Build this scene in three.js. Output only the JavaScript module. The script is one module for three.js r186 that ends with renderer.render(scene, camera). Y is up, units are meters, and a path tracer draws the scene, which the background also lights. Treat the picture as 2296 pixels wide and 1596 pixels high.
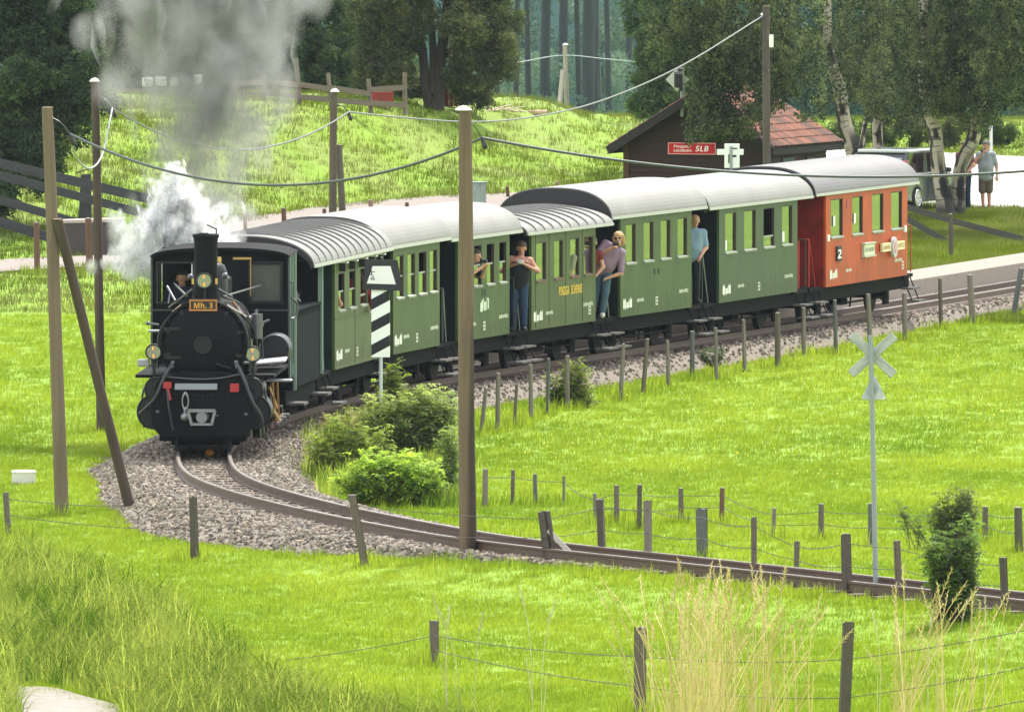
import * as THREE from 'three';
import { mergeGeometries } from 'three/addons/utils/BufferGeometryUtils.js';
import { RoundedBoxGeometry } from 'three/addons/geometries/RoundedBoxGeometry.js';

// ---------- camera, sky, sun, exposure ----------
const FOC = 28000, EYE = 10.6, TILT = Math.atan(1266 / FOC);
const scene = new THREE.Scene();
const camera = new THREE.PerspectiveCamera(2 * Math.atan(798 / FOC) * 180 / Math.PI, 1024 / 711, 5, 4000);
camera.position.set(0, EYE, 0);
camera.rotation.x = -TILT;
camera.focus = 215; camera.userData.fStop = 28;
const renderer = new THREE.WebGLRenderer({ antialias: true });
renderer.setSize(1024, 711);
renderer.toneMapping = THREE.LinearToneMapping;
renderer.toneMappingExposure = 2.3;
renderer.shadowMap.enabled = true;
const SUN = new THREE.Vector3(0.22, 0.82, -0.50).normalize();
{
  const W = 256, H = 128, data = new Float32Array(W * H * 4);
  for (let j = 0; j < H; j++) for (let i = 0; i < W; i++) {
    const el = ((j + 0.5) / H - 0.5) * Math.PI, az = ((i + 0.5) / W - 0.5) * 2 * Math.PI;
    const x = Math.cos(el) * Math.cos(az), y = Math.sin(el), z = Math.cos(el) * Math.sin(az);
    const t = Math.pow(Math.max(0, y), 0.5), c = x * SUN.x + y * SUN.y + z * SUN.z;
    const glow = 0.25 * Math.exp((c - 1) * 6);
    const k = (j * W + i) * 4;
    data[k] = 0.96 - 0.22 * t + glow; data[k + 1] = 0.97 - 0.18 * t + glow; data[k + 2] = 0.97 - 0.10 * t + glow * 0.85; data[k + 3] = 1;
  }
  const sky = new THREE.DataTexture(data, W, H, THREE.RGBAFormat, THREE.FloatType);
  sky.mapping = THREE.EquirectangularReflectionMapping; sky.magFilter = THREE.LinearFilter; sky.needsUpdate = true;
  scene.background = sky; scene.environment = sky;
}
const sun = new THREE.DirectionalLight(new THREE.Color(1, 0.95, 0.86), 3.1);
sun.name = 'sun';
sun.position.set(0, 0, -240).addScaledVector(SUN, 200);
sun.target.position.set(0, 0, -240);
sun.castShadow = true; sun.shadow.radius = 14; sun.shadow.mapSize.set(4096, 4096);
Object.assign(sun.shadow.camera, { left: -70, right: 70, top: 120, bottom: -120, near: 1, far: 500 });
scene.add(sun, sun.target);
scene.fog = new THREE.FogExp2(new THREE.Color(0.72, 0.84, 0.95), 0.00005);

// ---------- helpers ----------
let seed = 7;
const rnd = () => { seed = (seed + 0x6d2b79f5) | 0; let t = Math.imul(seed ^ (seed >>> 15), 1 | seed); t = (t + Math.imul(t ^ (t >>> 7), 61 | t)) ^ t; return ((t ^ (t >>> 14)) >>> 0) / 4294967296; };
const rr = (a, b) => a + (b - a) * rnd();
const V = (x, y, z) => new THREE.Vector3(x, y, z);
const clamp = (x, a, b) => Math.min(b, Math.max(a, x)), lerp = (a, b, t) => a + (b - a) * t;
const sstep = (a, b, x) => { const t = clamp((x - a) / (b - a), 0, 1); return t * t * (3 - 2 * t); };
const h3 = (x, y, z) => { let n = Math.imul(x | 0, 374761393) ^ Math.imul(y | 0, 668265263) ^ Math.imul(z | 0, 2147483647 ^ 0x5bd1e995); n = Math.imul(n ^ (n >>> 13), 1274126177); return ((n ^ (n >>> 16)) >>> 0) / 4294967296; };
function noise(x, y, z = 0) {
  const X = Math.floor(x), Y = Math.floor(y), Z = Math.floor(z), f = (t) => t * t * (3 - 2 * t), u = f(x - X), v = f(y - Y), w = f(z - Z);
  const l = (dz) => lerp(lerp(h3(X, Y, Z + dz), h3(X + 1, Y, Z + dz), u), lerp(h3(X, Y + 1, Z + dz), h3(X + 1, Y + 1, Z + dz), u), v);
  return lerp(l(0), l(1), w);
}
const fbm = (x, y, z = 0, o = 4) => { let s = 0, a = 0.5, t = 0; for (let i = 0; i < o; i++) { s += a * noise(x, y, z); t += a; a *= 0.5; x = x * 2.03 + 11.3; y = y * 2.03 + 5.7; z = z * 2.03 + 3.1; } return s / t; };
const piece = (pts) => (x) => { if (x <= pts[0][0]) return pts[0][1]; for (let i = 1; i < pts.length; i++) if (x <= pts[i][0]) { const t = (x - pts[i - 1][0]) / (pts[i][0] - pts[i - 1][0]); return lerp(pts[i - 1][1], pts[i][1], t * t * (3 - 2 * t)); } return pts[pts.length - 1][1]; };

// surveying: a sight line measured on the photograph (2296 x 1596 scale) -> a place in the world
const cT = Math.cos(TILT), sT = Math.sin(TILT);
const sight = (u, v) => { const x = (u - 1148) / FOC, y = (798 - v) / FOC; return V(x, y * cT - sT, -cT - y * sT); };
const onLevel = (u, v, y = -0.4) => { const r = sight(u, v); return V(0, EYE, 0).addScaledVector(r, (y - EYE) / r.y); };
const atDepth = (u, v, d) => V(0, EYE, 0).addScaledVector(sight(u, v), d);

const used = new Map();
function numbered(name) { const n = used.get(name) ?? 0; used.set(name, n + 1); return n ? `${name}_${String(n).padStart(3, '0')}` : name; }
function tag(o, label, category, group, kind) { if (label) o.userData.label = label; if (category) o.userData.category = category; if (group) o.userData.group = group; if (kind) o.userData.kind = kind; return o; }
function thing(name, label, category, pos = [0, 0, 0], turn = 0, group) {
  const o = new THREE.Group(); o.name = numbered(name); scene.add(o);
  if (pos.isVector3) o.position.copy(pos); else o.position.set(...pos);
  o.rotation.y = turn; return tag(o, label, category, group);
}
const clean = (g) => { const n = g.index ? g.toNonIndexed() : g; for (const k of Object.keys(n.attributes)) if (!['position', 'normal', 'uv', 'color'].includes(k)) n.deleteAttribute(k); if (!n.attributes.uv) n.setAttribute('uv', new THREE.BufferAttribute(new Float32Array(n.attributes.position.count * 2), 2)); return n; };
const merge = (list) => list.length === 1 ? list[0] : mergeGeometries(list.map(clean));
function mesh(name, geos, mat, parent = scene, kind) {
  const m = new THREE.Mesh(Array.isArray(geos) ? merge(geos.flat(9)) : geos, mat);
  m.name = parent === scene ? numbered(name) : name; m.castShadow = m.receiveShadow = true; parent.add(m); if (kind) m.userData.kind = kind; return m;
}
const each = (name, geos, mat, parent) => geos.map((g) => mesh(name, g, mat, parent));
const place = (g, p = [0, 0, 0], r = [0, 0, 0]) => g.applyMatrix4(new THREE.Matrix4().compose(p.isVector3 ? p : V(...p), new THREE.Quaternion().setFromEuler(new THREE.Euler(...r)), V(1, 1, 1)));
const box = (w, h, d, p, r) => place(new THREE.BoxGeometry(w, h, d), p, r);
const rbox = (w, h, d, rad, p, r) => place(new RoundedBoxGeometry(w, h, d, 2, rad), p, r);
const cyl = (r1, r2, h, n, p, r) => place(new THREE.CylinderGeometry(r1, r2, h, n), p, r);
const ball = (r, p, s = [1, 1, 1], n = 14) => place(new THREE.SphereGeometry(r, n, Math.ceil(n * 0.7)).scale(...s), p);
const ring = (R, r, p, rot, n = 24) => place(new THREE.TorusGeometry(R, r, 8, n), p, rot);
const vec = (p) => p.isVector3 ? p : V(...p);
function rod(a, b, r1, r2 = r1, n = 8) {   // a tapered round bar from a to b
  a = vec(a); b = vec(b); const d = b.clone().sub(a), L = d.length(), g = new THREE.CylinderGeometry(r2, r1, L, n, 1);
  g.translate(0, L / 2, 0); g.applyQuaternion(new THREE.Quaternion().setFromUnitVectors(V(0, 1, 0), d.normalize())); return g.translate(a.x, a.y, a.z);
}
function beam(a, b, w, h) {                // a squared bar from a to b
  a = vec(a); b = vec(b); const d = b.clone().sub(a), L = d.length(), g = new THREE.BoxGeometry(w, h, L);
  const m = new THREE.Matrix4().lookAt(b, a, V(0, 1, 0)); m.setPosition(a.clone().add(b).multiplyScalar(0.5)); return g.applyMatrix4(m);
}
const tube = (pts, r, n = 32, s = 6) => new THREE.TubeGeometry(new THREE.CatmullRomCurve3(pts.map(vec)), n, r, s);
function extrude(outline, depth, holes = [], bevel = 0) {
  const s = new THREE.Shape(outline.map(([x, y]) => new THREE.Vector2(x, y)));
  for (const h of holes) s.holes.push(new THREE.Path(h.map(([x, y]) => new THREE.Vector2(x, y))));
  return new THREE.ExtrudeGeometry(s, { depth, bevelEnabled: bevel > 0, bevelSize: bevel, bevelThickness: bevel, bevelSegments: 2, curveSegments: 12 });
}
const rectPath = (x0, y0, x1, y1) => [[x0, y0], [x0, y1], [x1, y1], [x1, y0]];
const lathe = (pts, n = 24) => new THREE.LatheGeometry(pts.map(([r, y]) => new THREE.Vector2(r, y)), n);

function tex(W, H, f, srgb = false, repeat) {      // f(u, v) -> [r, g, b] in 0..1
  const d = new Uint8Array(W * H * 4);
  for (let j = 0; j < H; j++) for (let i = 0; i < W; i++) { const c = f(i / W, j / H, i, j), k = (j * W + i) * 4; d[k] = clamp(c[0], 0, 1) * 255; d[k + 1] = clamp(c[1], 0, 1) * 255; d[k + 2] = clamp(c[2], 0, 1) * 255; d[k + 3] = 255; }
  const t = new THREE.DataTexture(d, W, H, THREE.RGBAFormat); t.magFilter = THREE.LinearFilter; t.wrapS = t.wrapT = THREE.RepeatWrapping; if (srgb) t.colorSpace = THREE.SRGBColorSpace; if (repeat) t.repeat.set(...repeat); t.needsUpdate = true; return t;
}
// noise that closes on itself over 0..1
const loopN = (u, v, fx, fy, o = 3) => { const a = fbm(u * fx, v * fy, 0, o), b = fbm((u - 1) * fx, v * fy, 0, o), c = fbm(u * fx, (v - 1) * fy, 0, o), d = fbm((u - 1) * fx, (v - 1) * fy, 0, o); return lerp(lerp(a, b, u), lerp(c, d, u), v); };
const M = (c, rough = 0.7, o = {}) => { const m = new (o.transmission || o.clearcoat || o.ior || o.specularIntensity !== undefined ? THREE.MeshPhysicalMaterial : THREE.MeshStandardMaterial)({ roughness: rough, side: THREE.DoubleSide, ...o }); m.color.setRGB(...c); return m; };

const woodTex = tex(128, 512, (u, v) => { const g = loopN(u, v, 22, 5), k = 0.55 + 0.55 * loopN(u, v, 40, 3) * g + 0.25 * loopN(u, v, 3, 4); return [k, k * (0.95 + 0.05 * g), k * (0.9 + 0.1 * g)]; });
const paintTex = tex(256, 256, (u, v) => { const a = loopN(u, v, 5, 5, 5), b = loopN(u, v, 40, 4, 4), c = loopN(u, v, 70, 70, 2), k = 0.42 + 0.86 * a + 0.42 * (b - 0.5) + 0.2 * (c - 0.5); return [k * (1 + 0.3 * (a - 0.5)), k, k * (1 - 0.3 * (b - 0.5))]; });
const carTex = tex(512, 512, (u, v) => { const a = loopN(u, v, 6, 6, 5), b = loopN(u, v, 90, 3, 3), c = loopN(u, v, 90, 90, 2), streak = sstep(0.56, 0.50, v) * sstep(0.52, 0.72, b), low = sstep(0.40, 0.23, v), k = 0.55 + 0.6 * a + 0.12 * (c - 0.5) - 0.3 * streak - 0.18 * low * (0.4 + a), w = 0.10 * low * a; return [k * (1 + 0.35 * (a - 0.5)) + w, k + w * 0.85, k * (1 - 0.25 * (a - 0.5)) + w * 0.7]; });
const roofTex = tex(256, 256, (u, v) => { const a = loopN(u, v, 7, 7, 5), b = loopN(u, v, 3, 34, 4), c = loopN(u, v, 60, 60, 2); const k = 0.66 + 0.28 * a + 0.16 * (b - 0.4) + 0.1 * (c - 0.5); return [k, k * (1 - 0.03 * b), k * (1 - 0.08 * b)]; });
const rustTex = tex(256, 256, (u, v) => { const a = loopN(u, v, 9, 9, 5), k = 0.55 + 0.7 * a; return [k, k * lerp(1, 0.86, a), k * lerp(1, 0.76, a)]; });
const bumpTex = tex(256, 256, (u, v) => { const a = loopN(u, v, 14, 14, 5); return [a, a, a]; });
// ---------- the line of the track ----------
const LINE = [[14.5, -148], [11, -156], [6.74, -164.4], [4.4, -168.6], [2.3, -172.4], [0.5, -175.6], [-0.95, -178.9], [-3.1, -186], [-4.5, -193], [-4.95, -200], [-4.85, -205.5], [-4.3, -211.5], [-3.6, -216.5], [-2.7, -221.3], [-1.5, -226.2], [0.1, -231.8], [2.1, -238.4], [4.5, -246.5], [7.1, -255.5], [10.6, -268], [20, -302], [27, -330]];
const ROUTE = [];
{
  const c = new THREE.CatmullRomCurve3(LINE.map(([x, z]) => V(x, 0, z)), false, 'catmullrom', 0.5);
  let s = 0, last = null; const raw = [];
  for (let i = 0; i <= 4000; i++) { const p = c.getPoint(i / 4000); if (last) s += p.distanceTo(last); raw.push([s, p]); last = p; }
  for (let k = 0, i = 0; k * 0.1 < s; k++) { while (raw[i + 1][0] < k * 0.1) i++; const t = (k * 0.1 - raw[i][0]) / (raw[i + 1][0] - raw[i][0]); ROUTE.push(raw[i][1].clone().lerp(raw[i + 1][1], t)); }
}
const S_END = (ROUTE.length - 1) * 0.1;
const along = (s) => { const k = clamp(s / 0.1, 0, ROUTE.length - 1.001), i = Math.floor(k); return ROUTE[i].clone().lerp(ROUTE[i + 1], k - i); };
const heading = (s) => along(s + 0.6).sub(along(s - 0.6)).normalize();          // away from the camera
const beside = (s, off, y = 0) => { const t = heading(s); return along(s).add(V(-t.z * off, y, t.x * off)); };   // off > 0: to the right, looking away
function nearLine(x, z) {                                                      // [arc length, offset to the right]
  let a = 0, b = ROUTE.length - 1; while (b - a > 1) { const m = (a + b) >> 1; if (ROUTE[m].z > z) a = m; else b = m; }
  let best = 1e9, at = a; for (let i = Math.max(0, a - 60); i < Math.min(ROUTE.length, a + 60); i += 2) { const dx = ROUTE[i].x - x, dz = ROUTE[i].z - z, d = dx * dx + dz * dz; if (d < best) { best = d; at = i; } }
  const t = heading(at * 0.1), dx = x - ROUTE[at].x, dz = z - ROUTE[at].z; return [at * 0.1, -t.z * dx + t.x * dz];
}
const S_LOCO = nearLine(-4.95, -200)[0];     // the front beam of the engine stands here
const SB = S_LOCO - 56.2;                    // shift between this arc length and the survey table

// ---------- terrain ----------
const leftOf = piece([[0, 0.60], [24, 0.62], [31, 1.0], [37, 2.0], [42, 2.5], [48, 1.9], [54, 1.75], [60, 2.0], [130, 2.2]]), rightOf = piece([[0, 0.95], [28, 1.0], [36, 1.4], [45, 1.9], [60, 1.9], [78, 1.85], [100, 1.7], [112, 1.25], [130, 1.2]]);
const bankFoot = piece([[-14, 280], [-11.6, 283], [-8.4, 290], [-6.9, 311], [-5.1, 321], [-1.7, 330], [2.2, 336], [6, 352], [9, 368], [16, 366]]);
const bankTop = piece([[-13, 331], [-6, 338], [0, 354], [3, 366], [9, 396], [15, 396]]);
const bankRise = piece([[-13, 2.45], [-6, 2.35], [0, 1.85], [3, 1.05], [9, 0.2], [15, 0.2]]);
function ground(x, z) {
  const d = -z;
  let h = lerp(-0.42, -0.1, sstep(258, 280, d));
  h += 0.05 * (fbm(x * 0.35, z * 0.18, 2.2, 3) - 0.5);
  const f = bankFoot(x), t = bankTop(x), r = bankRise(x);
  if (d > f) h += r * sstep(0, 1, (d - f) / (t - f)) + 0.5 * (fbm(x * 0.7, z * 0.3, 9.1, 3) - 0.5) * sstep(0, 6, d - f) * (r > 0.5 ? 1 : 0.15);
  if (d > t + 4) h -= 0.035 * (Math.min(d, t + 170) - t - 4);
  if (d < 345) { const [sA, off] = nearLine(x, z), o = Math.abs(off), e = off < 0 ? leftOf(sA - SB) : rightOf(sA - SB); if (d < 182 && o > 0.75) h = lerp(h, Math.max(h, off < 0 ? -0.17 : -0.27), (1 - sstep(27, 40, sA)) * (1 - sstep(1.5, 3.5, o))); h -= 0.28 * (1 - sstep(e - 0.35, e + 0.05, o)); }
  if (d < 156) h += 0.3 * (1 - sstep(138, 156, d));
  return h;
}
const lines = (list) => { const out = []; for (const [a, b, step] of list) for (let x = a; x < b - 1e-6; x += step) out.push(x); out.push(list[list.length - 1][1]); return out; };
{
  const xs = lines([[-1500, -200, 260], [-200, -40, 20], [-40, -17, 2], [-17, 19, 0.4], [19, 60, 2], [60, 200, 20], [200, 1500, 260]]);
  const zs = lines([[-3000, -800, 400], [-800, -520, 20], [-520, -420, 4], [-420, -140, 0.8], [-140, -40, 10], [-40, 400, 110]]);
  const n = xs.length, pos = new Float32Array(n * zs.length * 3), col = new Float32Array(n * zs.length * 3), uv = new Float32Array(n * zs.length * 2), idx = [];
  const c = new THREE.Color();
  zs.forEach((z, j) => xs.forEach((x, i) => {
    const k = j * n + i; pos.set([x, ground(x, z), z], k * 3); uv.set([x / 1.7, z / 1.7], k * 2);
    const a = fbm(x * 0.5, z * 0.25, 1.5, 4), b = fbm(x * 1.9, z * 0.9, 4.5, 3);
    c.setRGB(lerp(0.13, 0.21, a) + 0.03 * (b - 0.5), lerp(0.235, 0.32, a) + 0.03 * (b - 0.5), lerp(0.008, 0.014, b));
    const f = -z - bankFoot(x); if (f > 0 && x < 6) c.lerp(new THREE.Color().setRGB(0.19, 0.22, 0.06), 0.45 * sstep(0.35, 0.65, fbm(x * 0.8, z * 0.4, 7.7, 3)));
    col.set([c.r, c.g, c.b], k * 3);
  }));
  for (let j = 0; j < zs.length - 1; j++) for (let i = 0; i < n - 1; i++) { const a = j * n + i; idx.push(a, a + n, a + 1, a + 1, a + n, a + n + 1); }
  const g = new THREE.BufferGeometry();
  g.setAttribute('position', new THREE.BufferAttribute(pos, 3)); g.setAttribute('color', new THREE.BufferAttribute(col, 3)); g.setAttribute('uv', new THREE.BufferAttribute(uv, 2)); g.setIndex(idx); g.computeVertexNormals();
  const grain = tex(256, 256, (u, v) => { const a = loopN(u, v, 24, 24, 4); const k = 0.6 + 0.75 * a; return [k, k, k]; });
  mesh('meadow_ground', g, M([1, 1, 1], 1, { vertexColors: true, map: grain, bumpMap: bumpTex, bumpScale: 0.03 }), scene, 'structure');
}
// a sheet laid over the ground between two lines of points
function sheet(name, upper, lower, mat, lift = 0.04, nA = 60, nB = 10, fixedY) {
  const cu = new THREE.CatmullRomCurve3(upper), cl = new THREE.CatmullRomCurve3(lower), pos = [], uv = [], idx = [];
  for (let i = 0; i <= nA; i++) { const a = cu.getPoint(i / nA), b = cl.getPoint(i / nA); for (let j = 0; j <= nB; j++) { const p = a.clone().lerp(b, j / nB); pos.push(p.x, fixedY ?? (ground(p.x, p.z) + lift), p.z); uv.push(p.x / 2.3, p.z / 2.3); } }
  for (let i = 0; i < nA; i++) for (let j = 0; j < nB; j++) { const k = i * (nB + 1) + j; idx.push(k, k + nB + 1, k + 1, k + 1, k + nB + 1, k + nB + 2); }
  const g = new THREE.BufferGeometry(); g.setAttribute('position', new THREE.Float32BufferAttribute(pos, 3)); g.setAttribute('uv', new THREE.Float32BufferAttribute(uv, 2)); g.setIndex(idx); g.computeVertexNormals();
  if (g.attributes.normal.array[1] < 0) { g.index.array.reverse(); g.computeVertexNormals(); }
  return mesh(name, g, mat, scene, 'structure');
}
const gravelTex = tex(512, 512, (u, v) => { const a = loopN(u, v, 60, 60, 3), b = loopN(u, v, 6, 6, 4), k = 0.55 + 0.55 * a + 0.25 * (b - 0.5); return [k, k * 0.97, k * 0.92]; });
const gravelMat = M([0.27, 0.235, 0.215], 1, { map: gravelTex, bumpMap: bumpTex, bumpScale: 0.02 });
const L = (list, y = -0.1) => list.map(([u, v]) => onLevel(u, v, y));
sheet('gravel_road', L([[-260, 610], [0, 588], [330, 566], [520, 500], [700, 468], [1000, 441], [1330, 427], [1500, 420]]), L([[-260, 632], [0, 613], [330, 592], [520, 566], [700, 545], [1000, 510], [1330, 478], [1500, 470]]), gravelMat);
const paleTex = tex(256, 256, (u, v) => { const a = loopN(u, v, 8, 8, 5), b = loopN(u, v, 50, 50, 2), k = 0.72 + 0.22 * a + 0.12 * b; return [k, k * 0.985, k * 0.955]; });
sheet('parking_area', L([[1560, 352], [1700, 344], [1840, 338], [2000, 340], [2296, 354], [2700, 366]]), L([[1560, 440], [1700, 450], [1840, 455], [2000, 462], [2296, 471], [2700, 480]]), M([0.50, 0.485, 0.46], 0.95, { map: paleTex }), 0.04);
sheet('gravel_path', L([[-80, 1590], [20, 1556], [90, 1554], [180, 1580], [262, 1612]], -0.42), L([[-80, 1660], [30, 1660], [130, 1662], [200, 1664], [275, 1666]], -0.42), M([0.30, 0.27, 0.25], 1, { map: gravelTex }), 0.05);

// ---------- ballast, sleepers, rails, platform ----------
const ballastY = (off, s) => { const e = off < 0 ? leftOf(s - SB) : rightOf(s - SB), o = Math.abs(off); const c = Math.min(1.15, e - 0.25); return o < c ? -0.17 : lerp(-0.17, -0.50, sstep(0, 1, (o - c) / (e - c))); };
{
  const pos = [], uv = [], idx = [], K = 18, N = Math.floor(S_END / 0.5);
  for (let i = 0; i <= N; i++) { const s = i * 0.5; for (let k = 0; k <= K; k++) { const q = k / K * 2 - 1, off = q < 0 ? q * (leftOf(s - SB) + 0.15) : q * (rightOf(s - SB) + 0.15), p = beside(s, off); pos.push(p.x, ballastY(off, s) + 0.05 * (noise(p.x * 3, p.z * 3) - 0.5), p.z); uv.push(p.x / 1.3, p.z / 1.3); } }
  for (let i = 0; i < N; i++) for (let k = 0; k < K; k++) { const a = i * (K + 1) + k; idx.push(a, a + 1, a + K + 1, a + 1, a + K + 2, a + K + 1); }
  const g = new THREE.BufferGeometry(); g.setAttribute('position', new THREE.Float32BufferAttribute(pos, 3)); g.setAttribute('uv', new THREE.Float32BufferAttribute(uv, 2)); g.setIndex(idx); g.computeVertexNormals();
  mesh('ballast_bed', g, M([0.21, 0.18, 0.155], 1, { map: gravelTex, bumpMap: bumpTex, bumpScale: 0.05 }), scene, 'structure');
}
{
  const t = thing('railway_track', 'narrow gauge railway track curving under the train and out at right', 'railway track', [0, 0, 0]); t.userData.kind = 'structure'; delete t.userData.category;
  const prof = [[-0.055, -0.14], [0.055, -0.14], [0.055, -0.128], [0.012, -0.115], [0.012, -0.04], [0.033, -0.03], [0.033, -0.004], [0.026, 0], [-0.026, 0], [-0.033, -0.004], [-0.033, -0.03], [-0.012, -0.04], [-0.012, -0.115], [-0.055, -0.128]];
  const railMat = M([0.115, 0.078, 0.055], 0.55, { map: rustTex, metalness: 0.25 }), topMat = M([0.34, 0.32, 0.31], 0.35, { metalness: 0.9 });
  for (const side of [-0.413, 0.413]) {
    const pos = [], idx = [], uv = [], n = prof.length, N = Math.floor(S_END / 0.4), top = [], ti = [];
    for (let i = 0; i <= N; i++) { const s = i * 0.4, w = heading(s), c = along(s); prof.forEach(([o, y], k) => { pos.push(c.x - w.z * (side + o), y, c.z + w.x * (side + o)); uv.push(k / n, s); }); for (const o of [-0.02, 0.02]) top.push(c.x - w.z * (side + o), 0.0035, c.z + w.x * (side + o)); }
    for (let i = 0; i < N; i++) { for (let k = 0; k < n; k++) { const a = i * n + k, b = i * n + (k + 1) % n; idx.push(a, a + n, b, b, a + n, b + n); } const a = i * 2; ti.push(a, a + 1, a + 2, a + 1, a + 3, a + 2); }
    const g = new THREE.BufferGeometry(); g.setAttribute('position', new THREE.Float32BufferAttribute(pos, 3)); g.setAttribute('uv', new THREE.Float32BufferAttribute(uv, 2)); g.setIndex(idx);
    const f = g.toNonIndexed(); f.computeVertexNormals(); const r = mesh('rail', f, railMat, t);
    const tg = new THREE.BufferGeometry(); tg.setAttribute('position', new THREE.Float32BufferAttribute(top, 3)); tg.setIndex(ti); tg.computeVertexNormals(); mesh('running_surface', tg, topMat, r);
  }
  const sl = []; for (let s = 1; s < S_END - 1; s += 0.68) { const p = along(s), w = heading(s); sl.push(box(1.5 + rr(-0.05, 0.05), 0.14, 0.2, [p.x, -0.205, p.z], [0, Math.atan2(-w.x, -w.z) + rr(-0.03, 0.03), 0])); }
  mesh('sleeper', sl, M([0.16, 0.125, 0.10], 0.95, { map: woodTex }), t, 'stuff');
}
// stones of the ballast: nobody could count them
{
  const g = new THREE.IcosahedronGeometry(0.029, 0); const p = g.attributes.position; for (let i = 0; i < p.count; i++) { const k = 0.72 + 0.5 * h3(Math.round(p.getX(i) * 900), Math.round(p.getY(i) * 900), Math.round(p.getZ(i) * 900)); p.setXYZ(i, p.getX(i) * k * 1.25, p.getY(i) * k * 0.8, p.getZ(i) * k); } g.computeVertexNormals();
  const N = 62000, im = new THREE.InstancedMesh(g, M([1, 1, 1], 0.95), N), m = new THREE.Matrix4(), q = new THREE.Quaternion(), c = new THREE.Color();
  let n = 0; while (n < N) { const s = SB + (rnd() < 0.72 ? rr(12, 66) : rr(66, 136)), q0 = rr(-1, 1), off = q0 * (q0 < 0 ? leftOf(s - SB) + 0.25 : rightOf(s - SB) + 0.25); if (s < 0.2 || Math.abs(Math.abs(off) - 0.413) < 0.075) continue; const P = beside(s, off), k = rr(0.55, 1.35); q.setFromEuler(new THREE.Euler(rr(0, 6), rr(0, 6), rr(0, 6))); m.compose(V(P.x, ballastY(off, s) + rr(-0.01, 0.03) - (Math.abs(off) < 0.36 ? 0.01 : 0), P.z), q, V(k, k, k)); im.setMatrixAt(n, m); const a = rr(0.11, 0.40) * (rnd() < 0.08 ? 1.4 : 1), w = rnd(); c.setRGB(a * 0.86, a * lerp(0.66, 0.78, w), a * lerp(0.48, 0.66, w)); im.setColorAt(n++, c); }
  im.name = 'ballast_stones'; tag(im, 'loose grey and brown ballast stones along the track', 'gravel', null, 'stuff'); im.castShadow = im.receiveShadow = true; scene.add(im);
}
{
  const t = thing('station_platform', 'low pale concrete platform edge beyond the red carriage', 'platform'); t.userData.kind = 'structure';
  const lay = (a, b, off0, off1, y0, y1) => { const pos = [], idx = [], uv = [], N = 40; for (let i = 0; i <= N; i++) { const s = lerp(a, b, i / N); for (const [o, y] of [[off0, y0], [off0, y1], [off1, y1], [off1, y0]]) { const p = beside(s, o); pos.push(p.x, y, p.z); uv.push(s / 2, o + y); } } for (let i = 0; i < N; i++) for (let k = 0; k < 3; k++) { const c = i * 4 + k; idx.push(c, c + 4, c + 1, c + 1, c + 4, c + 5); } for (const c of [0, N * 4]) idx.push(c, c + 1, c + 2, c, c + 2, c + 3); const g = new THREE.BufferGeometry(); g.setAttribute('position', new THREE.Float32BufferAttribute(pos, 3)); g.setAttribute('uv', new THREE.Float32BufferAttribute(uv, 2)); g.setIndex(idx); const f = g.toNonIndexed(); f.computeVertexNormals(); return f; };
  mesh('slab', lay(SB + 92, SB + 150, -1.42, -3.0, -0.5, 0.16), M([0.27, 0.235, 0.195], 0.95, { map: paleTex }), t);
  mesh('edge_stone', lay(SB + 92, SB + 150, -1.36, -1.62, -0.48, 0.2), M([0.25, 0.215, 0.18], 0.9, { map: paleTex }), t);
}
// ---------- the train ----------
const onTrack = (s0, s1) => { const a = beside(s0, 0), b = beside(s1, 0), f = a.clone().sub(b); return { pos: a.clone().add(b).multiplyScalar(0.5), turn: Math.atan2(f.x, f.z), len: f.length() }; };
const ironMat = M([0.012, 0.013, 0.015], 0.55, { map: paintTex, metalness: 0.2 }), darkMat = M([0.006, 0.006, 0.0065], 0.9, { specularIntensity: 0.25 }), wheelMat = M([0.010, 0.0095, 0.009], 0.7, { specularIntensity: 0.4 });
const paleWood = M([0.10, 0.095, 0.09], 0.9, { map: woodTex }), jambShadeMat = M([0.045, 0.026, 0.018], 0.7), sillMat = M([0.30, 0.31, 0.27], 0.6);
const paneMat = new THREE.MeshPhysicalMaterial({ transmission: 1, thickness: 0, roughness: 0.03, ior: 2.1, side: THREE.DoubleSide }); paneMat.color.setRGB(0.75, 0.82, 0.72);
const innerMat = M([0.10, 0.075, 0.05], 0.9), brass = M([0.55, 0.36, 0.12], 0.35, { metalness: 0.85 }), whiteMat = M([0.78, 0.78, 0.74], 0.6), railGrey = M([0.24, 0.27, 0.27], 0.5, { metalness: 0.2 });
const sideTurn = (g) => g.rotateY(Math.PI / 2);      // outline drawn as (-z, y) -> a wall facing +x
function lettering(W, H, draw) {
  const c = document.createElement('canvas'); c.width = W; c.height = H; const x = c.getContext('2d'); x.clearRect(0, 0, W, H); draw(x, W, H);
  const t = new THREE.CanvasTexture(c); t.colorSpace = THREE.SRGBColorSpace; return t;
}
function print(name, w, h, texture, parent, p, turn = Math.PI / 2, opaque = false) {
  const g = new THREE.PlaneGeometry(w, h); const m = new THREE.MeshStandardMaterial({ map: texture, roughness: 0.7, side: THREE.DoubleSide, ...(opaque ? {} : { transparent: true, alphaTest: 0.35 }) });
  const o = mesh(name, g, m, parent); o.position.set(...p); o.rotation.y = turn; return o;
}
const words = (text, font, color, W = 512, H = 128) => lettering(W, H, (x) => { x.fillStyle = color; x.font = font; x.textAlign = 'center'; x.textBaseline = 'middle'; x.fillText(text, W / 2, H / 2, W * 0.98); });
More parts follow.
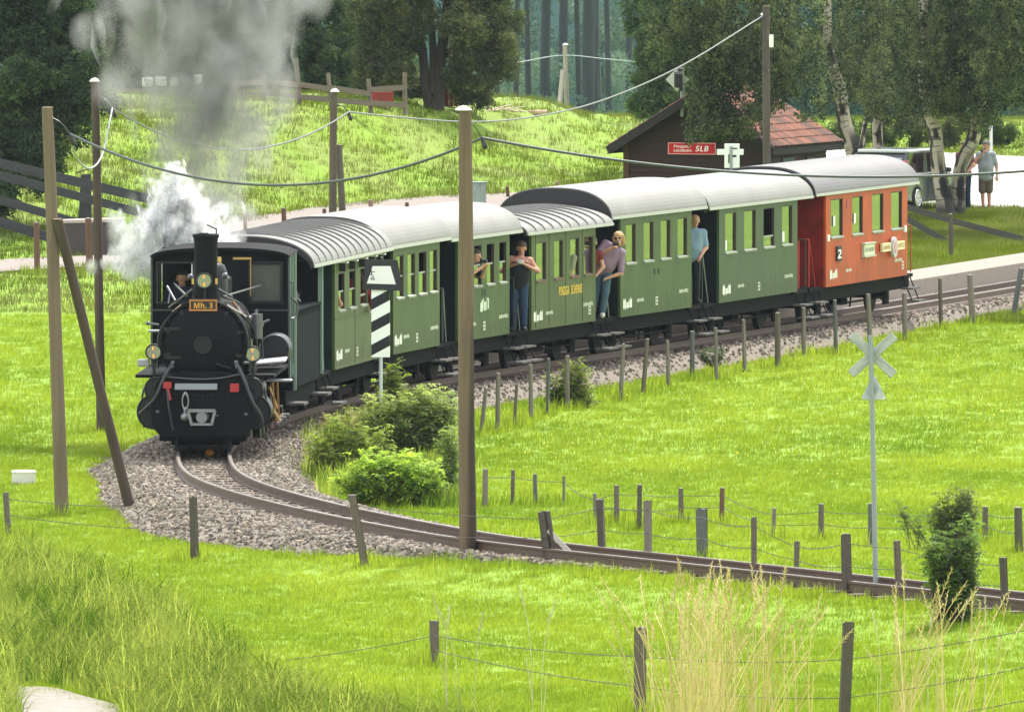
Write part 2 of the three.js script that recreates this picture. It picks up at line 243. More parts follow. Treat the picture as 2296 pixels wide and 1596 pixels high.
function strokes(x, W, H, n, color, lw, slant = 0) {   // lettering too small in the photograph to read: strokes of its size and weight
  x.strokeStyle = color; x.lineWidth = lw; const w = W / n;
  for (let i = 0; i < n; i++) { const a = i * w + lw * 0.7, b = (i + 1) * w - lw * 0.7, t = lw * 0.7 + (h3(i, n, 1) > 0.7 ? H * 0.2 : 0), m = H / 2 + (h3(i, n, 2) - 0.5) * H * 0.2, e = H - lw * 0.7; x.beginPath(); x.moveTo(a + slant, t); x.lineTo(a, e); if (h3(i, n, 3) > 0.3) { x.moveTo(a + slant, t); x.lineTo(b + slant, t); } if (h3(i, n, 4) > 0.3) { x.moveTo(a, m); x.lineTo(b, m); } if (h3(i, n, 5) > 0.4) { x.moveTo(b + slant, t); x.lineTo(b, e); } if (h3(i, n, 6) > 0.35) { x.moveTo(a, e); x.lineTo(b, e); } x.stroke(); }
}
const plateTex = lettering(256, 96, (x) => strokes(x, 256, 96, 6, '#e8e8dc', 24));
const smallTex = lettering(256, 48, (x) => strokes(x, 256, 48, 9, '#cfd4c0', 7));
const gridTex = lettering(128, 128, (x) => { x.strokeStyle = '#d6dac8'; x.lineWidth = 14; x.strokeRect(12, 12, 104, 104); x.beginPath(); x.moveTo(64, 12); x.lineTo(64, 116); x.moveTo(12, 64); x.lineTo(116, 64); x.stroke(); });

function arch(hw, eave, rise, n = 2.5, N = 28) { const o = []; for (let i = 0; i <= N; i++) { const a = -Math.cos(i / N * Math.PI), x = a * hw; o.push([x, eave + rise * Math.pow(Math.max(0, 1 - Math.pow(Math.abs(a), n)), 1 / 1.9)]); } return o; }

const wheelset = (z, r = 0.33) => [-0.42, 0.42].flatMap((x) => [cyl(r, r, 0.09, 24, [x, r, z], [0, 0, Math.PI / 2]), cyl(r + 0.02, r + 0.02, 0.025, 24, [x - Math.sign(x) * 0.045, r, z], [0, 0, Math.PI / 2])]).concat([cyl(0.06, 0.06, 1.5, 10, [0, r, z], [0, 0, Math.PI / 2])]);

function carriage(o) {
  const { pos, turn, len: LB } = onTrack(o.s0, o.s1), hz = LB / 2, hw = o.hw ?? 1.06, F = 0.76, E = o.eave ?? 2.6;
  const c = thing('railway_carriage', o.label, 'carriage', pos, turn, 'carriages of the steam train');
  const sideMat = M(o.paint, 0.5, { map: carTex, bumpMap: bumpTex, bumpScale: 0.002, specularIntensity: 0.4 }), endMat = M(o.endShade, 0.85, { map: paintTex, specularIntensity: 0.25 });  // end walls: side colour darkened, shade of the covered platforms painted in
  const T = 0.05, wt = E - o.wTop, wb = E - o.wBot, spans = o.windows.map(([a, b]) => [-hz + a * LB, -hz + b * LB]);   // (-z, y) outline: left in the photo is the front end
  for (const sgn of [1, -1]) {
    const holes = spans.map(([a, b]) => rectPath(a, wb, b, wt)), wall = extrude([[-hz, F - 0.04], [hz, F - 0.04], [hz, E], [-hz, E]], T, holes);
    sideTurn(wall); if (sgn > 0) wall.translate(hw - T, 0, 0); else wall.translate(-hw, 0, 0);
    const uvs = wall.attributes.uv, P = wall.attributes.position; for (let i = 0; i < P.count; i++) uvs.setXY(i, P.getZ(i) * 0.31 + o.s0 * 0.17, P.getY(i) * 0.31);
    const w = mesh('side_wall', wall, sideMat, c);
    if (sgn > 0) {
      const trim = [box(0.012, 0.03, LB, [hw + 0.004, F - 0.02, 0]), box(0.014, 0.022, LB, [hw + 0.004, wb - 0.10, 0])]; if (!o.plain) mesh('moulding', trim, sideMat, w);
      if (o.seams) each('panel_seam', o.seams.map((q) => box(0.008, E - F, 0.012, [hw + 0.002, (E + F) / 2, hz - q * LB])), M([0.03, 0.05, 0.02], 0.8), w);
    }
    spans.forEach(([a, b], i) => {
      const z0 = -b, z1 = -a, zc = (z0 + z1) / 2, X = sgn * (hw - T), style = (o.sash || [])[i] ?? o.sashAll ?? 'plain';
      const jambs = [box(T - 0.004, wt - wb, 0.02, [X + sgn * (T / 2 - 0.002), (wt + wb) / 2, z0 + 0.01]), box(T - 0.004, wt - wb, 0.02, [X + sgn * (T / 2 - 0.002), (wt + wb) / 2, z1 - 0.01]), box(T - 0.004, 0.02, b - a - 0.04, [X + sgn * (T / 2 - 0.002), wt - 0.01, zc])];  // dark lining: shade of the unlit jambs put into its colour
      const f = mesh('window_frame', jambs, jambShadeMat, c), panes = [], bars = [], yb = wb + 0.05, ym = lerp(wb, wt, 0.52);
      const pane = (y0, y1) => panes.push(box(0.006, y1 - y0, b - a - 0.044, [X + sgn * 0.012, (y0 + y1) / 2, zc]));
      if (style === 'open') { pane(yb, lerp(wb, wt, 0.3)); bars.push(box(0.02, 0.035, b - a - 0.044, [X + sgn * 0.02, lerp(wb, wt, 0.3), zc])); }
      else if (style === 'upper') { pane(ym, wt - 0.022); bars.push(box(0.02, 0.03, b - a - 0.044, [X + sgn * 0.02, ym, zc])); if (o.lowerGlass) pane(yb, ym); }
      else if (style === 'lower') { pane(yb, ym); bars.push(box(0.02, 0.03, b - a - 0.044, [X + sgn * 0.02, ym, zc])); }
      else pane(yb, wt - 0.022);
      each('pane', panes, paneMat, f); each('sash_bar', bars, sillMat, f);
      mesh('sill', box(T + 0.03, 0.035, b - a - 0.005, [X + sgn * (T / 2 + 0.016), wb + 0.02, zc], [0, 0, -sgn * 0.25]), o.darkSill ? M([0.16, 0.10, 0.07], 0.7) : sillMat, f);
    });
  }
  // end walls, each with a door
  for (const sgn of [1, -1]) {
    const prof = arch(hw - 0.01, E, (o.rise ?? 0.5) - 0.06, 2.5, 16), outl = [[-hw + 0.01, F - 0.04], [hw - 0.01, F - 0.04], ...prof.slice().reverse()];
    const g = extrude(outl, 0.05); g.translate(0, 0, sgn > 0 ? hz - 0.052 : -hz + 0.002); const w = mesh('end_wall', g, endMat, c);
    const d = mesh('end_door', [box(0.62, 1.72, 0.03, [0, F + 0.9, sgn * (hz + 0.012)]), box(0.5, 0.62, 0.02, [0, F + 1.25, sgn * (hz + 0.03)])], M(o.endShade.map((k) => k * 0.7), 0.7), c);
    mesh('door_handle', cyl(0.012, 0.012, 0.14, 8, [0.25, F + 0.9, sgn * (hz + 0.05)], [0, 0, Math.PI / 2]), brass, d);
  }
  mesh('floor', [box(hw * 2 - 0.1, 0.08, LB - 0.1, [0, F, 0])], innerMat, c);
  each('bench', [-hz + 0.8, -hz + 1.9, hz - 1.9, hz - 0.8].filter((z) => Math.abs(z) < hz - 0.5).map((z) => merge([box(1.5, 0.06, 0.4, [0, F + 0.45, z]), box(1.5, 0.5, 0.05, [0, F + 0.75, z])])), M([0.20, 0.13, 0.07], 0.7), c);
  // roof
  const r0 = hz + o.roofFront, r1 = -hz - o.roofRear, rl = r0 - r1, rw = hw + (o.over ?? 0.07), rise = o.rise ?? 0.5, outer = arch(rw, E, rise, o.arch ?? 2.6), inner = arch(rw - 0.03, E - 0.03, rise - 0.0, o.arch ?? 2.6);
  const rg = extrude([...outer, ...inner.slice().reverse()], rl); rg.translate(0, 0, r1); const P = rg.attributes.position, uvs = rg.attributes.uv; for (let i = 0; i < P.count; i++) uvs.setXY(i, P.getX(i) * 0.35 + o.s0 * 0.13, P.getZ(i) * 0.22);
  const roof = mesh('roof', rg, M(o.roofPaint ?? [0.225, 0.22, 0.205], 0.55, { map: roofTex, bumpMap: bumpTex, bumpScale: 0.004 }), c);
  const ft = o.fascia ?? 0.15, fo = arch(rw - 0.012, E - 0.02, rise, o.arch ?? 2.6), fi = arch(rw - 0.06, E - 0.02 - ft * 0.4, rise - ft + 0.02, o.arch ?? 2.6);
  for (const [z, sgn] of [[r0, 1], [r1, -1]]) { const g = extrude([...fo, ...fi.slice().reverse()], 0.05); g.translate(0, 0, sgn > 0 ? z - 0.02 : z - 0.03); mesh('roof_end', g, M([0.010, 0.009, 0.012], 0.6), roof); }
  each('eave_strip', [-1, 1].map((q) => box(0.02, 0.05, rl - 0.02, [q * (rw + 0.004), E - 0.012, (r0 + r1) / 2])), M([0.42, 0.42, 0.38], 0.6), roof);
  if (o.ribs) for (let i = 1; i < o.ribs; i++) {
    const z = lerp(r0, r1, i / o.ribs), pts = arch(rw + 0.006, E + 0.02, rise + 0.012, o.arch ?? 2.6, 20); mesh('roof_rib', extrude([...pts, ...arch(rw - 0.02, E, rise - 0.01, o.arch ?? 2.6, 20).reverse()], 0.035).translate(0, 0.006, z - 0.017), M([0.20, 0.195, 0.19], 0.8), roof);
  }
  if (o.brackets) each('eave_bracket', o.brackets.map((q) => box(0.10, 0.14, 0.10, [hw + 0.05, E - 0.16, hz - q * LB])), M([0.015, 0.015, 0.015], 0.7), c), each('bracket_cap', o.brackets.map((q) => box(0.15, 0.03, 0.16, [hw + 0.065, E - 0.075, hz - q * LB])), whiteMat, c);
  // underframe and running gear
  const zf = hz + o.platFront, zr = -hz - o.platRear;
  mesh('sole_bar', [box(0.12, 0.26, zf - zr, [0.86, 0.57, (zf + zr) / 2]), box(0.12, 0.26, zf - zr, [-0.86, 0.57, (zf + zr) / 2]), box(1.8, 0.2, 0.12, [0, 0.57, zf - 0.06]), box(1.8, 0.2, 0.12, [0, 0.57, zr + 0.06]), box(1.4, 0.22, zf - zr - 0.6, [0, 0.54, (zf + zr) / 2])], darkMat, c);
  const wz = Math.max(0.95, hz - 0.55);
  for (const z of [wz, -wz]) { const w = mesh('wheelset', wheelset(z), wheelMat, c); each('axle_box', [-0.72, 0.72].map((x) => merge([box(0.14, 0.2, 0.2, [x, 0.34, z]), box(0.06, 0.42, 0.34, [x + Math.sign(x) * 0.02, 0.36, z]), box(0.09, 0.05, 0.95, [x + Math.sign(x) * 0.03, 0.5, z])])), darkMat, w); }
  mesh('brake_gear', [box(0.3, 0.2, 0.5, [0.5, 0.35, 0.25]), cyl(0.13, 0.13, 0.55, 14, [-0.35, 0.4, -0.4], [Math.PI / 2, 0, 0]), rod([0.75, 0.3, wz], [0.75, 0.3, -wz], 0.02), rod([0.78, 0.45, 0.2], [0.62, 0.2, -0.3], 0.02)], darkMat, c);
  each('coupling', [zf, zr].map((z, i) => { const s = i ? -1 : 1; return merge([cyl(0.05, 0.05, 0.28, 10, [0, 0.55, z + s * 0.12], [Math.PI / 2, 0, 0]), cyl(0.16, 0.16, 0.05, 16, [0, 0.55, z + s * 0.26], [Math.PI / 2, 0, 0])]); }), darkMat, c);
  for (const [z, s, ln] of [[hz, 1, o.platFront], [-hz, -1, o.platRear]]) {
    if (ln < 0.2) continue;
    const pm = M(o.platPaint ?? o.endShade, 0.7, { map: paintTex }), pf = mesh('end_platform', box(hw * 2 - 0.12, 0.07, ln, [0, F - 0.06, z + s * ln / 2]), darkMat, c);
    const zz = z + s * (ln - 0.03);
    mesh('railing_panel', [rbox(hw * 2 - 0.44, 0.98, 0.025, 0.012, [-0.12, F + 0.43, zz]), cyl(0.05, 0.05, 1.08, 12, [hw - 0.34, F + 0.42, zz])], pm, pf);
    mesh('hand_rail', [rod([-hw + 0.1, F + 0.95, zz], [hw - 0.1, F + 0.95, zz], 0.018), rod([hw - 0.1, F, zz], [hw - 0.1, F + 0.95, zz], 0.014)], M(o.platPaint ?? [0.02, 0.026, 0.028], 0.6), pf);
    if (s > 0) mesh('stair_rail', rod([hw - 0.1, F + 0.95, zz - s * 0.02], [hw - 0.14, F - 0.02, z + s * 0.3], 0.011), o.platPaint ? pm : railGrey, pf);
    mesh('roof_post', [rod([-hw + 0.08, F, zz], [-hw + 0.08, E - 0.05, zz], 0.022)], darkMat, pf);
    each('step_board', [box(0.26, 0.035, 0.62, [hw - 0.02, 0.44, z + s * ln * 0.5]), box(0.3, 0.035, 0.66, [hw + 0.1, 0.19, z + s * ln * 0.5])], paleWood, pf);
    each('step_hanger', [-0.28, 0.28].map((q) => beam([hw - 0.12, 0.7, z + s * ln * 0.5 + q], [hw + 0.1, 0.16, z + s * ln * 0.5 + q], 0.03, 0.02)), darkMat, pf);
  }
  if (o.marks !== false) {
    print('number_plate', 0.62, 0.24, plateTex, c, [hw + 0.008, F + 0.2, hz - 0.075 * LB - 0.1]);
    print('small_lettering', 0.46, 0.07, smallTex, c, [hw + 0.008, F + 0.24, hz - 0.27 * LB]);
    print('small_lettering', 0.17, 0.17, gridTex, c, [hw + 0.008, F + 0.18, -hz + (o.gridAt ?? 0.5) * LB]);
    print('small_lettering', 0.62, 0.075, smallTex, c, [hw + 0.008, F + 0.3, -hz + 0.1 * LB + 0.1]);
  }
  c.userData.dims = undefined; delete c.userData.dims;
  return Object.assign(c, { hz, hw, LB, E, F });
}
const GREEN = [0.056, 0.094, 0.024], SHADED_GREEN = [0.005, 0.009, 0.011];  // second green is the first with platform shade put into it
const carA = carriage({ s0: SB + 69.6, s1: SB + 74.2, label: 'first green carriage behind the engine with ribbed white roof, partly behind the striped sign', paint: [0.074, 0.104, 0.030], endShade: [0.013, 0.030, 0.030], roofFront: 3.0, roofRear: 0.55, platFront: 1.0, platRear: 0.5, ribs: 13, rise: 0.5, over: 0.16, arch: 2.3, eave: 2.62, windows: [[0.083, 0.22], [0.33, 0.47], [0.58, 0.72], [0.83, 0.95]], wTop: 0.26, wBot: 0.93, sash: ['lower', 'lower', 'open', 'open'], brackets: [0.12, 0.34, 0.56, 0.78, 0.97], seams: [0.45], fascia: 0.1 });
const carB = carriage({ s0: SB + 75.6, s1: SB + 79.4, label: 'second green carriage with smooth grey-white roof, right of the striped sign', paint: GREEN, endShade: SHADED_GREEN, roofFront: 1.0, roofRear: 0.66, platFront: 0.7, platRear: 0.66, rise: 0.56, eave: 2.62, windows: [[0.07, 0.22], [0.307, 0.466], [0.548, 0.712], [0.786, 0.945]], wTop: 0.17, wBot: 0.95, sash: ['upper', 'upper', 'lower', 'upper'], lowerGlass: true, plain: true, fascia: 0.2 });
const carC = carriage({ s0: SB + 80.8, s1: SB + 84.4, label: 'green carriage directly behind the tall pole with pale roof and opened windows', paint: GREEN, endShade: SHADED_GREEN, roofFront: 0.72, roofRear: 0.66, platFront: 0.7, platRear: 0.7, rise: 0.52, eave: 2.58, windows: [[0.07, 0.21], [0.31, 0.458], [0.554, 0.70], [0.80, 0.94]], wTop: 0.16, wBot: 0.93, sashAll: 'lower', plain: true, fascia: 0.14 });
const carD = carriage({ s0: SB + 85.9, s1: SB + 90.15, label: 'low green carriage with yellow lettering on its side and ribbed roof', paint: [0.076, 0.106, 0.030], endShade: SHADED_GREEN, roofFront: 0.72, roofRear: 0.72, platFront: 0.75, platRear: 0.8, ribs: 10, rise: 0.34, arch: 2.0, over: 0.14, eave: 2.52, windows: [[0.068, 0.224], [0.348, 0.487], [0.596, 0.741], [0.818, 0.959]], wTop: 0.2, wBot: 0.94, darkSill: true, plain: true, seams: [0.06, 0.27, 0.53, 0.79], fascia: 0.06, gridAt: 0.1 });
const carE = carriage({ s0: SB + 91.8, s1: SB + 96.65, label: 'green carriage with high white roof, black arched roof front facing the camera', paint: GREEN, endShade: SHADED_GREEN, roofFront: 0.8, roofRear: 0.85, platFront: 0.8, platRear: 0.9, rise: 0.56, eave: 2.62, windows: [[0.073, 0.211], [0.321, 0.459], [0.56, 0.697], [0.798, 0.936]], wTop: 0.16, wBot: 0.93, plain: true, fascia: 0.26 });
const carF = carriage({ s0: SB + 98.6, s1: SB + 104.4, label: 'last green carriage, coupled ahead of the red one, cream roof', paint: [0.054, 0.088, 0.034], endShade: SHADED_GREEN, roofFront: 0.95, roofRear: 0.95, platFront: 0.9, platRear: 1.0, rise: 0.52, eave: 2.58, windows: [[0.075, 0.215], [0.314, 0.463], [0.562, 0.70], [0.80, 0.934]], wTop: 0.13, wBot: 0.93, sash: ['plain', 'plain', 'open', 'plain'], plain: true, fascia: 0.16 });
const carG = carriage({ s0: SB + 106.6, s1: SB + 113.2, label: 'orange-red carriage with grey roof at the tail of the train', paint: [0.50, 0.066, 0.008], endShade: [0.21, 0.018, 0.014], platPaint: [0.42, 0.03, 0.02], roofFront: 1.05, roofRear: 0.7, platFront: 1.0, platRear: 0.7, rise: 0.56, eave: 2.6, roofPaint: [0.14, 0.135, 0.137], windows: [[0.057, 0.203], [0.317, 0.447], [0.561, 0.70], [0.797, 0.935]], wTop: 0.14, wBot: 0.93, plain: true, fascia: 0.16, gridAt: 0.06 });
{ // lettering and plates
  const yellow = lettering(512, 256, (x) => { x.fillStyle = '#d9b53a'; x.textBaseline = 'middle'; x.save(); x.scale(0.8, 2.6); x.font = 'bold 74px sans-serif'; x.textAlign = 'left'; x.fillText('PINZGA', 8, 50, 275); x.fillText('SCHENKE', 328, 50, 300); x.restore(); });
  print('yellow_lettering', 1.62, 0.3, yellow, carD, [carD.hw + 0.009, 1.37, -0.42]);
  const script = lettering(256, 128, (x) => { x.translate(0, 20); x.rotate(-0.06); strokes(x, 250, 96, 7, '#d8e2cc', 13, 10); });
  print('white_script', 0.62, 0.32, script, carC, [carC.hw + 0.009, 1.31, 0.0]);
  each('small_badge', [0.09, -0.09].map((z) => box(0.012, 0.12, 0.08, [carC.hw + 0.006, 1.55, z])), M([0.03, 0.05, 0.03], 0.7), carC);
  each('small_badge', [0.12, -0.16].map((z) => box(0.012, 0.1, 0.07, [carE.hw + 0.006, 1.5, z])), M([0.02, 0.025, 0.02], 0.7), carE);
  const z = (q) => carG.hz - q * carG.LB, X = carG.hw;
  const two = lettering(128, 256, (x) => { x.fillStyle = '#16181a'; x.fillRect(0, 0, 128, 256); x.fillStyle = '#eef0ea'; x.font = 'bold 220px sans-serif'; x.textAlign = 'center'; x.textBaseline = 'middle'; x.fillText('2', 64, 136, 118); });
  const sp = mesh('class_plate', box(0.03, 0.3, 0.36, [X + 0.02, 1.36, z(0.145)]), M([0.02, 0.02, 0.022], 0.6), carG); print('class_number', 0.34, 0.29, two, sp, [X + 0.037, 1.36, z(0.145)], Math.PI / 2, true);
  const rt = lettering(256, 128, (x) => { x.fillStyle = '#cfd2b8'; x.fillRect(0, 0, 256, 128); x.translate(16, 34); strokes(x, 224, 62, 8, '#6b705c', 9, 8); });
  const rb = mesh('route_board', [box(0.05, 0.24, 0.86, [X + 0.025, 1.36, z(0.50)]), box(0.08, 0.03, 0.9, [X + 0.04, 1.49, z(0.50)]), box(0.08, 0.03, 0.9, [X + 0.04, 1.23, z(0.50)])], M([0.42, 0.42, 0.33], 0.6), carG); print('route_name', 0.82, 0.2, rt, rb, [X + 0.052, 1.36, z(0.50)], Math.PI / 2, true);
  const cream = M([0.68, 0.60, 0.36], 0.6);
  const em = mesh('crest_board', [box(0.05, 0.17, 0.66, [X + 0.05, 1.36, z(0.70)]), box(0.05, 0.17, 0.66, [X + 0.05, 1.36, z(0.875)])], cream, carG);
  const oval = new THREE.CylinderGeometry(0.2, 0.2, 0.06, 28).rotateZ(Math.PI / 2).scale(1, 1.05, 0.95); mesh('oval_crest', oval.translate(X + 0.075, 1.34, z(0.79)), M([0.46, 0.43, 0.47], 0.5), em);
  mesh('crest_shield', new THREE.CylinderGeometry(0.11, 0.11, 0.01, 20).rotateZ(Math.PI / 2).scale(1, 1.1, 0.9).translate(X + 0.111, 1.35, z(0.79)), M([0.55, 0.25, 0.24], 0.5), em);
  const lt = lettering(256, 64, (x) => strokes(x, 256, 64, 9, '#a8783c', 7)); print('crest_lettering', 0.56, 0.09, lt, em, [X + 0.078, 1.36, z(0.70)]); print('crest_lettering', 0.56, 0.09, lettering(256, 64, (x) => strokes(x, 256, 64, 5, '#a8783c', 8)), em, [X + 0.078, 1.36, z(0.875)]);
  each('marker_plate', [[0.02, 1.7], [0.965, 1.68]].map(([q, y]) => box(0.03, 0.13, 0.14, [X + 0.015, y, z(q)])), whiteMat, carG);
  mesh('sticker', box(0.008, 0.16, 0.16, [X + 0.006, 2.33, z(0.26)]), M([0.30, 0.07, 0.12], 0.6), carG);
  each('window_sticker', [0.11, 0.36].map((q) => box(0.006, 0.2, 0.14, [X - 0.02, 2.02, z(q)])), whiteMat, carG);
  each('window_sticker', [box(0.006, 0.2, 0.1, [carF.hw - 0.02, 1.82, carF.hz - 0.10 * carF.LB]), box(0.006, 0.2, 0.14, [carF.hw - 0.02, 1.84, carF.hz - 0.83 * carF.LB])], whiteMat, carF);
}
// ---------- the engine ----------
const black = M([0.006, 0.0065, 0.008], 0.42, { map: paintTex, specularIntensity: 0.7 }), blackMatte = M([0.0045, 0.0045, 0.006], 0.75, { map: paintTex, specularIntensity: 0.3 }), steel = M([0.12, 0.12, 0.13], 0.4, { metalness: 0.7 }), copper = M([0.40, 0.17, 0.08], 0.35, { metalness: 0.8 }), redPaint = M([0.30, 0.012, 0.016], 0.5), cabGreen = M([0.05, 0.085, 0.062], 0.5, { map: paintTex });
{
  const { pos, turn } = onTrack(SB + 56.6, SB + 64.4);
  const e = thing('steam_locomotive', 'black narrow gauge steam locomotive with tall chimney leading the train', 'locomotive', pos, turn);
  // z = 0 is at arc 60.5; the front beam is at z = 4.2
  const sb = mesh('smokebox', [cyl(0.70, 0.70, 1.5, 40, [0, 1.74, 3.1], [Math.PI / 2, 0, 0]), ring(0.685, 0.03, [0, 1.74, 3.85], [0, 0, 0], 40)], blackMatte, e);
  const door = lathe([[0, 0.16], [0.2, 0.145], [0.4, 0.10], [0.55, 0.03], [0.60, 0.0], [0.62, -0.03], [0.62, -0.06]], 40).rotateX(Math.PI / 2).translate(0, 1.76, 3.9); const sd = mesh('smokebox_door', door, blackMatte, e);
  mesh('door_hub', [cyl(0.13, 0.13, 0.04, 24, [0, 1.72, 4.055], [Math.PI / 2, 0, 0]), ring(0.13, 0.018, [0, 1.72, 4.08], [0, 0, 0]), box(0.03, 0.13, 0.02, [-0.03, 1.72, 4.085], [0, 0, 0.35]), box(0.03, 0.13, 0.02, [0.03, 1.72, 4.085], [0, 0, -0.35])], black, sd);
  mesh('door_hinge', [box(0.4, 0.045, 0.03, [-0.42, 1.98, 3.99], [0, 0.25, 0]), box(0.4, 0.045, 0.03, [-0.42, 1.52, 3.99], [0, 0.25, 0]), rod([0.2, 1.42, 4.02], [0.45, 1.34, 3.98], 0.016)], black, sd);
  mesh('chimney', lathe([[0.3, -0.12], [0.24, -0.02], [0.2, 0.1], [0.185, 0.3], [0.19, 0.9], [0.195, 0.98], [0.215, 1.0], [0.215, 1.05], [0.16, 1.05], [0.15, 0.6]], 32).translate(0, 2.43, 3.3), blackMatte, e);
  mesh('chimney_lid', [box(0.02, 0.1, 0.03, [0.17, 3.52, 3.3]), rod([0.17, 3.56, 3.3], [0.02, 3.63, 3.3], 0.012), box(0.14, 0.02, 0.12, [-0.03, 3.49, 3.34])], black, e);
  mesh('boiler', [cyl(0.58, 0.58, 3.4, 40, [0, 1.78, 0.85], [Math.PI / 2, 0, 0])], black, e);
  each('boiler_band', [2.2, 1.3, 0.4].map((z) => ring(0.585, 0.014, [0, 1.78, z], [0, 0, 0], 48)), steel, e);
  mesh('dome', lathe([[0.3, 0], [0.27, 0.12], [0.25, 0.5], [0.2, 0.62], [0.1, 0.68], [0, 0.69]], 28).translate(0, 2.3, 1.7), black, e);
  mesh('sand_box', rbox(0.5, 0.4, 0.5, 0.06, [0, 2.5, 0.7]), black, e);
  each('pipe', [tube([[0.34, 2.35, 3.6], [0.52, 2.22, 3.3], [0.58, 2.1, 2.2], [0.62, 2.05, 0.4], [0.6, 2.1, -0.4]], 0.028), tube([[0.48, 2.3, 3.0], [0.66, 1.95, 2.9], [0.7, 1.5, 2.8], [0.66, 1.25, 2.7]], 0.03)], M([0.42, 0.36, 0.36], 0.35, { metalness: 0.6 }), e);
  each('pipe', [tube([[0.40, 2.38, 2.9], [0.60, 2.1, 2.85], [0.665, 1.75, 2.8]], 0.022), tube([[-0.38, 2.34, 3.3], [-0.56, 2.2, 2.6], [-0.6, 2.1, 0.5]], 0.025), tube([[-0.42, 2.3, 3.5], [-0.62, 2.02, 3.4], [-0.68, 1.7, 3.3]], 0.018)], copper, e);
  each('hand_rail', [rod([0.3, 2.48, 3.3], [0.7, 2.52, -0.2], 0.016), rod([-0.3, 2.48, 3.3], [-0.75, 2.55, -0.2], 0.016), rod([0.2, 2.6, 3.4], [0.42, 2.46, 3.2], 0.02), rod([-0.2, 2.6, 3.4], [-0.62, 2.28, 3.0], 0.02), tube([[0.28, 2.5, 3.5], [0.6, 2.3, 3.1], [0.71, 1.9, 2.9], [0.71, 1.6, 2.8]], 0.014), rod([0.72, 1.95, 2.9], [0.86, 2.14, 2.7], 0.014)], steel, e);
  const pt = lettering(256, 96, (x) => { x.fillStyle = '#1a1410'; x.fillRect(0, 0, 256, 96); x.strokeStyle = '#c07a3a'; x.lineWidth = 9; x.strokeRect(6, 6, 244, 84); x.fillStyle = '#c8953c'; x.font = 'bold 70px sans-serif'; x.textAlign = 'center'; x.textBaseline = 'middle'; x.fillText('Mh. 3', 128, 51, 215); });
  const np = mesh('number_plate', [box(0.45, 0.17, 0.02, [0, 2.36, 3.97]), box(0.46, 0.014, 0.03, [0, 2.447, 3.975]), box(0.46, 0.014, 0.03, [0, 2.273, 3.975])], M([0.3, 0.14, 0.06], 0.4, { metalness: 0.6 }), e); print('plate_lettering', 0.44, 0.165, pt, np, [0, 2.36, 3.983], 0, true);
  const lampBody = (x, y, z, up) => {
    const h = mesh('headlight', [cyl(0.125, 0.11, 0.2, 24, [x, y, z - 0.11], [Math.PI / 2, 0, 0]), ring(0.122, 0.014, [x, y, z], [0, 0, 0]), box(0.05, 0.28, 0.05, [x, y - 0.24 * up, z - 0.12])], black, e);
    mesh('reflector', lathe([[0.02, -0.1], [0.07, -0.075], [0.1, -0.04], [0.116, 0]], 24).rotateX(Math.PI / 2).translate(x, y, z), M([0.42, 0.40, 0.24], 0.3, { metalness: 0.7 }), h);
    mesh('lamp_glass', cyl(0.114, 0.114, 0.006, 24, [x, y, z + 0.004], [Math.PI / 2, 0, 0]), M([0.95, 0.95, 0.8], 0.05, { transmission: 0.85, thickness: 0, ior: 1.5 }), h);
    each('amber_glint', [box(0.03, 0.05, 0.008, [x - 0.005, y + 0.062, z + 0.013]), box(0.03, 0.06, 0.008, [x, y - 0.062, z + 0.013])], M([0.95, 0.48, 0.10], 0.4), h);  // orange glints on the lamp glass, painted as small amber blocks
    return h;
  };
  lampBody(0, 2.745, 3.72, 1); lampBody(-0.81, 1.60, 3.85, 1); lampBody(0.79, 1.57, 3.85, 1);
  each('lamp_clip', [box(0.035, 0.09, 0.06, [-0.19, 2.73, 3.6]), box(0.035, 0.09, 0.06, [0.19, 2.73, 3.6])], brass, e);
  // frames, cylinders and front beam
  mesh('frame', [box(1.1, 0.5, 6.6, [0, 0.72, 0.7]), box(0.9, 0.5, 1.3, [0, 1.12, 3.1]), box(0.8, 0.6, 1.8, [0, 1.2, 0.6])], blackMatte, e);
  const beamOut = [[-0.82, 0.62], [-0.80, 0.42], [-0.66, 0.27], [0.66, 0.27], [0.80, 0.42], [0.82, 0.62], [0.80, 0.85], [0.74, 1.02], [-0.74, 1.02], [-0.80, 0.85]];
  const bb = mesh('buffer_beam', extrude(beamOut, 0.08, [], 0.012).translate(0, 0, 4.12), blackMatte, e);
  each('rivet', Array.from({ length: 11 }, (_, i) => ball(0.016, [-0.4 + i * 0.08, 0.93, 4.22], [1, 1, 0.6], 6)), black, bb);
  mesh('tread_plate', box(0.68, 0.1, 0.05, [-0.1, 1.06, 4.24], [-0.35, 0, 0]), M([0.17, 0.18, 0.19], 0.6), bb);
  mesh('front_apron', extrude([[-0.78, 1.02], [0.78, 1.02], [0.68, 1.2], [0.3, 1.28], [-0.3, 1.28], [-0.68, 1.2]], 0.5, [], 0.015).translate(0, 0, 3.55), blackMatte, bb);
  mesh('apron_edge', tube([[-0.6, 1.22, 4.09], [-0.3, 1.19, 4.1], [0, 1.18, 4.1], [0.3, 1.2, 4.1], [0.6, 1.26, 4.09]], 0.012), steel, bb);
  mesh('buffer_head', [cyl(0.09, 0.11, 0.24, 16, [0, 0.58, 4.3], [Math.PI / 2, 0, 0]), box(0.44, 0.05, 0.05, [0, 0.69, 4.42]), box(0.36, 0.04, 0.05, [0, 0.47, 4.42]), box(0.045, 0.22, 0.05, [-0.19, 0.58, 4.42], [0, 0, 0.25]), box(0.045, 0.22, 0.05, [0.19, 0.58, 4.42], [0, 0, -0.25])], M([0.20, 0.20, 0.21], 0.4, { metalness: 0.6 }), bb);
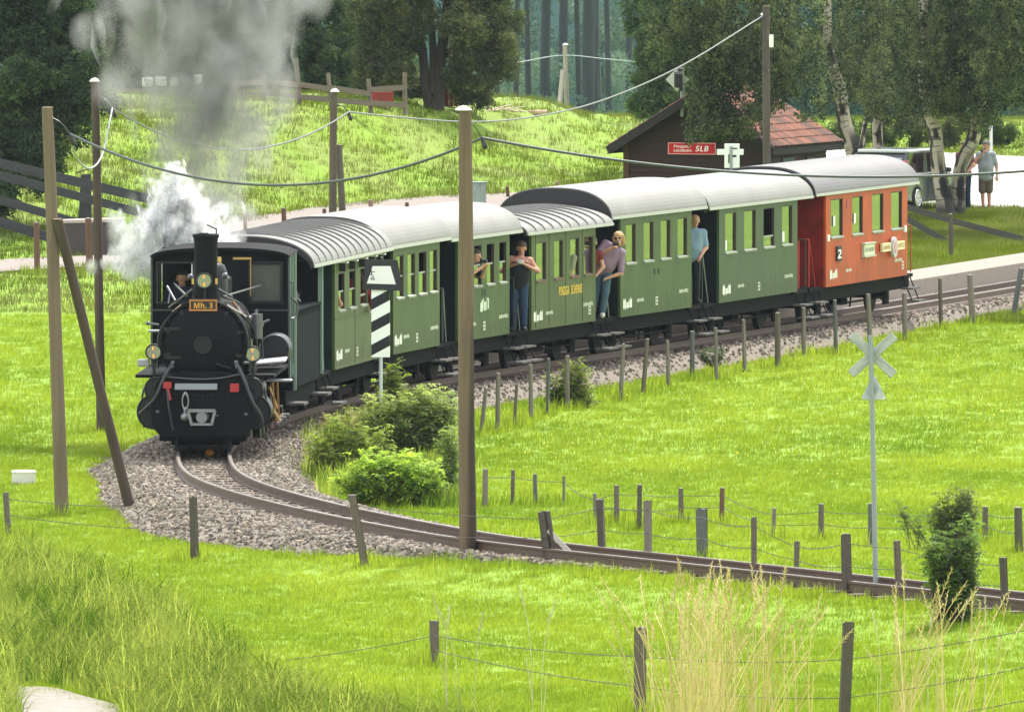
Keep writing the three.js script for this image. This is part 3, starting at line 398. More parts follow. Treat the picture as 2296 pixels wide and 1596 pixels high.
  mesh('coupling_link', [place(new THREE.TorusGeometry(0.07, 0.018, 8, 20).scale(0.7, 1.8, 1), [-0.27, 0.83, 4.27]), ball(0.07, [-0.28, 0.58, 4.28]), rod([-0.28, 0.72, 4.27], [-0.28, 0.6, 4.28], 0.02)], M([0.22, 0.22, 0.23], 0.4, { metalness: 0.6 }), bb);
  mesh('air_valve', [box(0.13, 0.1, 0.09, [-0.56, 1.09, 4.26]), rod([-0.56, 1.05, 4.26], [-0.52, 0.85, 4.28], 0.03), box(0.14, 0.13, 0.1, [0.52, 1.05, 4.26])], redPaint, bb);
  each('air_hose', [tube([[-0.56, 1.0, 4.28], [-0.54, 0.8, 4.32], [-0.5, 0.55, 4.3], [-0.47, 0.36, 4.26]], 0.018), tube([[-0.48, 1.44, 4.1], [-0.62, 1.2, 4.2], [-0.76, 0.88, 4.25], [-0.95, 0.68, 4.1], [-1.02, 0.62, 4.0]], 0.03), tube([[0.54, 1.44, 4.1], [0.66, 1.2, 4.2], [0.82, 0.8, 4.25], [0.95, 0.56, 4.15], [0.96, 0.4, 4.1]], 0.032)], M([0.018, 0.018, 0.022], 0.5), bb);
  each('hose_union', [rod([-0.48, 1.46, 4.08], [-0.5, 1.36, 4.12], 0.03), rod([0.53, 1.47, 4.08], [0.56, 1.36, 4.12], 0.034)], steel, bb);
  each('bolt', [ball(0.03, [-0.72, 0.66, 4.22]), ball(0.03, [0.7, 0.62, 4.22]), ball(0.022, [0.24, 0.6, 4.22])], steel, bb);
  each('guard_and_shade_box', [box(0.06, 0.34, 0.3, [-0.42, 0.2, 4.0]), box(0.06, 0.34, 0.3, [0.42, 0.2, 4.0]), box(1.4, 0.2, 0.04, [0, 0.28, 4.05]), box(1.1, 0.42, 3.0, [0, 0.30, 2.0])], blackMatte, e);  // inner box added, skirt widened, to stand for black shade below the beam
  for (const s of [-1, 1]) {
    const cy = mesh('cylinder', [cyl(0.27, 0.27, 0.85, 28, [s * 0.80, 0.64, 3.4], [Math.PI / 2, 0, 0]), cyl(0.2, 0.2, 0.95, 24, [s * 0.76, 1.0, 3.4], [Math.PI / 2, 0, 0]), cyl(0.12, 0.12, 1.02, 16, [s * 0.80, 0.64, 3.4], [Math.PI / 2, 0, 0])], black, e);
    each('cylinder_rim', [ring(0.27, 0.018, [s * 0.80, 0.64, 3.83], [0, 0, 0]), ring(0.19, 0.014, [s * 0.76, 1.0, 3.88], [0, 0, 0])], black, cy);
    for (const z of [1.9, 0.95, 0.0, -0.95]) { const w = mesh('driving_wheel', [cyl(0.42, 0.42, 0.09, 28, [s * 0.43, 0.42, z], [0, 0, Math.PI / 2]), cyl(0.3, 0.3, 0.12, 20, [s * 0.74, 0.42, z], [0, 0, Math.PI / 2]), cyl(0.1, 0.1, 0.3, 12, [s * 0.84, 0.42, z], [0, 0, Math.PI / 2])], black, e); mesh('crank_pin', cyl(0.05, 0.05, 0.26, 10, [s * 0.98, 0.34, z + 0.1], [0, 0, Math.PI / 2]), steel, w); }
    mesh('side_rod', [beam([s * 1.0, 0.34, 2.05], [s * 1.0, 0.34, -0.85], 0.04, 0.09)], M([0.34, 0.22, 0.15], 0.35, { metalness: 0.7 }), e);
    mesh('main_rod', [beam([s * 1.06, 0.62, 2.9], [s * 1.06, 0.36, 1.05], 0.04, 0.08), beam([s * 0.98, 0.98, 2.6], [s * 1.04, 0.6, 1.5], 0.03, 0.06), rod([s * 1.0, 1.05, 2.2], [s * 1.03, 0.4, 1.9], 0.03), rod([s * 1.02, 1.0, 1.2], [s * 1.03, 0.35, 0.9], 0.026)], M([0.40, 0.20, 0.11], 0.35, { metalness: 0.7 }), e);
    mesh('running_board', [box(0.44, 0.05, 4.6, [s * 0.9, 1.2, 1.3])], blackMatte, e);
  }
  each('foot_plate', [rbox(0.56, 0.035, 0.6, 0.015, [0.98, 1.40, 2.55], [0.06, 0, 0.1]), rbox(0.42, 0.035, 0.34, 0.015, [1.1, 1.06, 1.9]), rbox(0.26, 0.035, 0.2, 0.015, [0.72, 1.42, 3.6])], M([0.36, 0.35, 0.38], 0.5), e);
  each('foot_plate', [rbox(0.2, 0.12, 0.1, 0.03, [-0.98, 1.42, 3.7]), rbox(0.3, 0.03, 0.3, 0.012, [-0.84, 1.88, 2.4])], M([0.26, 0.26, 0.29], 0.5), e);
  const tk = mesh('air_tank', [cyl(0.25, 0.25, 0.9, 28, [1.02, 1.55, 1.5], [Math.PI / 2, 0, 0])], black, e); mesh('tank_rim', [ring(0.245, 0.016, [1.02, 1.55, 1.955], [0, 0, 0], 30)], steel, tk);
  mesh('air_pump', [cyl(0.09, 0.09, 0.4, 16, [0.80, 1.98, 2.9]), cyl(0.11, 0.11, 0.08, 16, [0.80, 2.02, 2.9]), rod([0.8, 2.0, 2.9], [1.0, 2.08, 2.85], 0.02)], steel, e);
  each('valve', [rod([-0.78, 2.0, 2.9], [-0.98, 2.02, 2.8], 0.02), ball(0.035, [-0.97, 2.02, 2.8]), rod([-0.66, 2.62, 2.8], [-0.5, 2.4, 3.2], 0.018), rod([-0.62, 2.35, 3.1], [-0.6, 2.55, 2.9], 0.012), ball(0.05, [0.26, 2.78, 2.5]), ball(0.05, [-0.3, 2.76, 2.5])], steel, e);
  // cab
  const cw = 1.13, corner = (x0, x1, y0, y1, r) => [[x0, y0], [x1, y0], [x1, y1 - r], [x1 - r * 0.3, y1 - r * 0.3], [x1 - r, y1], [x0 + r, y1], [x0 + r * 0.3, y1 - r * 0.3], [x0, y1 - r]];
  const cf = extrude(corner(-cw, cw, 0.95, 3.05, 0.14), 0.05, [rectPath(-1.02, 2.24, -0.46, 2.86), rectPath(0.5, 2.24, 0.99, 2.86)]).translate(0, 0, -0.45); const cfm = mesh('cab_front', cf, blackMatte, e);
  mesh('window_frame', [[-1.02, -0.46], [0.5, 0.99]].map(([a, b]) => [box(b - a + 0.08, 0.035, 0.03, [(a + b) / 2, 2.88, -0.385]), box(b - a + 0.08, 0.035, 0.03, [(a + b) / 2, 2.22, -0.385]), box(0.035, 0.62, 0.03, [a - 0.02, 2.55, -0.385]), box(0.035, 0.62, 0.03, [b + 0.02, 2.55, -0.385])]), black, cfm);
  mesh('pane', box(0.48, 0.6, 0.008, [0.745, 2.55, -0.43]), M([0.5, 0.5, 0.48], 0.15, { transmission: 0.9, thickness: 0, ior: 1.35 }), cfm);
  each('edge_bead', [box(0.03, 2.0, 0.03, [cw, 1.95, -0.385]), box(0.03, 2.0, 0.03, [-cw, 1.95, -0.385]), box(0.62, 0.02, 0.02, [0.83, 2.10, -0.385]), box(0.62, 0.02, 0.02, [-0.83, 2.10, -0.385])], M([0.05, 0.055, 0.06], 0.35), cfm);
  each('cab_side', [extrude([[0.45, 0.95], [0.95, 0.95], [0.95, 1.85], [0.95, 3.0], [0.45, 3.0]].map(([a, y]) => [a, y]), 0.04).rotateY(Math.PI / 2).translate(cw - 0.04, 0, 0), extrude([[0.45, 0.95], [2.6, 0.95], [2.6, 1.9], [2.2, 1.9], [2.2, 3.0], [0.45, 3.0]], 0.04).rotateY(Math.PI / 2).translate(-cw, 0, 0), extrude([[1.9, 0.95], [2.6, 0.95], [2.6, 3.0], [1.9, 3.0]], 0.04).rotateY(Math.PI / 2).translate(cw - 0.04, 0, 0)], cabGreen, e);
  each('cab_post', [box(0.06, 2.0, 0.06, [cw, 1.98, -0.98]), box(0.06, 2.0, 0.06, [cw, 1.98, -1.86])], M([0.16, 0.25, 0.20], 0.45), e);
  each('grab_rail', [rod([cw + 0.05, 1.2, -0.9], [cw + 0.05, 2.5, -0.9], 0.014), tube([[cw + 0.03, 2.3, -0.5], [cw + 0.12, 2.2, -0.6], [cw + 0.1, 2.0, -0.6], [cw + 0.03, 1.95, -0.5]], 0.02), box(0.1, 0.03, 0.05, [cw + 0.04, 2.55, -0.42])], steel, e);
  const cr = [...arch(cw + 0.02, 2.98, 0.15, 2.6), ...arch(cw - 0.03, 2.94, 0.14, 2.6).reverse()]; const crm = mesh('cab_roof', extrude(cr, 2.5).translate(0, 0, -2.75), M([0.007, 0.007, 0.008], 0.85, { specularIntensity: 0.3 }), e);
  each('brass_trim', [box(0.22, 0.035, 0.02, [-0.3, 2.95, -0.37]), box(0.3, 0.035, 0.02, [0.36, 2.95, -0.37]), box(0.014, 0.6, 0.02, [0.5, 2.64, -0.37])], brass, crm);
  mesh('cab_floor', [box(2.1, 0.06, 2.4, [0, 1.0, -1.6]), box(2.2, 1.1, 0.04, [0, 1.5, -2.6]), extrude([[-1.1, 2.0], [1.1, 2.0], [1.1, 3.05], [-1.1, 3.05]], 0.04, [rectPath(-0.62, 2.5, -0.42, 2.8)]).translate(0, 0, -2.64)], blackMatte, e);
  each('steam_pipe', [cyl(0.05, 0.05, 0.3, 10, [0.1, 2.9, 1.7]), cyl(0.04, 0.04, 0.25, 10, [-0.1, 2.86, 1.7])], brass, e);
  each('pipe', [tube([[0.5, 2.25, 3.2], [0.74, 1.95, 3.0], [0.8, 1.6, 2.9], [0.78, 1.25, 3.1]], 0.022), tube([[0.55, 2.15, 2.4], [0.8, 1.9, 2.3], [0.86, 1.4, 2.3]], 0.02), tube([[-0.5, 2.25, 3.2], [-0.76, 1.9, 3.0], [-0.8, 1.3, 3.0]], 0.022), tube([[0.86, 1.2, 3.5], [0.98, 0.95, 3.7], [0.98, 0.55, 3.6], [0.9, 0.35, 3.3]], 0.018), tube([[-0.86, 1.2, 3.5], [-0.99, 0.95, 3.7], [-1.0, 0.5, 3.6]], 0.018)], M([0.035, 0.03, 0.03], 0.4, { metalness: 0.4 }), e);
  each('bolt', Array.from({ length: 22 }, (_, i) => ball(0.014, [0.665 * Math.cos(i / 22 * 6.283), 1.74 + 0.665 * Math.sin(i / 22 * 6.283), 3.885], [1, 1, 0.7], 6)), black, sb);
  each('door_clamp', Array.from({ length: 10 }, (_, i) => box(0.05, 0.09, 0.03, [0.6 * Math.cos(i / 10 * 6.283 + 0.3), 1.74 + 0.6 * Math.sin(i / 10 * 6.283 + 0.3), 3.91], [0, 0, i / 10 * 6.283 + 0.3 - Math.PI / 2])), black, sd);
  globalThis.ENGINE = e;
}
{
  const { pos, turn, len } = onTrack(SB + 63.7, SB + 67.9);
  const t = thing('coal_tender', 'dark green-black coal tender coupled between engine and first carriage', 'tender', pos, turn); const h = len / 2;
  mesh('tank', [rbox(2.16, 1.3, len - 0.1, 0.05, [0, 1.3, 0]), box(2.2, 0.03, len - 0.08, [0, 1.96, 0])], M([0.006, 0.012, 0.013], 0.95, { map: paintTex, specularIntensity: 0.15 }), t);
  each('corner_strip', [box(0.08, 1.9, 0.09, [1.08, 1.7, -h + 0.3]), box(0.05, 1.3, 0.06, [1.09, 1.3, h - 0.1])], M([0.20, 0.29, 0.24], 0.5, { map: paintTex }), t);
  const coal = []; for (let i = 0; i < 160; i++) { const x = rr(-0.9, 0.9), z = rr(-h + 0.4, h - 0.3); coal.push(new THREE.DodecahedronGeometry(rr(0.05, 0.11), 0).rotateX(rr(0, 3)).rotateY(rr(0, 3)).translate(x, 1.98 + 0.25 * (1 - x * x) * rr(0.4, 1), z)); } mesh('coal', coal, M([0.012, 0.012, 0.014], 0.5), t, 'stuff');
  mesh('rear_wall', [box(2.16, 2.0, 0.06, [0, 1.65, -h + 0.25])], blackMatte, t);
  mesh('sole_bar', [box(1.9, 0.3, len, [0, 0.5, 0])], darkMat, t);
  for (const z of [-h + 0.7, h - 0.7]) mesh('wheelset', wheelset(z), wheelMat, t);
  each('step_board', [box(0.3, 0.04, 0.6, [1.1, 0.42, -h + 0.4]), box(0.3, 0.04, 0.6, [1.1, 0.42, h - 0.4])], paleWood, t);
}
// ---------- poles, cables, fences, signs ----------
const hit = (u, v) => { const r = sight(u, v), at = (t) => V(0, EYE, 0).addScaledVector(r, t), under = (t) => { const p = at(t), [s, o] = -p.z < 345 ? nearLine(p.x, p.z) : [0, 99], e = o < 0 ? leftOf(s - SB) : rightOf(s - SB); return p.y < Math.max(ground(p.x, p.z), Math.abs(o) < e ? ballastY(o, s) : -9); }; let a = 100; while (a < 620 && !under(a + 1)) a += 1; if (a >= 620) return onLevel(u, v, -0.1); let b = a + 1; for (let i = 0; i < 12; i++) { const m = (a + b) / 2; if (under(m)) b = m; else a = m; } return at(b); };
const sameDepth = (p, u, v) => { const f = sight(u, v); return V(0, EYE, 0).addScaledVector(f, -p.z / -f.z); };   // the point on that sight line in the upright plane through p
const poleMat = M([0.175, 0.130, 0.088], 0.9, { map: woodTex, bumpMap: woodTex, bumpScale: 0.006 }), poleDark = M([0.085, 0.062, 0.048], 0.92, { map: woodTex, bumpMap: woodTex, bumpScale: 0.006 }), capMat = M([0.72, 0.70, 0.66], 0.6), cableMat = M([0.05, 0.06, 0.06], 0.5), insul = M([0.02, 0.02, 0.022], 0.4);
function taper(a, b, r0, r1, seg = 10, n = 14, wob = 0.012) {   // a slightly crooked round timber
  const d = b.clone().sub(a), Lh = d.length(), g = new THREE.CylinderGeometry(r1, r0, Lh, n, seg), P = g.attributes.position; g.translate(0, Lh / 2, 0);
  const k = rnd() * 50; for (let i = 0; i < P.count; i++) { const y = P.getY(i), s = 1 + 0.07 * (noise(P.getX(i) * 9 + k, y * 0.9, P.getZ(i) * 9) - 0.5); P.setXYZ(i, P.getX(i) * s + wob * (noise(y * 0.4, k) - 0.5) * 4, y, P.getZ(i) * s + wob * (noise(y * 0.4, k + 9) - 0.5) * 4); }
  const uv = g.attributes.uv; for (let i = 0; i < uv.count; i++) uv.setXY(i, uv.getX(i), uv.getY(i) * Lh * 0.32 + k); g.computeVertexNormals();
  g.applyQuaternion(new THREE.Quaternion().setFromUnitVectors(V(0, 1, 0), d.clone().normalize())); return g.translate(a.x, a.y, a.z);
}
function pole(label, base, top, r0, r1, mat, cap, name = 'telegraph_pole') {
  const t = thing(name, label, name === 'telegraph_pole' ? 'telegraph pole' : 'prop', base), rel = top.clone().sub(base);
  mesh('timber', taper(V(0, -0.3, 0), rel, r0, r1), mat, t);
  if (cap) mesh('cap', lathe([[0, 0.06], [r1 * 0.8, 0.035], [r1 * 1.25, 0], [r1 * 1.25, -0.015], [r1, -0.015]], 16).translate(rel.x, rel.y + 0.005, rel.z), capMat, t);
  else mesh('sawn_top', cyl(r1 * 0.98, r1 * 0.98, 0.01, 14, [rel.x, rel.y + 0.005, rel.z]), M([0.36, 0.27, 0.17], 0.9), t);
  return t;
}
const holder = (t, base, at, from) => { const a = from.clone().sub(base), b = at.clone().sub(base); mesh('bracket', tube([a, a.clone().lerp(b, 0.5).add(V(0, 0.05, 0)), b], 0.012, 10, 5), insul, t); mesh('insulator', [cyl(0.028, 0.04, 0.13, 12, b.clone().add(V(0.02, -0.07, 0)), [0, 0, 0.35]), cyl(0.045, 0.03, 0.05, 12, b.clone().add(V(0.045, -0.14, 0)), [0, 0, 0.35])], insul, t); };
const p1b = hit(140, 1155), p1t = sameDepth(p1b, 106, 241), P1 = pole('tall weathered pole at the far left with a plain sawn top', p1b, p1t, 0.112, 0.085, poleMat, false);
const p1s = V(p1b.x, p1b.y, -193.4), pr0 = hit(298, 1128); pole('slanting dark prop leaning on the leftmost pole', pr0, atDepth(128, 492, 190.0), 0.085, 0.075, poleDark, false, 'pole_prop');
const p2b = hit(227, 968), p2t = sameDepth(p2b, 211, 182), P2 = pole('white capped dark pole left of the engine, behind the leaning prop', p2b, p2t, 0.085, 0.07, poleDark, true);
const p3b = V((742 - 1148) / FOC * 240, -0.3, -240), p3t = atDepth(750, 205, 240), P3 = pole('white capped pole rising behind the roof of the second carriage', p3b, p3t, 0.085, 0.07, M([0.115, 0.09, 0.068], 0.9, { map: woodTex }), true);
pole('grey prop leaning on the pole behind the second carriage', V((782 - 1148) / FOC * 240.6, -0.3, -240.6), atDepth(760, 325, 240.25), 0.08, 0.065, M([0.15, 0.13, 0.11], 0.9, { map: woodTex }), false, 'pole_prop');
const p4b = hit(1047, 1238), p4t = sameDepth(p4b, 1039, 246), P4 = pole('tallest brown pole in the middle, standing before the third carriage', p4b, p4t, 0.128, 0.095, poleMat, true);
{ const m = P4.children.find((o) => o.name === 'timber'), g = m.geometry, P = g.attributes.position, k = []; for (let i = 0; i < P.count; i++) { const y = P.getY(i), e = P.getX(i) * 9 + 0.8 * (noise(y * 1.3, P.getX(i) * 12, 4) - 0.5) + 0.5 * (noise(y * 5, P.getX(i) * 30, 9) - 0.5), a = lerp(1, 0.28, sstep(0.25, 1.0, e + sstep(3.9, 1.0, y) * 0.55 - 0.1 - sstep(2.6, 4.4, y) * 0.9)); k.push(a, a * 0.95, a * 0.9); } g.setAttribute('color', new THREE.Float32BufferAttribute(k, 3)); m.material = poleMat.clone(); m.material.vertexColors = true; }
const p5b = V((1722 - 1148) / FOC * 286, -0.1, -286), p5t = atDepth(1719, 14, 286), P5 = pole('tall grey-brown pole in front of the wooden hut', p5b, p5t, 0.1, 0.085, M([0.10, 0.08, 0.068], 0.9, { map: woodTex }), false);
mesh('junction_box', rbox(0.1, 0.29, 0.1, 0.02, atDepth(1730, 92, 285.9).sub(p5b)), whiteMat, P5); mesh('drop_wire', tube([atDepth(1713, 36, 285.9).sub(p5b), atDepth(1705, 90, 285.9).sub(p5b), atDepth(1708, 145, 285.9).sub(p5b), atDepth(1726, 160, 285.9).sub(p5b), atDepth(1731, 108, 285.85).sub(p5b)], 0.012, 30, 5), insul, P5); mesh('wire_clamp', rbox(0.14, 0.06, 0.06, 0.015, atDepth(1713, 32, 286).sub(p5b)), whiteMat, P5);
const a6 = V((1274 - 1148) / FOC * 470, -3.6, -470); const P6 = pole('far pole with a white cap before the blue forest', a6, atDepth(1268, 100, 470), 0.11, 0.09, M([0.42, 0.38, 0.33], 0.9, { map: woodTex }), true); pole('pale prop leaning on the far pole before the forest', V((1240 - 1148) / FOC * 469, -3.6, -469), atDepth(1262, 157, 469.7), 0.11, 0.09, M([0.50, 0.46, 0.41], 0.9, { map: woodTex }), false, 'pole_prop');
const hang = (a, b, drop, r, label, name = 'overhead_cable', mat = cableMat) => { const pts = []; for (let i = 0; i <= 24; i++) { const t = i / 24, p = a.clone().lerp(b, t); p.y -= 4 * drop * t * (1 - t); pts.push(p); } const m = mesh(name, tube(pts, r, 60, 7), mat); return tag(m, label, 'cable'); };
const cA = atDepth(157, 301, 190), cB = atDepth(1081, 309, 181), cE = atDepth(2720, 330, 184);
hang(cA, cB, 0.73, 0.021, 'thick dark cable sagging between leftmost pole and tall middle pole'); hang(cB, cE, 0.5, 0.021, 'thick cable sagging from the tall middle pole across the carriages to the right');
const cC = atDepth(251, 242, 214.5), cD = atDepth(781, 251, 240), cH = atDepth(1712, 35, 286);
hang(cC, cD, 0.72, 0.016, 'thin grey cable sagging over the engine smoke', 'overhead_cable', M([0.12, 0.13, 0.13], 0.5));
{ const q = [atDepth(781, 251, 240), atDepth(910, 264, 246), atDepth(1060, 273, 254), atDepth(1200, 261, 262), atDepth(1350, 225, 270), atDepth(1527, 148, 278), cH]; tag(mesh('overhead_cable', tube(q, 0.017, 90, 7), M([0.15, 0.16, 0.15], 0.6)), 'pale cable rising from the pole behind the train to the pole by the hut', 'cable'); }
tag(mesh('jumper_cable', tube([cA, atDepth(163, 335, 192), atDepth(185, 371, 198), atDepth(207, 375, 203), atDepth(232, 335, 210), cC], 0.016, 50, 7), M([0.28, 0.30, 0.30], 0.5)), 'looped pale cable joining the two lines beside the left poles', 'cable');
tag(mesh('thin_wire', tube([atDepth(1160, 140, 466), atDepth(1262, 124, 470), atDepth(1360, 132, 466), atDepth(1460, 142, 462)], 0.016, 30, 5), M([0.4, 0.44, 0.45], 0.6)), 'thin wire on the far pole before the forest', 'wire');
holder(P1, p1b, cA, sameDepth(p1b, 110, 262)); holder(P2, p2b, cC, sameDepth(p2b, 216, 215)); holder(P3, p3b, cD, atDepth(752, 235, 240)); holder(P4, p4b, cB, sameDepth(p4b, 1046, 270));

const postGrey = [[0.145, 0.118, 0.098], [0.20, 0.175, 0.155], [0.095, 0.08, 0.066], [0.12, 0.125, 0.125]].map((k) => M(k, 0.95, { map: woodTex, bumpMap: woodTex, bumpScale: 0.008 })), postBrown = M([0.15, 0.08, 0.055], 0.95, { map: woodTex });
const FEET = [];
function post(ub, vb, ut, vt, w, label, group, mat, name = 'fence_post', square) {
  const b = hit(ub, vb), t = sameDepth(b, ut, vt), o = thing(name, label, 'fence post', b, 0, group), rel = t.clone().sub(b), r = w / 2 / (FOC / -b.z) * 0.95;
  rel.z += rr(-0.05, 0.05);
  let g; if (square) { g = beam(V(0, -0.2, 0), rel, r * 1.8, r * 1.5); const P = g.attributes.position; for (let i = 0; i < P.count; i++) P.setXYZ(i, P.getX(i) + rr(-1, 1) * 0.006, P.getY(i) + (P.getY(i) > 0.2 ? rr(-0.015, 0.015) : 0), P.getZ(i)); g.computeVertexNormals(); } else g = taper(V(0, -0.2, 0), rel, r * 1.06, r * 0.92, 5, 9, 0.006);
  mesh('timber', g, mat, o);
  mesh('weathered_top', square ? box(r * 1.7, 0.012, r * 1.4, rel) : ball(r * 0.86, rel, [1, 0.35, 1], 9), M([0.24, 0.21, 0.185], 0.95), o);
  o.userData.top = undefined; delete o.userData.top; FEET.push(b); return { b, t, o };
}
const ORD = ['leftmost', 'second', 'third', 'fourth', 'fifth', 'sixth', 'seventh', 'eighth', 'ninth', 'tenth', 'eleventh', 'twelfth', 'thirteenth', 'fourteenth', 'fifteenth', 'sixteenth', 'seventeenth', 'eighteenth', 'nineteenth', 'twentieth', 'twenty-first', 'twenty-second'];
const row = (list, text, group, mats, sq) => list.map(([a, b, c, d, w], i) => post(a, b, c, d, w, `${ORD[i]} post from the left, ${text}`, group, mats[i % mats.length], 'fence_post', sq));
const rowA = row([[20, 1200, 12, 1105, 15], [437, 1255, 432, 1115, 17], [824, 1268, 789, 1110, 24], [1234, 1256, 1216, 1148, 22], [1352, 1250, 1345, 1120, 19], [1455, 1262, 1452, 1123, 16], [1577, 1264, 1573, 1142, 23], [1691, 1290, 1691, 1160, 13], [1786, 1292, 1788, 1214, 11], [1901, 1335, 1897, 1197, 20], [2018, 1335, 2012, 1213, 17], [2256, 1372, 2250, 1250, 16]], 'barbed wire fence on the near side of the rails', 'posts of the fence before the track', [postGrey[0], postGrey[2], postGrey[0], postGrey[2], postGrey[2], postGrey[1], postGrey[3], postGrey[0]], true);
{ const d = post(1250, 1256, 1228, 1146, 13, 'dark narrow post set right against the braced fence post', 'posts of the fence before the track', postGrey[2]); const b = rowA[3].b; tag(mesh('fence_brace', beam(sameDepth(b, 1229, 1188), sameDepth(b, 1300, 1262), 0.07, 0.07), M([0.55, 0.52, 0.47], 0.9, { map: woodTex })), 'pale slanting timber bracing the double fence post before the track', 'brace'); }
const rowB = row([[1087, 1137, 1088, 1052, 14], [1150, 1132, 1151, 1054, 10], [1201, 1132, 1199, 1063, 10], [1264, 1132, 1264, 1067, 7], [1335, 1172, 1333, 1107, 9], [1382, 1175, 1382, 1089, 13], [1434, 1190, 1435, 1087, 12], [1528, 1172, 1527, 1095, 13], [1620, 1172, 1621, 1094, 12], [1735, 1206, 1737, 1140, 10], [1843, 1210, 1843, 1130, 14], [1952, 1226, 1952, 1129, 14], [2160, 1192, 2158, 1138, 12], [2174, 1202, 2172, 1112, 18], [2212, 1213, 2211, 1136, 15], [2286, 1240, 2283, 1138, 20]], 'short fence in the meadow beyond the front rails', 'posts of the meadow fence beyond the rails', [postGrey[1], postGrey[0], postGrey[3], postGrey[1], postGrey[1], postGrey[0], postGrey[2], postGrey[0], postBrown]);
const rowC = row([[857, 1013, 856, 966, 10], [1011, 978, 1013, 875, 8], [1076, 975, 1090, 870, 10], [1115, 968, 1117, 837, 11], [1150, 957, 1158, 862, 8], [1190, 940, 1189, 818, 11], [1229, 930, 1230, 804, 9], [1274, 918, 1273, 798, 11], [1390, 900, 1398, 772, 10], [1442, 882, 1452, 760, 11], [1498, 868, 1497, 764, 9], [1551, 850, 1552, 743, 12], [1608, 853, 1605, 735, 9], [1671, 835, 1667, 717, 10], [1745, 823, 1744, 702, 14], [1803, 797, 1802, 690, 11], [1877, 795, 1873, 673, 10], [1953, 786, 1947, 660, 12], [2032, 765, 2030, 658, 12], [2112, 737, 2109, 625, 10], [2184, 727, 2176, 617, 15], [2268, 712, 2291, 602, 14]], 'row along the ballast below the carriages', 'posts along the ballast', [postGrey[1], postGrey[3], postGrey[1], postGrey[1], postGrey[0]]);
tag(mesh('fence_brace', beam(sameDepth(rowC[21].b, 2262, 706), sameDepth(rowC[21].b, 2320, 678), 0.06, 0.06), postGrey[1]), 'grey pole propping the last leaning fence post at the right edge', 'brace');
const rowD = row([[975, 1490, 973, 1393, 20], [1434, 1606, 1436, 1407, 25], [1890, 1650, 1903, 1396, 31]], 'nearest fence at the bottom of the picture', 'posts of the nearest fence', [postGrey[0], postGrey[0], postGrey[2]], true);
row([[82, 612, 80, 499, 14], [200, 604, 196, 490, 16], [551, 530, 548, 478, 9], [638, 510, 635, 467, 12], [729, 500, 727, 468, 10], [832, 480, 830, 449, 12], [913, 470, 912, 454, 10], [1141, 444, 1138, 418, 9], [1250, 430, 1249, 408, 9]], 'brown stake along the gravel road behind the train', 'stakes along the gravel road', [postBrown, postBrown, M([0.30, 0.21, 0.16], 0.95, { map: woodTex })]);
post(2133, 580, 2133, 480, 11, 'single dark fence post on the shaded grass bank beside the red carriage', undefined, postGrey[2]);
function strand(posts, f, label, ext = []) {     // barbed wire from post to post
  const pts = [...(ext[0] ? [ext[0]] : []), ...posts.map((p) => p.b.clone().lerp(p.t, f).add(V(0, 0, 0.07))), ...(ext[1] ? [ext[1]] : [])], g = [];
  for (let i = 0; i < pts.length - 1; i++) { const a = pts[i], b = pts[i + 1], q = []; for (let k = 0; k <= 8; k++) { const t = k / 8, p = a.clone().lerp(b, t); p.y -= 0.05 * 4 * t * (1 - t) * Math.min(1, a.distanceTo(b) / 4); q.push(p); } const c = new THREE.CatmullRomCurve3(q); g.push(new THREE.TubeGeometry(c, 12, 0.0045, 4)); const n = Math.floor(a.distanceTo(b) / 0.16); for (let k = 1; k < n; k++) { const p = c.getPoint(k / n), d = V(rr(-1, 1), rr(-1, 1), rr(-1, 1)).normalize().multiplyScalar(0.02); g.push(rod(p.clone().sub(d), p.clone().add(d), 0.003, 0.003, 3)); } }
  tag(mesh('barbed_wire', g, M([0.07, 0.06, 0.055], 0.7)), label, 'barbed wire');
}
const ends = (v, z0 = 0) => [hit(-40, v), hit(2400, v)];
strand(rowA, 0.86, 'upper barbed wire strand on the posts before the track'); strand(rowA, 0.48, 'lower barbed wire strand on the posts before the track');
strand(rowB, 0.8, 'upper barbed wire strand of the meadow fence beyond the rails'); strand(rowB.slice(4), 0.45, 'lower barbed wire strand of the meadow fence beyond the rails');
{ const e = sameDepth(rowD[2].b, 2340, 1405), w = sameDepth(rowD[0].b, 640, 1480); strand(rowD, 0.68, 'top barbed wire strand of the nearest fence', [w, e]); strand(rowD, 0.34, 'middle barbed wire strand of the nearest fence', [undefined, e.clone().add(V(0, -0.42, 0))]); strand(rowD.slice(1), 0.06, 'lowest barbed wire strand of the nearest fence', [undefined, e.clone().add(V(0, -0.8, 0))]); }

// fence of rough rails at the top of the bank
{
  const t = thing('rail_fence', 'weathered wooden post and rail fence on top of the grass bank', 'fence', atDepth(750, 235, 337)), o = t.position, q = (u, v, d = 337) => atDepth(u, v, d).sub(o);
  const wm = M([0.20, 0.165, 0.13], 0.95, { map: woodTex });
  for (const [a, b, c, d] of [[275, 222, 273, 190], [410, 222, 408, 190], [592, 232, 590, 170], [672, 228, 663, 130], [745, 240, 735, 163], [832, 242, 826, 176], [908, 246, 907, 162]]) mesh('post', taper(q(a, b + 12), q(c, d), 0.065, 0.055, 4, 8, 0.004), wm, t);
  for (const [a, b, c, d] of [[592, 181, 668, 190], [668, 189, 740, 199], [738, 196, 830, 210], [828, 201, 908, 196], [592, 209, 672, 216], [672, 217, 832, 232], [832, 231, 908, 236], [410, 196, 592, 183], [410, 215, 592, 212], [275, 205, 410, 200]]) mesh('rail', beam(q(a, b, 336.9), q(c, d, 336.9), 0.05, 0.14), wm, t);
}
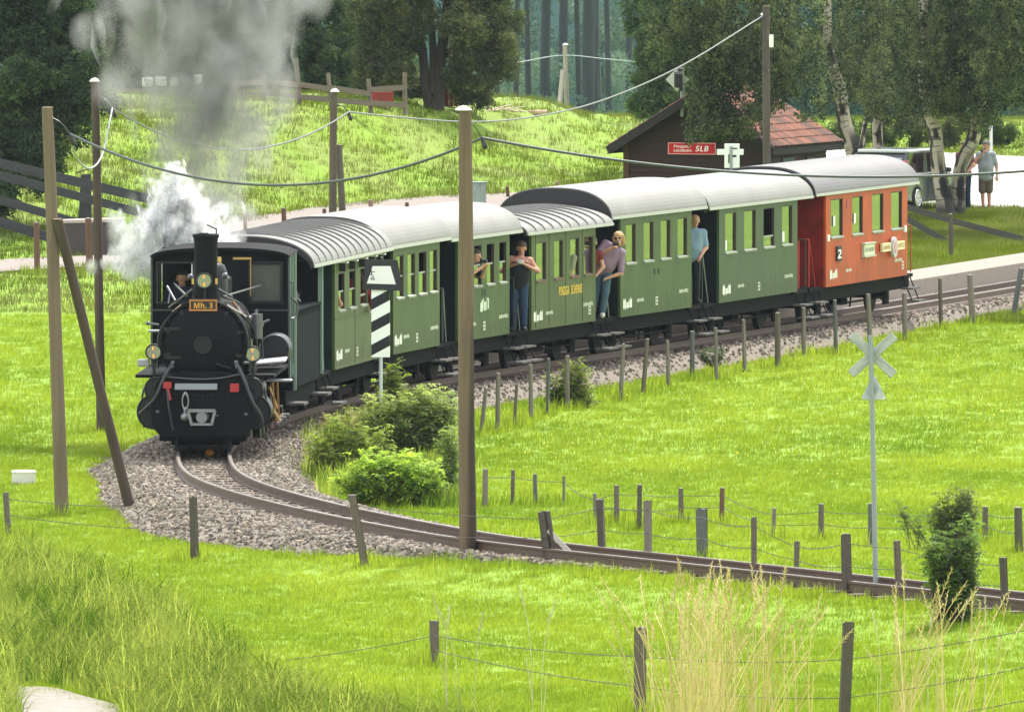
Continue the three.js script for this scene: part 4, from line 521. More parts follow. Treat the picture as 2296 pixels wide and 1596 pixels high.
{ // dark board fence on the left bank
  const base = hit(100, 560), t = thing('board_fence', 'dark four-board fence running down the left bank under the tree', 'fence', base), q = (u, v) => sameDepth(base, u, v).sub(base), dm = M([0.045, 0.045, 0.055], 0.9, { map: woodTex });
  for (const [a, b, c, d, w] of [[-60, 352, 425, 468, 21], [-60, 378, 420, 505, 19], [-60, 430, 290, 535, 19], [-60, 478, 190, 558, 21]]) mesh('board', beam(q(a, b), q(c, d), 0.05, w / 96), dm, t);
  for (const u of [-40, 420]) mesh('post', taper(q(u, u < 0 ? 590 : 520), q(u, u < 0 ? 340 : 455), 0.07, 0.06, 4, 8, 0.004), dm, t);
  const b2 = hit(190, 545), g = thing('gate_pillar', 'dark leaning timber pillar with a small slanting roof at the board fence', 'pillar', b2), k = (u, v) => sameDepth(b2, u, v).sub(b2);
  const outl = [[168, 545], [212, 545], [206, 520], [204, 478], [202, 390], [182, 392], [178, 470], [172, 515]].map(([u, v]) => { const p = k(u, v); return [p.x, p.y]; }); mesh('timber', extrude(outl, 0.3, [], 0.01), M([0.05, 0.045, 0.05], 0.9, { map: woodTex }), g); mesh('cover_board', beam(k(171, 387), k(214, 373), 0.4, 0.03), poleDark, g);
  const b3 = hit(260, 572), w = thing('water_trough', 'dark old stone trough with pale rim at the foot of the board fence', 'trough', b3), z = (u, v) => sameDepth(b3, u, v).sub(b3); const c0 = z(140, 560), c1 = z(274, 560), hh = z(140, 484).y; const wd = c1.x - c0.x;
  mesh('basin', extrude([[c0.x + 0.25, 0], [c1.x, 0], [c1.x, hh * 0.85], [c0.x, hh * 0.85]], 0.7, [], 0.02), M([0.07, 0.062, 0.06], 0.95, { map: rustTex }), w); mesh('rim', box(wd + 0.1, 0.07, 0.8, [(c0.x + c1.x) / 2, hh * 0.9, 0.35], [0, 0, 0.03]), M([0.42, 0.38, 0.35], 0.9, { map: rustTex }), w);
}
{ // rails fence on the shaded bank at right
  const b = hit(2060, 545), t = thing('rail_fence', 'two dark sloping fence rails on the shaded bank at right', 'fence', b), q = (u, v) => sameDepth(b, u, v).sub(b), dm = M([0.07, 0.065, 0.06], 0.9, { map: woodTex });
  for (const [a, c, d, e] of [[2020, 460, 2140, 496], [2020, 482, 2150, 556], [2140, 496, 2330, 545]]) mesh('rail', beam(q(a, c), q(d, e), 0.06, 0.14), dm, t);
}
// crossing sign seen from behind
{
  const b = hit(1966, 1322), t = thing('crossing_sign', 'grey back of a cross-shaped railway crossing sign with triangle on a thin post', 'sign', b), q = (u, v) => sameDepth(b, u, v).sub(b), g = M([0.40, 0.42, 0.38], 0.7, { map: paintTex }), gl = M([0.56, 0.57, 0.56], 0.6, { map: paintTex });
  mesh('post', taper(V(0, -0.3, 0), q(1953, 752), 0.036, 0.032, 6, 12, 0), railGrey, t);
  const c = q(1958, 796); const arm = (a) => rbox(0.79, 0.125, 0.02, 0.009, c.clone().add(V(0, 0, a > 0 ? -0.045 : -0.068)), [0, 0, a]);
  mesh('cross_arm', arm(0.72), g, t); mesh('cross_arm', arm(-0.76), g, t); mesh('clamp', [box(0.1, 0.05, 0.06, c.clone().add(V(0, 0.04, -0.03))), box(0.1, 0.04, 0.06, q(1960, 872).add(V(0, 0, -0.03)))], railGrey, t);
  const m = q(1960, 870), tri = [[-0.155, -0.13], [-0.15, -0.155], [0.15, -0.155], [0.155, -0.13], [0.02, 0.16], [-0.02, 0.16]]; mesh('triangle_plate', extrude(tri, 0.008, [], 0.004).translate(m.x, m.y, m.z - 0.05), gl, t);
}
// striped whistle board with trapezoid
{
  const d = 206, s = FOC / d, b = V((853 - 1148) / s, -0.45, -d), t = thing('striped_signal_board', 'black and white striped board under a black-edged white trapezoid on a post', 'sign', b), X = (u) => (u - 1148) / s - b.x, Y = (v) => atDepth(853, v, d).y - b.y;
  mesh('post', cyl(0.03, 0.03, Y(585), 12, [0, Y(585) / 2, -0.03]), M([0.5, 0.53, 0.52], 0.5), t);
  const st = lettering(128, 472, (x, W, H) => { x.fillStyle = '#eef2e8'; x.fillRect(0, 0, W, H); x.fillStyle = '#14181a'; for (const y of [88, 248, 408, 568]) { x.beginPath(); x.moveTo(0, y - 22); x.lineTo(W, y - 92); x.lineTo(W, y - 16); x.lineTo(0, y + 54); x.fill(); } });
  const sb = mesh('striped_board', box(0.31, Y(650) - Y(802), 0.02, [0, (Y(650) + Y(802)) / 2, 0.01]), whiteMat, t); print('stripes', 0.308, Y(650) - Y(802) - 0.004, st, sb, [0, (Y(650) + Y(802)) / 2, 0.022], 0, true);
  const tz = (a, b2, c2, d2, z, dep) => extrude([[X(a[0]), Y(a[1])], [X(b2[0]), Y(b2[1])], [X(c2[0]), Y(c2[1])], [X(d2[0]), Y(d2[1])]], dep).translate(0, 0, z);
  const tp = mesh('trapezoid_board', tz([811, 649], [903, 653], [891, 583], [819, 582], 0.03, 0.025), M([0.012, 0.013, 0.014], 0.5), t); mesh('white_field', tz([822, 636], [887, 638], [875, 597], [835, 597], 0.056, 0.006), whiteMat, tp);
  const fl = lettering(64, 128, (x) => { x.fillStyle = '#151515'; x.lineWidth = 7; x.strokeStyle = '#151515'; x.beginPath(); x.moveTo(24, 6); x.lineTo(26, 66); x.moveTo(12, 40); x.lineTo(56, 30); x.moveTo(10, 62); x.lineTo(40, 58); x.moveTo(44, 70); x.lineTo(20, 104); x.lineTo(50, 110); x.lineTo(46, 84); x.stroke(); }); print('flaked_mark', 0.12, 0.21, fl, tp, [X(834), Y(617), 0.064], 0);
  mesh('bolt', [ball(0.02, [X(855), Y(578), 0.05]), ball(0.014, [X(857), Y(648), 0.058])], steel, tp);
}
{ // concrete well ring, ball, cabinet, bank clutter
  const b = hit(52, 1086), t = thing('concrete_well_ring', 'white round concrete well cover in the grass at far left', 'well cover', b); mesh('ring', cyl(0.19, 0.19, 0.26, 32, [0, 0.08, 0]), M([0.62, 0.61, 0.56], 0.85, { map: paleTex }), t); mesh('lid', lathe([[0, 0.235], [0.17, 0.225], [0.2, 0.215], [0.2, 0.19], [0.19, 0.19]], 32), M([0.74, 0.73, 0.69], 0.8, { map: paleTex }), t);
  const o = onLevel(470, 1016, -0.08); tag(mesh('orange_ball', ball(0.07, o, [1, 0.9, 1], 20), M([0.85, 0.36, 0.02], 0.55, { map: paleTex })), 'small orange ball lying between the rails before the engine', 'ball');
  const c = hit(1068, 470), k = thing('electric_cabinet', 'pale green metal cabinet behind the train, right of the tall pole', 'cabinet', c, -0.5), hgt = sameDepth(c, 1068, 409).y - c.y; const cm = M([0.28, 0.36, 0.30], 0.55, { map: paintTex });
  mesh('housing', rbox(0.42, hgt, 0.3, 0.015, [0, hgt / 2, 0]), cm, k); mesh('door', rbox(0.38, hgt - 0.1, 0.02, 0.008, [0, hgt / 2, 0.156]), cm, k); mesh('roof', rbox(0.47, 0.03, 0.35, 0.01, [0, hgt + 0.01, 0]), cm, k);
  const bin = (u0, u1, v0, v1, d, lab) => { const p = hit((u0 + u1) / 2, v1); d = -p.z; const w = (u1 - u0) / (FOC / d), h = atDepth(u0, v0, d).y - p.y, g = thing('red_board_box', lab, 'box', p); for (let i = 0; i < 4; i++) mesh('board', box(w / 4 - 0.008, h, 0.3, [-w / 2 + w / 8 + i * w / 4, h / 2, rr(-0.01, 0.01)]), M([rr(0.22, 0.28), 0.028, 0.02], 0.8, { map: woodTex }), g); return [g, w, h]; };
  const [g1, w1, h1] = bin(986, 1027, 192, 238, 341, 'red board box with two pale bundles on top beside the big trunk'); mesh('pale_bundle', [ball(0.11, [-0.11, h1 + 0.05, 0.05], [1, 0.8, 1]), ball(0.1, [0.14, h1 + 0.06, 0.05], [1, 0.8, 1])], M([0.72, 0.62, 0.54], 0.8), g1);
  bin(832, 882, 206, 240, 343, 'low red board box behind the rail fence');
  [[318, 342], [347, 372], [380, 398], [404, 426], [432, 452]].forEach(([a, e], i) => { const d = 342, w = (e - a) / (FOC / d), p = V(((a + e) / 2 - 1148) / (FOC / d), 0, -d); p.y = ground(p.x, p.z); const g = thing('wrapped_bale', `${ORD[i]} from the left of the pale wrapped bales behind the smoke`, 'bale', p, rr(-0.3, 0.3), 'pale bales behind the smoke'); mesh('wrap', lathe([[0, 0], [w * 0.46, 0.01], [w * 0.52, 0.06], [w * 0.52, 0.2], [w * 0.46, 0.26], [0, 0.27]], 16).translate(0, 0.42, 0), M([0.75, 0.72, 0.68], 0.6), g); mesh('stand', box(w * 0.7, 0.42, 0.2, [0, 0.21, 0]), poleDark, g); });
  const lg = thing('log', 'pale peeled log lying at the field edge', 'log', hit(1205, 262)); mesh('stem', taper(V(-0.25, 0.1, 0), V(0.28, 0.13, 0.1), 0.09, 0.075, 3, 10, 0.004), M([0.66, 0.47, 0.33], 0.9, { map: woodTex }), lg); mesh('cut_end', cyl(0.07, 0.07, 0.01, 12, [0.285, 0.13, 0.1], [0, 0, Math.PI / 2]), M([0.10, 0.06, 0.04], 0.9), lg);
  const br = thing('cut_branches', 'pale cut branches heaped on the bank edge', 'branches', hit(1135, 252)); for (let i = 0; i < 9; i++) mesh('branch', taper(V(rr(-1.0, 0.6), 0.02, rr(-0.2, 0.2)), V(rr(-0.8, 0.8), rr(0.08, 0.3), rr(-0.2, 0.2)), 0.025, 0.012, 3, 6, 0.02), M([0.62, 0.52, 0.40], 0.9), br);
}
// ---------- the wooden hut ----------
{
  const a = 20 * Math.PI / 180, x0 = (1406 - 1148) / (FOC / 300), P = V(x0 + 1.78 * Math.cos(a) + 2.2 * Math.sin(a), -0.1, -300 + 1.78 * Math.sin(a) - 2.2 * Math.cos(a));
  const t = thing('wooden_hut', 'dark brown wooden station hut with red tiled gable roof', 'hut', P, -a), hw = 1.78, hl = 2.2, e = 2.22, ap = 3.3;
  const wood = M([0.050, 0.026, 0.017], 0.9, { map: woodTex, bumpMap: woodTex, bumpScale: 0.004 }), trim = M([0.026, 0.020, 0.019], 0.85, { map: woodTex });
  const bd = []; for (let y = -0.2; y < ap - 0.05; y += 0.125) { const w = y < e ? hw : hw * (ap - y) / (ap - e); bd.push(box(w * 2 - 0.02, 0.115, 0.035, [0, y + 0.06, hl + rr(-0.004, 0.006)])); } mesh('wall_boards', bd, wood, t, 'stuff');
  mesh('wall', [extrude([[-hw, -0.3], [hw, -0.3], [hw, e], [0, ap], [-hw, e]], hl * 2 - 0.04).translate(0, 0, -hl + 0.01)], M([0.040, 0.022, 0.015], 0.9), t);
  const sb = []; for (let y = -0.2; y < e - 0.1; y += 0.125) sb.push(box(0.035, 0.115, hl * 2 - 0.02, [hw + 0.012 + rr(-0.004, 0.004), y + 0.06, 0])); mesh('side_boards', sb, M([0.055, 0.032, 0.024], 0.9, { map: woodTex }), t, 'stuff');
  mesh('corner_post', [box(0.14, e + 0.3, 0.14, [-hw, e / 2 - 0.15, hl]), box(0.14, e + 0.3, 0.14, [hw, e / 2 - 0.15, hl])], M([0.10, 0.045, 0.02], 0.9, { map: woodTex }), t);
  const sl = Math.atan2(ap - e, hw), run = 2.42, len = hl * 2 + 0.85, roof = mesh('roof', [-1, 1].map((s) => box(run, 0.09, len, [s * (run / 2) * Math.cos(sl), ap + 0.1 - (run / 2) * Math.sin(sl), 0.05], [0, 0, -s * sl])), trim, t);
  mesh('barge_board', [-1, 1].flatMap((s) => [1, -1].map((k) => box(run + 0.06, 0.2, 0.05, [s * (run / 2) * Math.cos(sl), ap + 0.06 - (run / 2) * Math.sin(sl), 0.05 + k * (len / 2 + 0.026)], [0, 0, -s * sl]))), trim, roof);
  mesh('eave_board', [-1, 1].map((s) => box(0.05, 0.14, len, [s * run * Math.cos(sl), ap + 0.04 - run * Math.sin(sl), 0.05])), trim, roof);
  const tileG = []; for (let v = 0; v < 3; v++) { const g = extrude([[-0.15, 0], [-0.11, 0.022], [-0.05, 0.03], [0.03, 0.012], [0.1, 0.012], [0.15, 0.03], [0.15, 0.014], [0.1, -0.006], [0.03, -0.006], [-0.05, 0.012], [-0.11, 0.004], [-0.15, -0.018]], 0.36); g.translate(0, 0, -0.18); tileG.push(g); }
  const tm = [[0.17, 0.055, 0.028], [0.13, 0.044, 0.026], [0.21, 0.075, 0.038], [0.085, 0.036, 0.024]].map((c) => M(c, 0.85, { map: rustTex }));
  const rows = Math.floor(run / 0.3);
  for (let s of [1, -1]) for (let r = 0; r < rows; r++) for (let k = 0; k < Math.floor(len / 0.29); k++) {
    const along2 = 0.14 + r * 0.3, m = new THREE.Mesh(tileG[(r + k) % 3], tm[Math.floor(rnd() * 4)]); m.name = 'roof_tile'; m.castShadow = m.receiveShadow = true;
    const nx = s * Math.sin(sl), ny = Math.cos(sl); m.position.set(s * along2 * Math.cos(sl) + nx * 0.075, ap + 0.1 - along2 * Math.sin(sl) + ny * 0.075, 0.05 - len / 2 + 0.15 + k * 0.29); m.rotation.set(0, Math.PI / 2, 0); const q = new THREE.Quaternion().setFromEuler(new THREE.Euler(0, 0, -s * sl + s * 0.06 + rr(-0.02, 0.02))); m.quaternion.premultiply(q); m.updateMatrix(); roof.add(m);
  }
  mesh('ridge_cap', tube([[0, ap + 0.19, -len / 2], [0, ap + 0.2, 0.1], [0, ap + 0.19, len / 2]], 0.09, 12, 10), tm[1], roof);
  const wf = (z, y, w, h, m, nm) => { const f = mesh(nm, box(0.05, h + 0.1, w + 0.1, [hw + 0.045, y, z]), trim, t); mesh('pane', box(0.02, h, w, [hw + 0.07, y, z]), m, f); };
  wf(-0.9, 1.55, 0.55, 0.6, M([0.006, 0.006, 0.007], 0.4), 'window'); mesh('door', [box(0.05, 1.9, 0.9, [hw + 0.05, 0.95, 0.75])], M([0.09, 0.13, 0.11], 0.8, { map: woodTex }), t); mesh('notice_board', [box(0.03, 0.4, 0.3, [hw + 0.085, 1.5, 0.1])], M([0.42, 0.36, 0.22], 0.8), t); mesh('notice_paper', [box(0.012, 0.24, 0.16, [hw + 0.108, 1.5, 0.12])], whiteMat, t);
  // red name board on the gable
  const q = (u, v) => { const w = sight(u, v), n = V(-Math.sin(a), 0, Math.cos(a)), p0 = P.clone().add(n.clone().multiplyScalar(hl + 0.06)), k = p0.clone().sub(V(0, EYE, 0)).dot(n) / w.dot(n); return V(0, EYE, 0).addScaledVector(w, k); };
  const s0 = q(1498, 346), s1 = q(1606, 320), c = q(1552, 333), sign = thing('station_name_board', 'red board with white lettering fixed to the hut gable', 'sign', c, -a), W = V(s1.x - s0.x, 0, s1.z - s0.z).length(), H = s1.y - s0.y;
  mesh('board', rbox(W, H, 0.03, 0.012, [0, 0, 0]), M([0.45, 0.012, 0.022], 0.5), sign);
  const st = lettering(1024, 256, (x) => { x.fillStyle = '#c4101f'; x.fillRect(0, 0, 1024, 256); x.strokeStyle = '#f0d8d4'; x.lineWidth = 10; x.strokeRect(8, 8, 1008, 240); x.fillStyle = '#f6eeee'; x.font = 'bold 78px sans-serif'; x.textBaseline = 'middle'; x.fillText('Pinzgauer', 120, 82, 440); x.fillText('Lokalbahn', 120, 172, 440); x.save(); x.transform(1, 0, -0.18, 1, 24, 0); x.font = 'bold 170px sans-serif'; x.fillText('SLB', 590, 130, 330); x.restore(); });
  print('lettering', W - 0.01, H - 0.01, st, sign, [0, 0, 0.017], 0, true);
  // white cross-shaped halt board on a grey post, in front of the hut
  const d = 286, ss = FOC / d, b = V((1640 - 1148) / ss, -0.1, -d), k = thing('halt_board', 'white cross-shaped board with black marks on a grey post before the hut', 'sign', b), Y = (v) => atDepth(1640, v, d).y - b.y, X = (u) => (u - 1148) / ss - b.x;
  mesh('post', cyl(0.03, 0.03, Y(328), 10, [0, Y(328) / 2, 0.03]), railGrey, k); const wm = M([0.72, 0.73, 0.71], 0.6);
  mesh('panel', rbox(X(1659) - X(1625), Y(322) - Y(377), 0.02, 0.008, [X(1642), (Y(322) + Y(377)) / 2, 0]), wm, k); mesh('cross_panel', rbox(X(1668) - X(1608), Y(335) - Y(348), 0.02, 0.008, [X(1638), Y(341), -0.012]), wm, k);
  mesh('black_mark', [box(0.13, 0.03, 0.006, [X(1647), Y(333), 0.013]), box(0.1, 0.05, 0.006, [X(1647), Y(350), 0.013]), box(0.03, 0.2, 0.006, [X(1635), Y(356), 0.013])], M([0.01, 0.01, 0.012], 0.6), k);
  // signal lamp above the gable
  const d2 = 299.2, s2 = FOC / d2, b2 = atDepth(1530, 250, d2), l = thing('signal_lamp', 'black signal lamp on a white diamond board high beside the hut gable', 'signal', b2), y2 = (v) => atDepth(1530, v, d2).y - b2.y, x2 = (u) => (u - 1148) / s2 - b2.x;
  mesh('post', [cyl(0.045, 0.045, y2(150) + 0.12, 12, [0, y2(150) / 2 - 0.06, 0]), beam([0, 0.02, 0], [0, 0.02, -0.55], 0.05, 0.05)], M([0.30, 0.34, 0.32], 0.6), l);
  mesh('diamond_board', box(0.4, 0.4, 0.02, [x2(1519), y2(178), 0.06], [0, 0, Math.PI / 4]), whiteMat, l);
  const hs = mesh('lamp_housing', [rbox(0.2, 0.38, 0.2, 0.03, [x2(1521), y2(178), 0.18]), rbox(0.12, 0.2, 0.15, 0.03, [x2(1525), y2(162), 0.14]), cyl(0.05, 0.05, 0.12, 12, [x2(1527), y2(198), 0.15])], insul, l); mesh('hood', [box(0.26, 0.02, 0.2, [x2(1522), y2(164), 0.24]), cyl(0.02, 0.02, 0.1, 8, [x2(1524), y2(152), 0.15])], M([0.3, 0.31, 0.32], 0.5), hs); mesh('lens', cyl(0.075, 0.075, 0.02, 18, [x2(1521), y2(175), 0.285], [Math.PI / 2, 0, 0]), M([0.02, 0.02, 0.03], 0.1), hs);
}
{ // distant crossing sign near the right edge
  const d = 352, s = FOC / d, b = V((2222 - 1148) / s, 0, -d); b.y = ground(b.x, b.z); const t = thing('far_warning_sign', 'small red and white sign on a pale post beyond the parking area', 'sign', b), y = (v) => atDepth(2222, v, d).y - b.y; mesh('post', cyl(0.045, 0.045, y(150), 10, [0.02, y(150) / 2, 0]), M([0.50, 0.52, 0.48], 0.6), t); mesh('red_band', [rbox(0.36, 0.07, 0.04, 0.01, [0, y(172), 0.05]), box(0.12, 0.2, 0.03, [0.14, y(165), 0.03], [0, 0, -0.5])], M([0.42, 0.02, 0.03], 0.5), t); mesh('white_panel', rbox(0.24, 0.2, 0.03, 0.01, [-0.03, y(183), 0.05]), whiteMat, t); mesh('lamp', [rbox(0.14, 0.22, 0.14, 0.04, [0.0, y(158), 0.08])], insul, t);
}
{ // parked hatchback seen from behind
  const a = 24 * Math.PI / 180, P = V(10.05, -0.02, -318.2), t = thing('parked_car', 'dark grey hatchback with a white reflection painted on its roof, parked behind the birches', 'car', P, -a), hw = 0.8, L2 = 1.95;
  const body = M([0.028, 0.040, 0.040], 0.25, { clearcoat: 0.8, clearcoatRoughness: 0.1 }), silver = M([0.72, 0.74, 0.75], 0.3, { clearcoat: 1 }), glass = M([0.012, 0.016, 0.018], 0.06, { ior: 1.7 }), tyre = M([0.012, 0.012, 0.012], 0.9);
  // side outline (x = towards the rear, y up), extruded across
  const low = [[1.93, 0.3], [1.96, 0.55], [1.92, 0.92], [-0.95, 0.9], [-1.75, 0.72], [-1.93, 0.5], [-1.9, 0.28], [-1.55, 0.24], [1.5, 0.24]];
  const low2 = extrude(low, hw * 2 - 0.08, [], 0.04); low2.translate(0, 0, -hw + 0.04); low2.rotateY(-Math.PI / 2); mesh('body', low2, body, t);
  const up = [[1.86, 0.9], [1.62, 1.38], [1.45, 1.44], [0.1, 1.47], [-0.25, 1.42], [-1.0, 0.9]]; const up2 = extrude(up, hw * 2 - 0.26, [], 0.04); up2.translate(0, 0, -hw + 0.13); up2.rotateY(-Math.PI / 2); mesh('greenhouse', up2, glass, t);
  mesh('roof', [rbox(1.38, 0.09, 1.85, 0.04, [0, 1.5, 0.66])], silver, t);  // pale roof colour stands for a white reflection on the dark car
  for (const s of [-1, 1]) { mesh('pillar', [beam([s * 0.71, 0.9, 1.86], [s * 0.68, 1.42, 1.58], 0.07, 0.12), beam([s * 0.73, 0.9, 0.45], [s * 0.69, 1.47, 0.5], 0.04, 0.1), beam([s * 0.72, 0.9, -1.0], [s * 0.68, 1.46, -0.2], 0.05, 0.07), beam([s * 0.69, 1.47, -0.2], [s * 0.69, 1.45, 1.55], 0.05, 0.05)], body, t); mesh('tail_light', [rbox(0.14, 0.42, 0.1, 0.03, [s * 0.72, 1.08, 1.84], [-0.35, 0, 0])], M([0.45, 0.012, 0.025], 0.2, { clearcoat: 1 }), t);
    for (const z of [1.2, -1.25]) { const w = mesh('wheel', [cyl(0.31, 0.31, 0.2, 28, [s * 0.72, 0.31, z], [0, 0, Math.PI / 2])], tyre, t); mesh('rim', [ring(0.2, 0.02, [s * 0.825, 0.31, z], [0, Math.PI / 2, 0]), ...[0, 1, 2, 3, 4].map((k) => box(0.02, 0.36, 0.06, [s * 0.82, 0.31, z], [k * Math.PI / 5, 0, 0]))], M([0.6, 0.6, 0.6], 0.25, { metalness: 0.9 }), w); }
    mesh('wing_mirror', rbox(0.16, 0.12, 0.1, 0.03, [s * 0.88, 0.98, -0.72]), body, t); mesh('door_handle', [rbox(0.02, 0.03, 0.16, 0.008, [s * 0.815, 0.84, 0.1]), box(0.012, 0.02, 2.2, [s * 0.808, 0.92, 0.3])], silver, t); mesh('door_gap', [box(0.006, 0.55, 0.012, [s * 0.803, 0.6, 0.45]), box(0.006, 0.55, 0.012, [s * 0.803, 0.6, -0.7])], tyre, t); }
  mesh('rear_window', box(1.2, 0.42, 0.02, [0, 1.15, 1.79], [-0.47, 0, 0]), M([0.25, 0.3, 0.3], 0.08, { ior: 1.7, metalness: 0.4 }), t); mesh('bumper', rbox(1.58, 0.22, 0.14, 0.05, [0, 0.42, 1.93]), body, t); mesh('number_plate', box(0.5, 0.11, 0.01, [0, 0.68, 1.965]), whiteMat, t);
}
// ---------- people ----------
function surfaceNet(f, lo, hi, c) {
  const nx = Math.ceil((hi[0] - lo[0]) / c) + 1, ny = Math.ceil((hi[1] - lo[1]) / c) + 1, nz = Math.ceil((hi[2] - lo[2]) / c) + 1, F = new Float32Array(nx * ny * nz), at = (i, j, k) => (k * ny + j) * nx + i;
  for (let k = 0; k < nz; k++) for (let j = 0; j < ny; j++) for (let i = 0; i < nx; i++) F[at(i, j, k)] = f(lo[0] + i * c, lo[1] + j * c, lo[2] + k * c);
  const id = new Int32Array(nx * ny * nz).fill(-1), pos = [], idx = [], E = [[0, 1], [2, 3], [4, 5], [6, 7], [0, 2], [1, 3], [4, 6], [5, 7], [0, 4], [1, 5], [2, 6], [3, 7]];
  for (let k = 0; k < nz - 1; k++) for (let j = 0; j < ny - 1; j++) for (let i = 0; i < nx - 1; i++) {
    const v = []; let m = 0; for (let q = 0; q < 8; q++) { v[q] = F[at(i + (q & 1), j + ((q >> 1) & 1), k + (q >> 2))]; if (v[q] < 0) m |= 1 << q; } if (m === 0 || m === 255) continue;
    let x = 0, y = 0, z = 0, n = 0; for (const [a, b] of E) if ((v[a] < 0) !== (v[b] < 0)) { const t = v[a] / (v[a] - v[b]); x += lerp(a & 1, b & 1, t); y += lerp((a >> 1) & 1, (b >> 1) & 1, t); z += lerp(a >> 2, b >> 2, t); n++; }
    id[at(i, j, k)] = pos.length / 3; pos.push(lo[0] + (i + x / n) * c, lo[1] + (j + y / n) * c, lo[2] + (k + z / n) * c);
  }
  const quad = (a, b, d, e, flip) => { if (a < 0 || b < 0 || d < 0 || e < 0) return; flip ? idx.push(a, d, b, a, e, d) : idx.push(a, b, d, a, d, e); };
  for (let k = 1; k < nz - 1; k++) for (let j = 1; j < ny - 1; j++) for (let i = 1; i < nx - 1; i++) { const s = F[at(i, j, k)] < 0;
    if (s !== F[at(i + 1, j, k)] < 0) quad(id[at(i, j - 1, k - 1)], id[at(i, j, k - 1)], id[at(i, j, k)], id[at(i, j - 1, k)], !s);
    if (s !== F[at(i, j + 1, k)] < 0) quad(id[at(i - 1, j, k - 1)], id[at(i - 1, j, k)], id[at(i, j, k)], id[at(i, j, k - 1)], !s);
    if (s !== F[at(i, j, k + 1)] < 0) quad(id[at(i - 1, j - 1, k)], id[at(i, j - 1, k)], id[at(i, j, k)], id[at(i - 1, j, k)], !s); }
  const g = new THREE.BufferGeometry(); g.setAttribute('position', new THREE.Float32BufferAttribute(pos, 3)); g.setIndex(idx); g.computeVertexNormals(); g.setAttribute('uv', new THREE.Float32BufferAttribute(new Float32Array(pos.length / 3 * 2), 2)); return g;
}
const capD = (c, x, y, z) => { const [a, b, ra, rb] = c, bx = b.x - a.x, by = b.y - a.y, bz = b.z - a.z, px = x - a.x, py = y - a.y, pz = z - a.z, L2 = bx * bx + by * by + bz * bz, t = L2 > 0 ? clamp((px * bx + py * by + pz * bz) / L2, 0, 1) : 0, dx = px - bx * t, dy = py - by * t, dz = pz - bz * t; return Math.sqrt(dx * dx + dy * dy + dz * dz) - lerp(ra, rb, t); };
function solid(caps, k, cell, grow = 0, cut) {
  const lo = [1e9, 1e9, 1e9], hi = [-1e9, -1e9, -1e9]; for (const [a, b, ra, rb] of caps) for (const p of [a, b]) ['x', 'y', 'z'].forEach((q, i) => { const r = Math.max(ra, rb) + grow + cell * 3; lo[i] = Math.min(lo[i], p[q] - r); hi[i] = Math.max(hi[i], p[q] + r); });
  return surfaceNet((x, y, z) => { let d = 1e9; for (const c of caps) { const e = capD(c, x, y, z); if (d > 1e8) { d = e; continue; } const h = Math.max(k - Math.abs(d - e), 0) / k; d = Math.min(d, e) - h * h * k * 0.25; } d -= grow; if (cut) d = Math.max(d, cut(x, y, z)); return d; }, lo, hi, cell);
}
const SKIN = M([0.52, 0.27, 0.19], 0.6), skinB = M([0.46, 0.22, 0.15], 0.6);
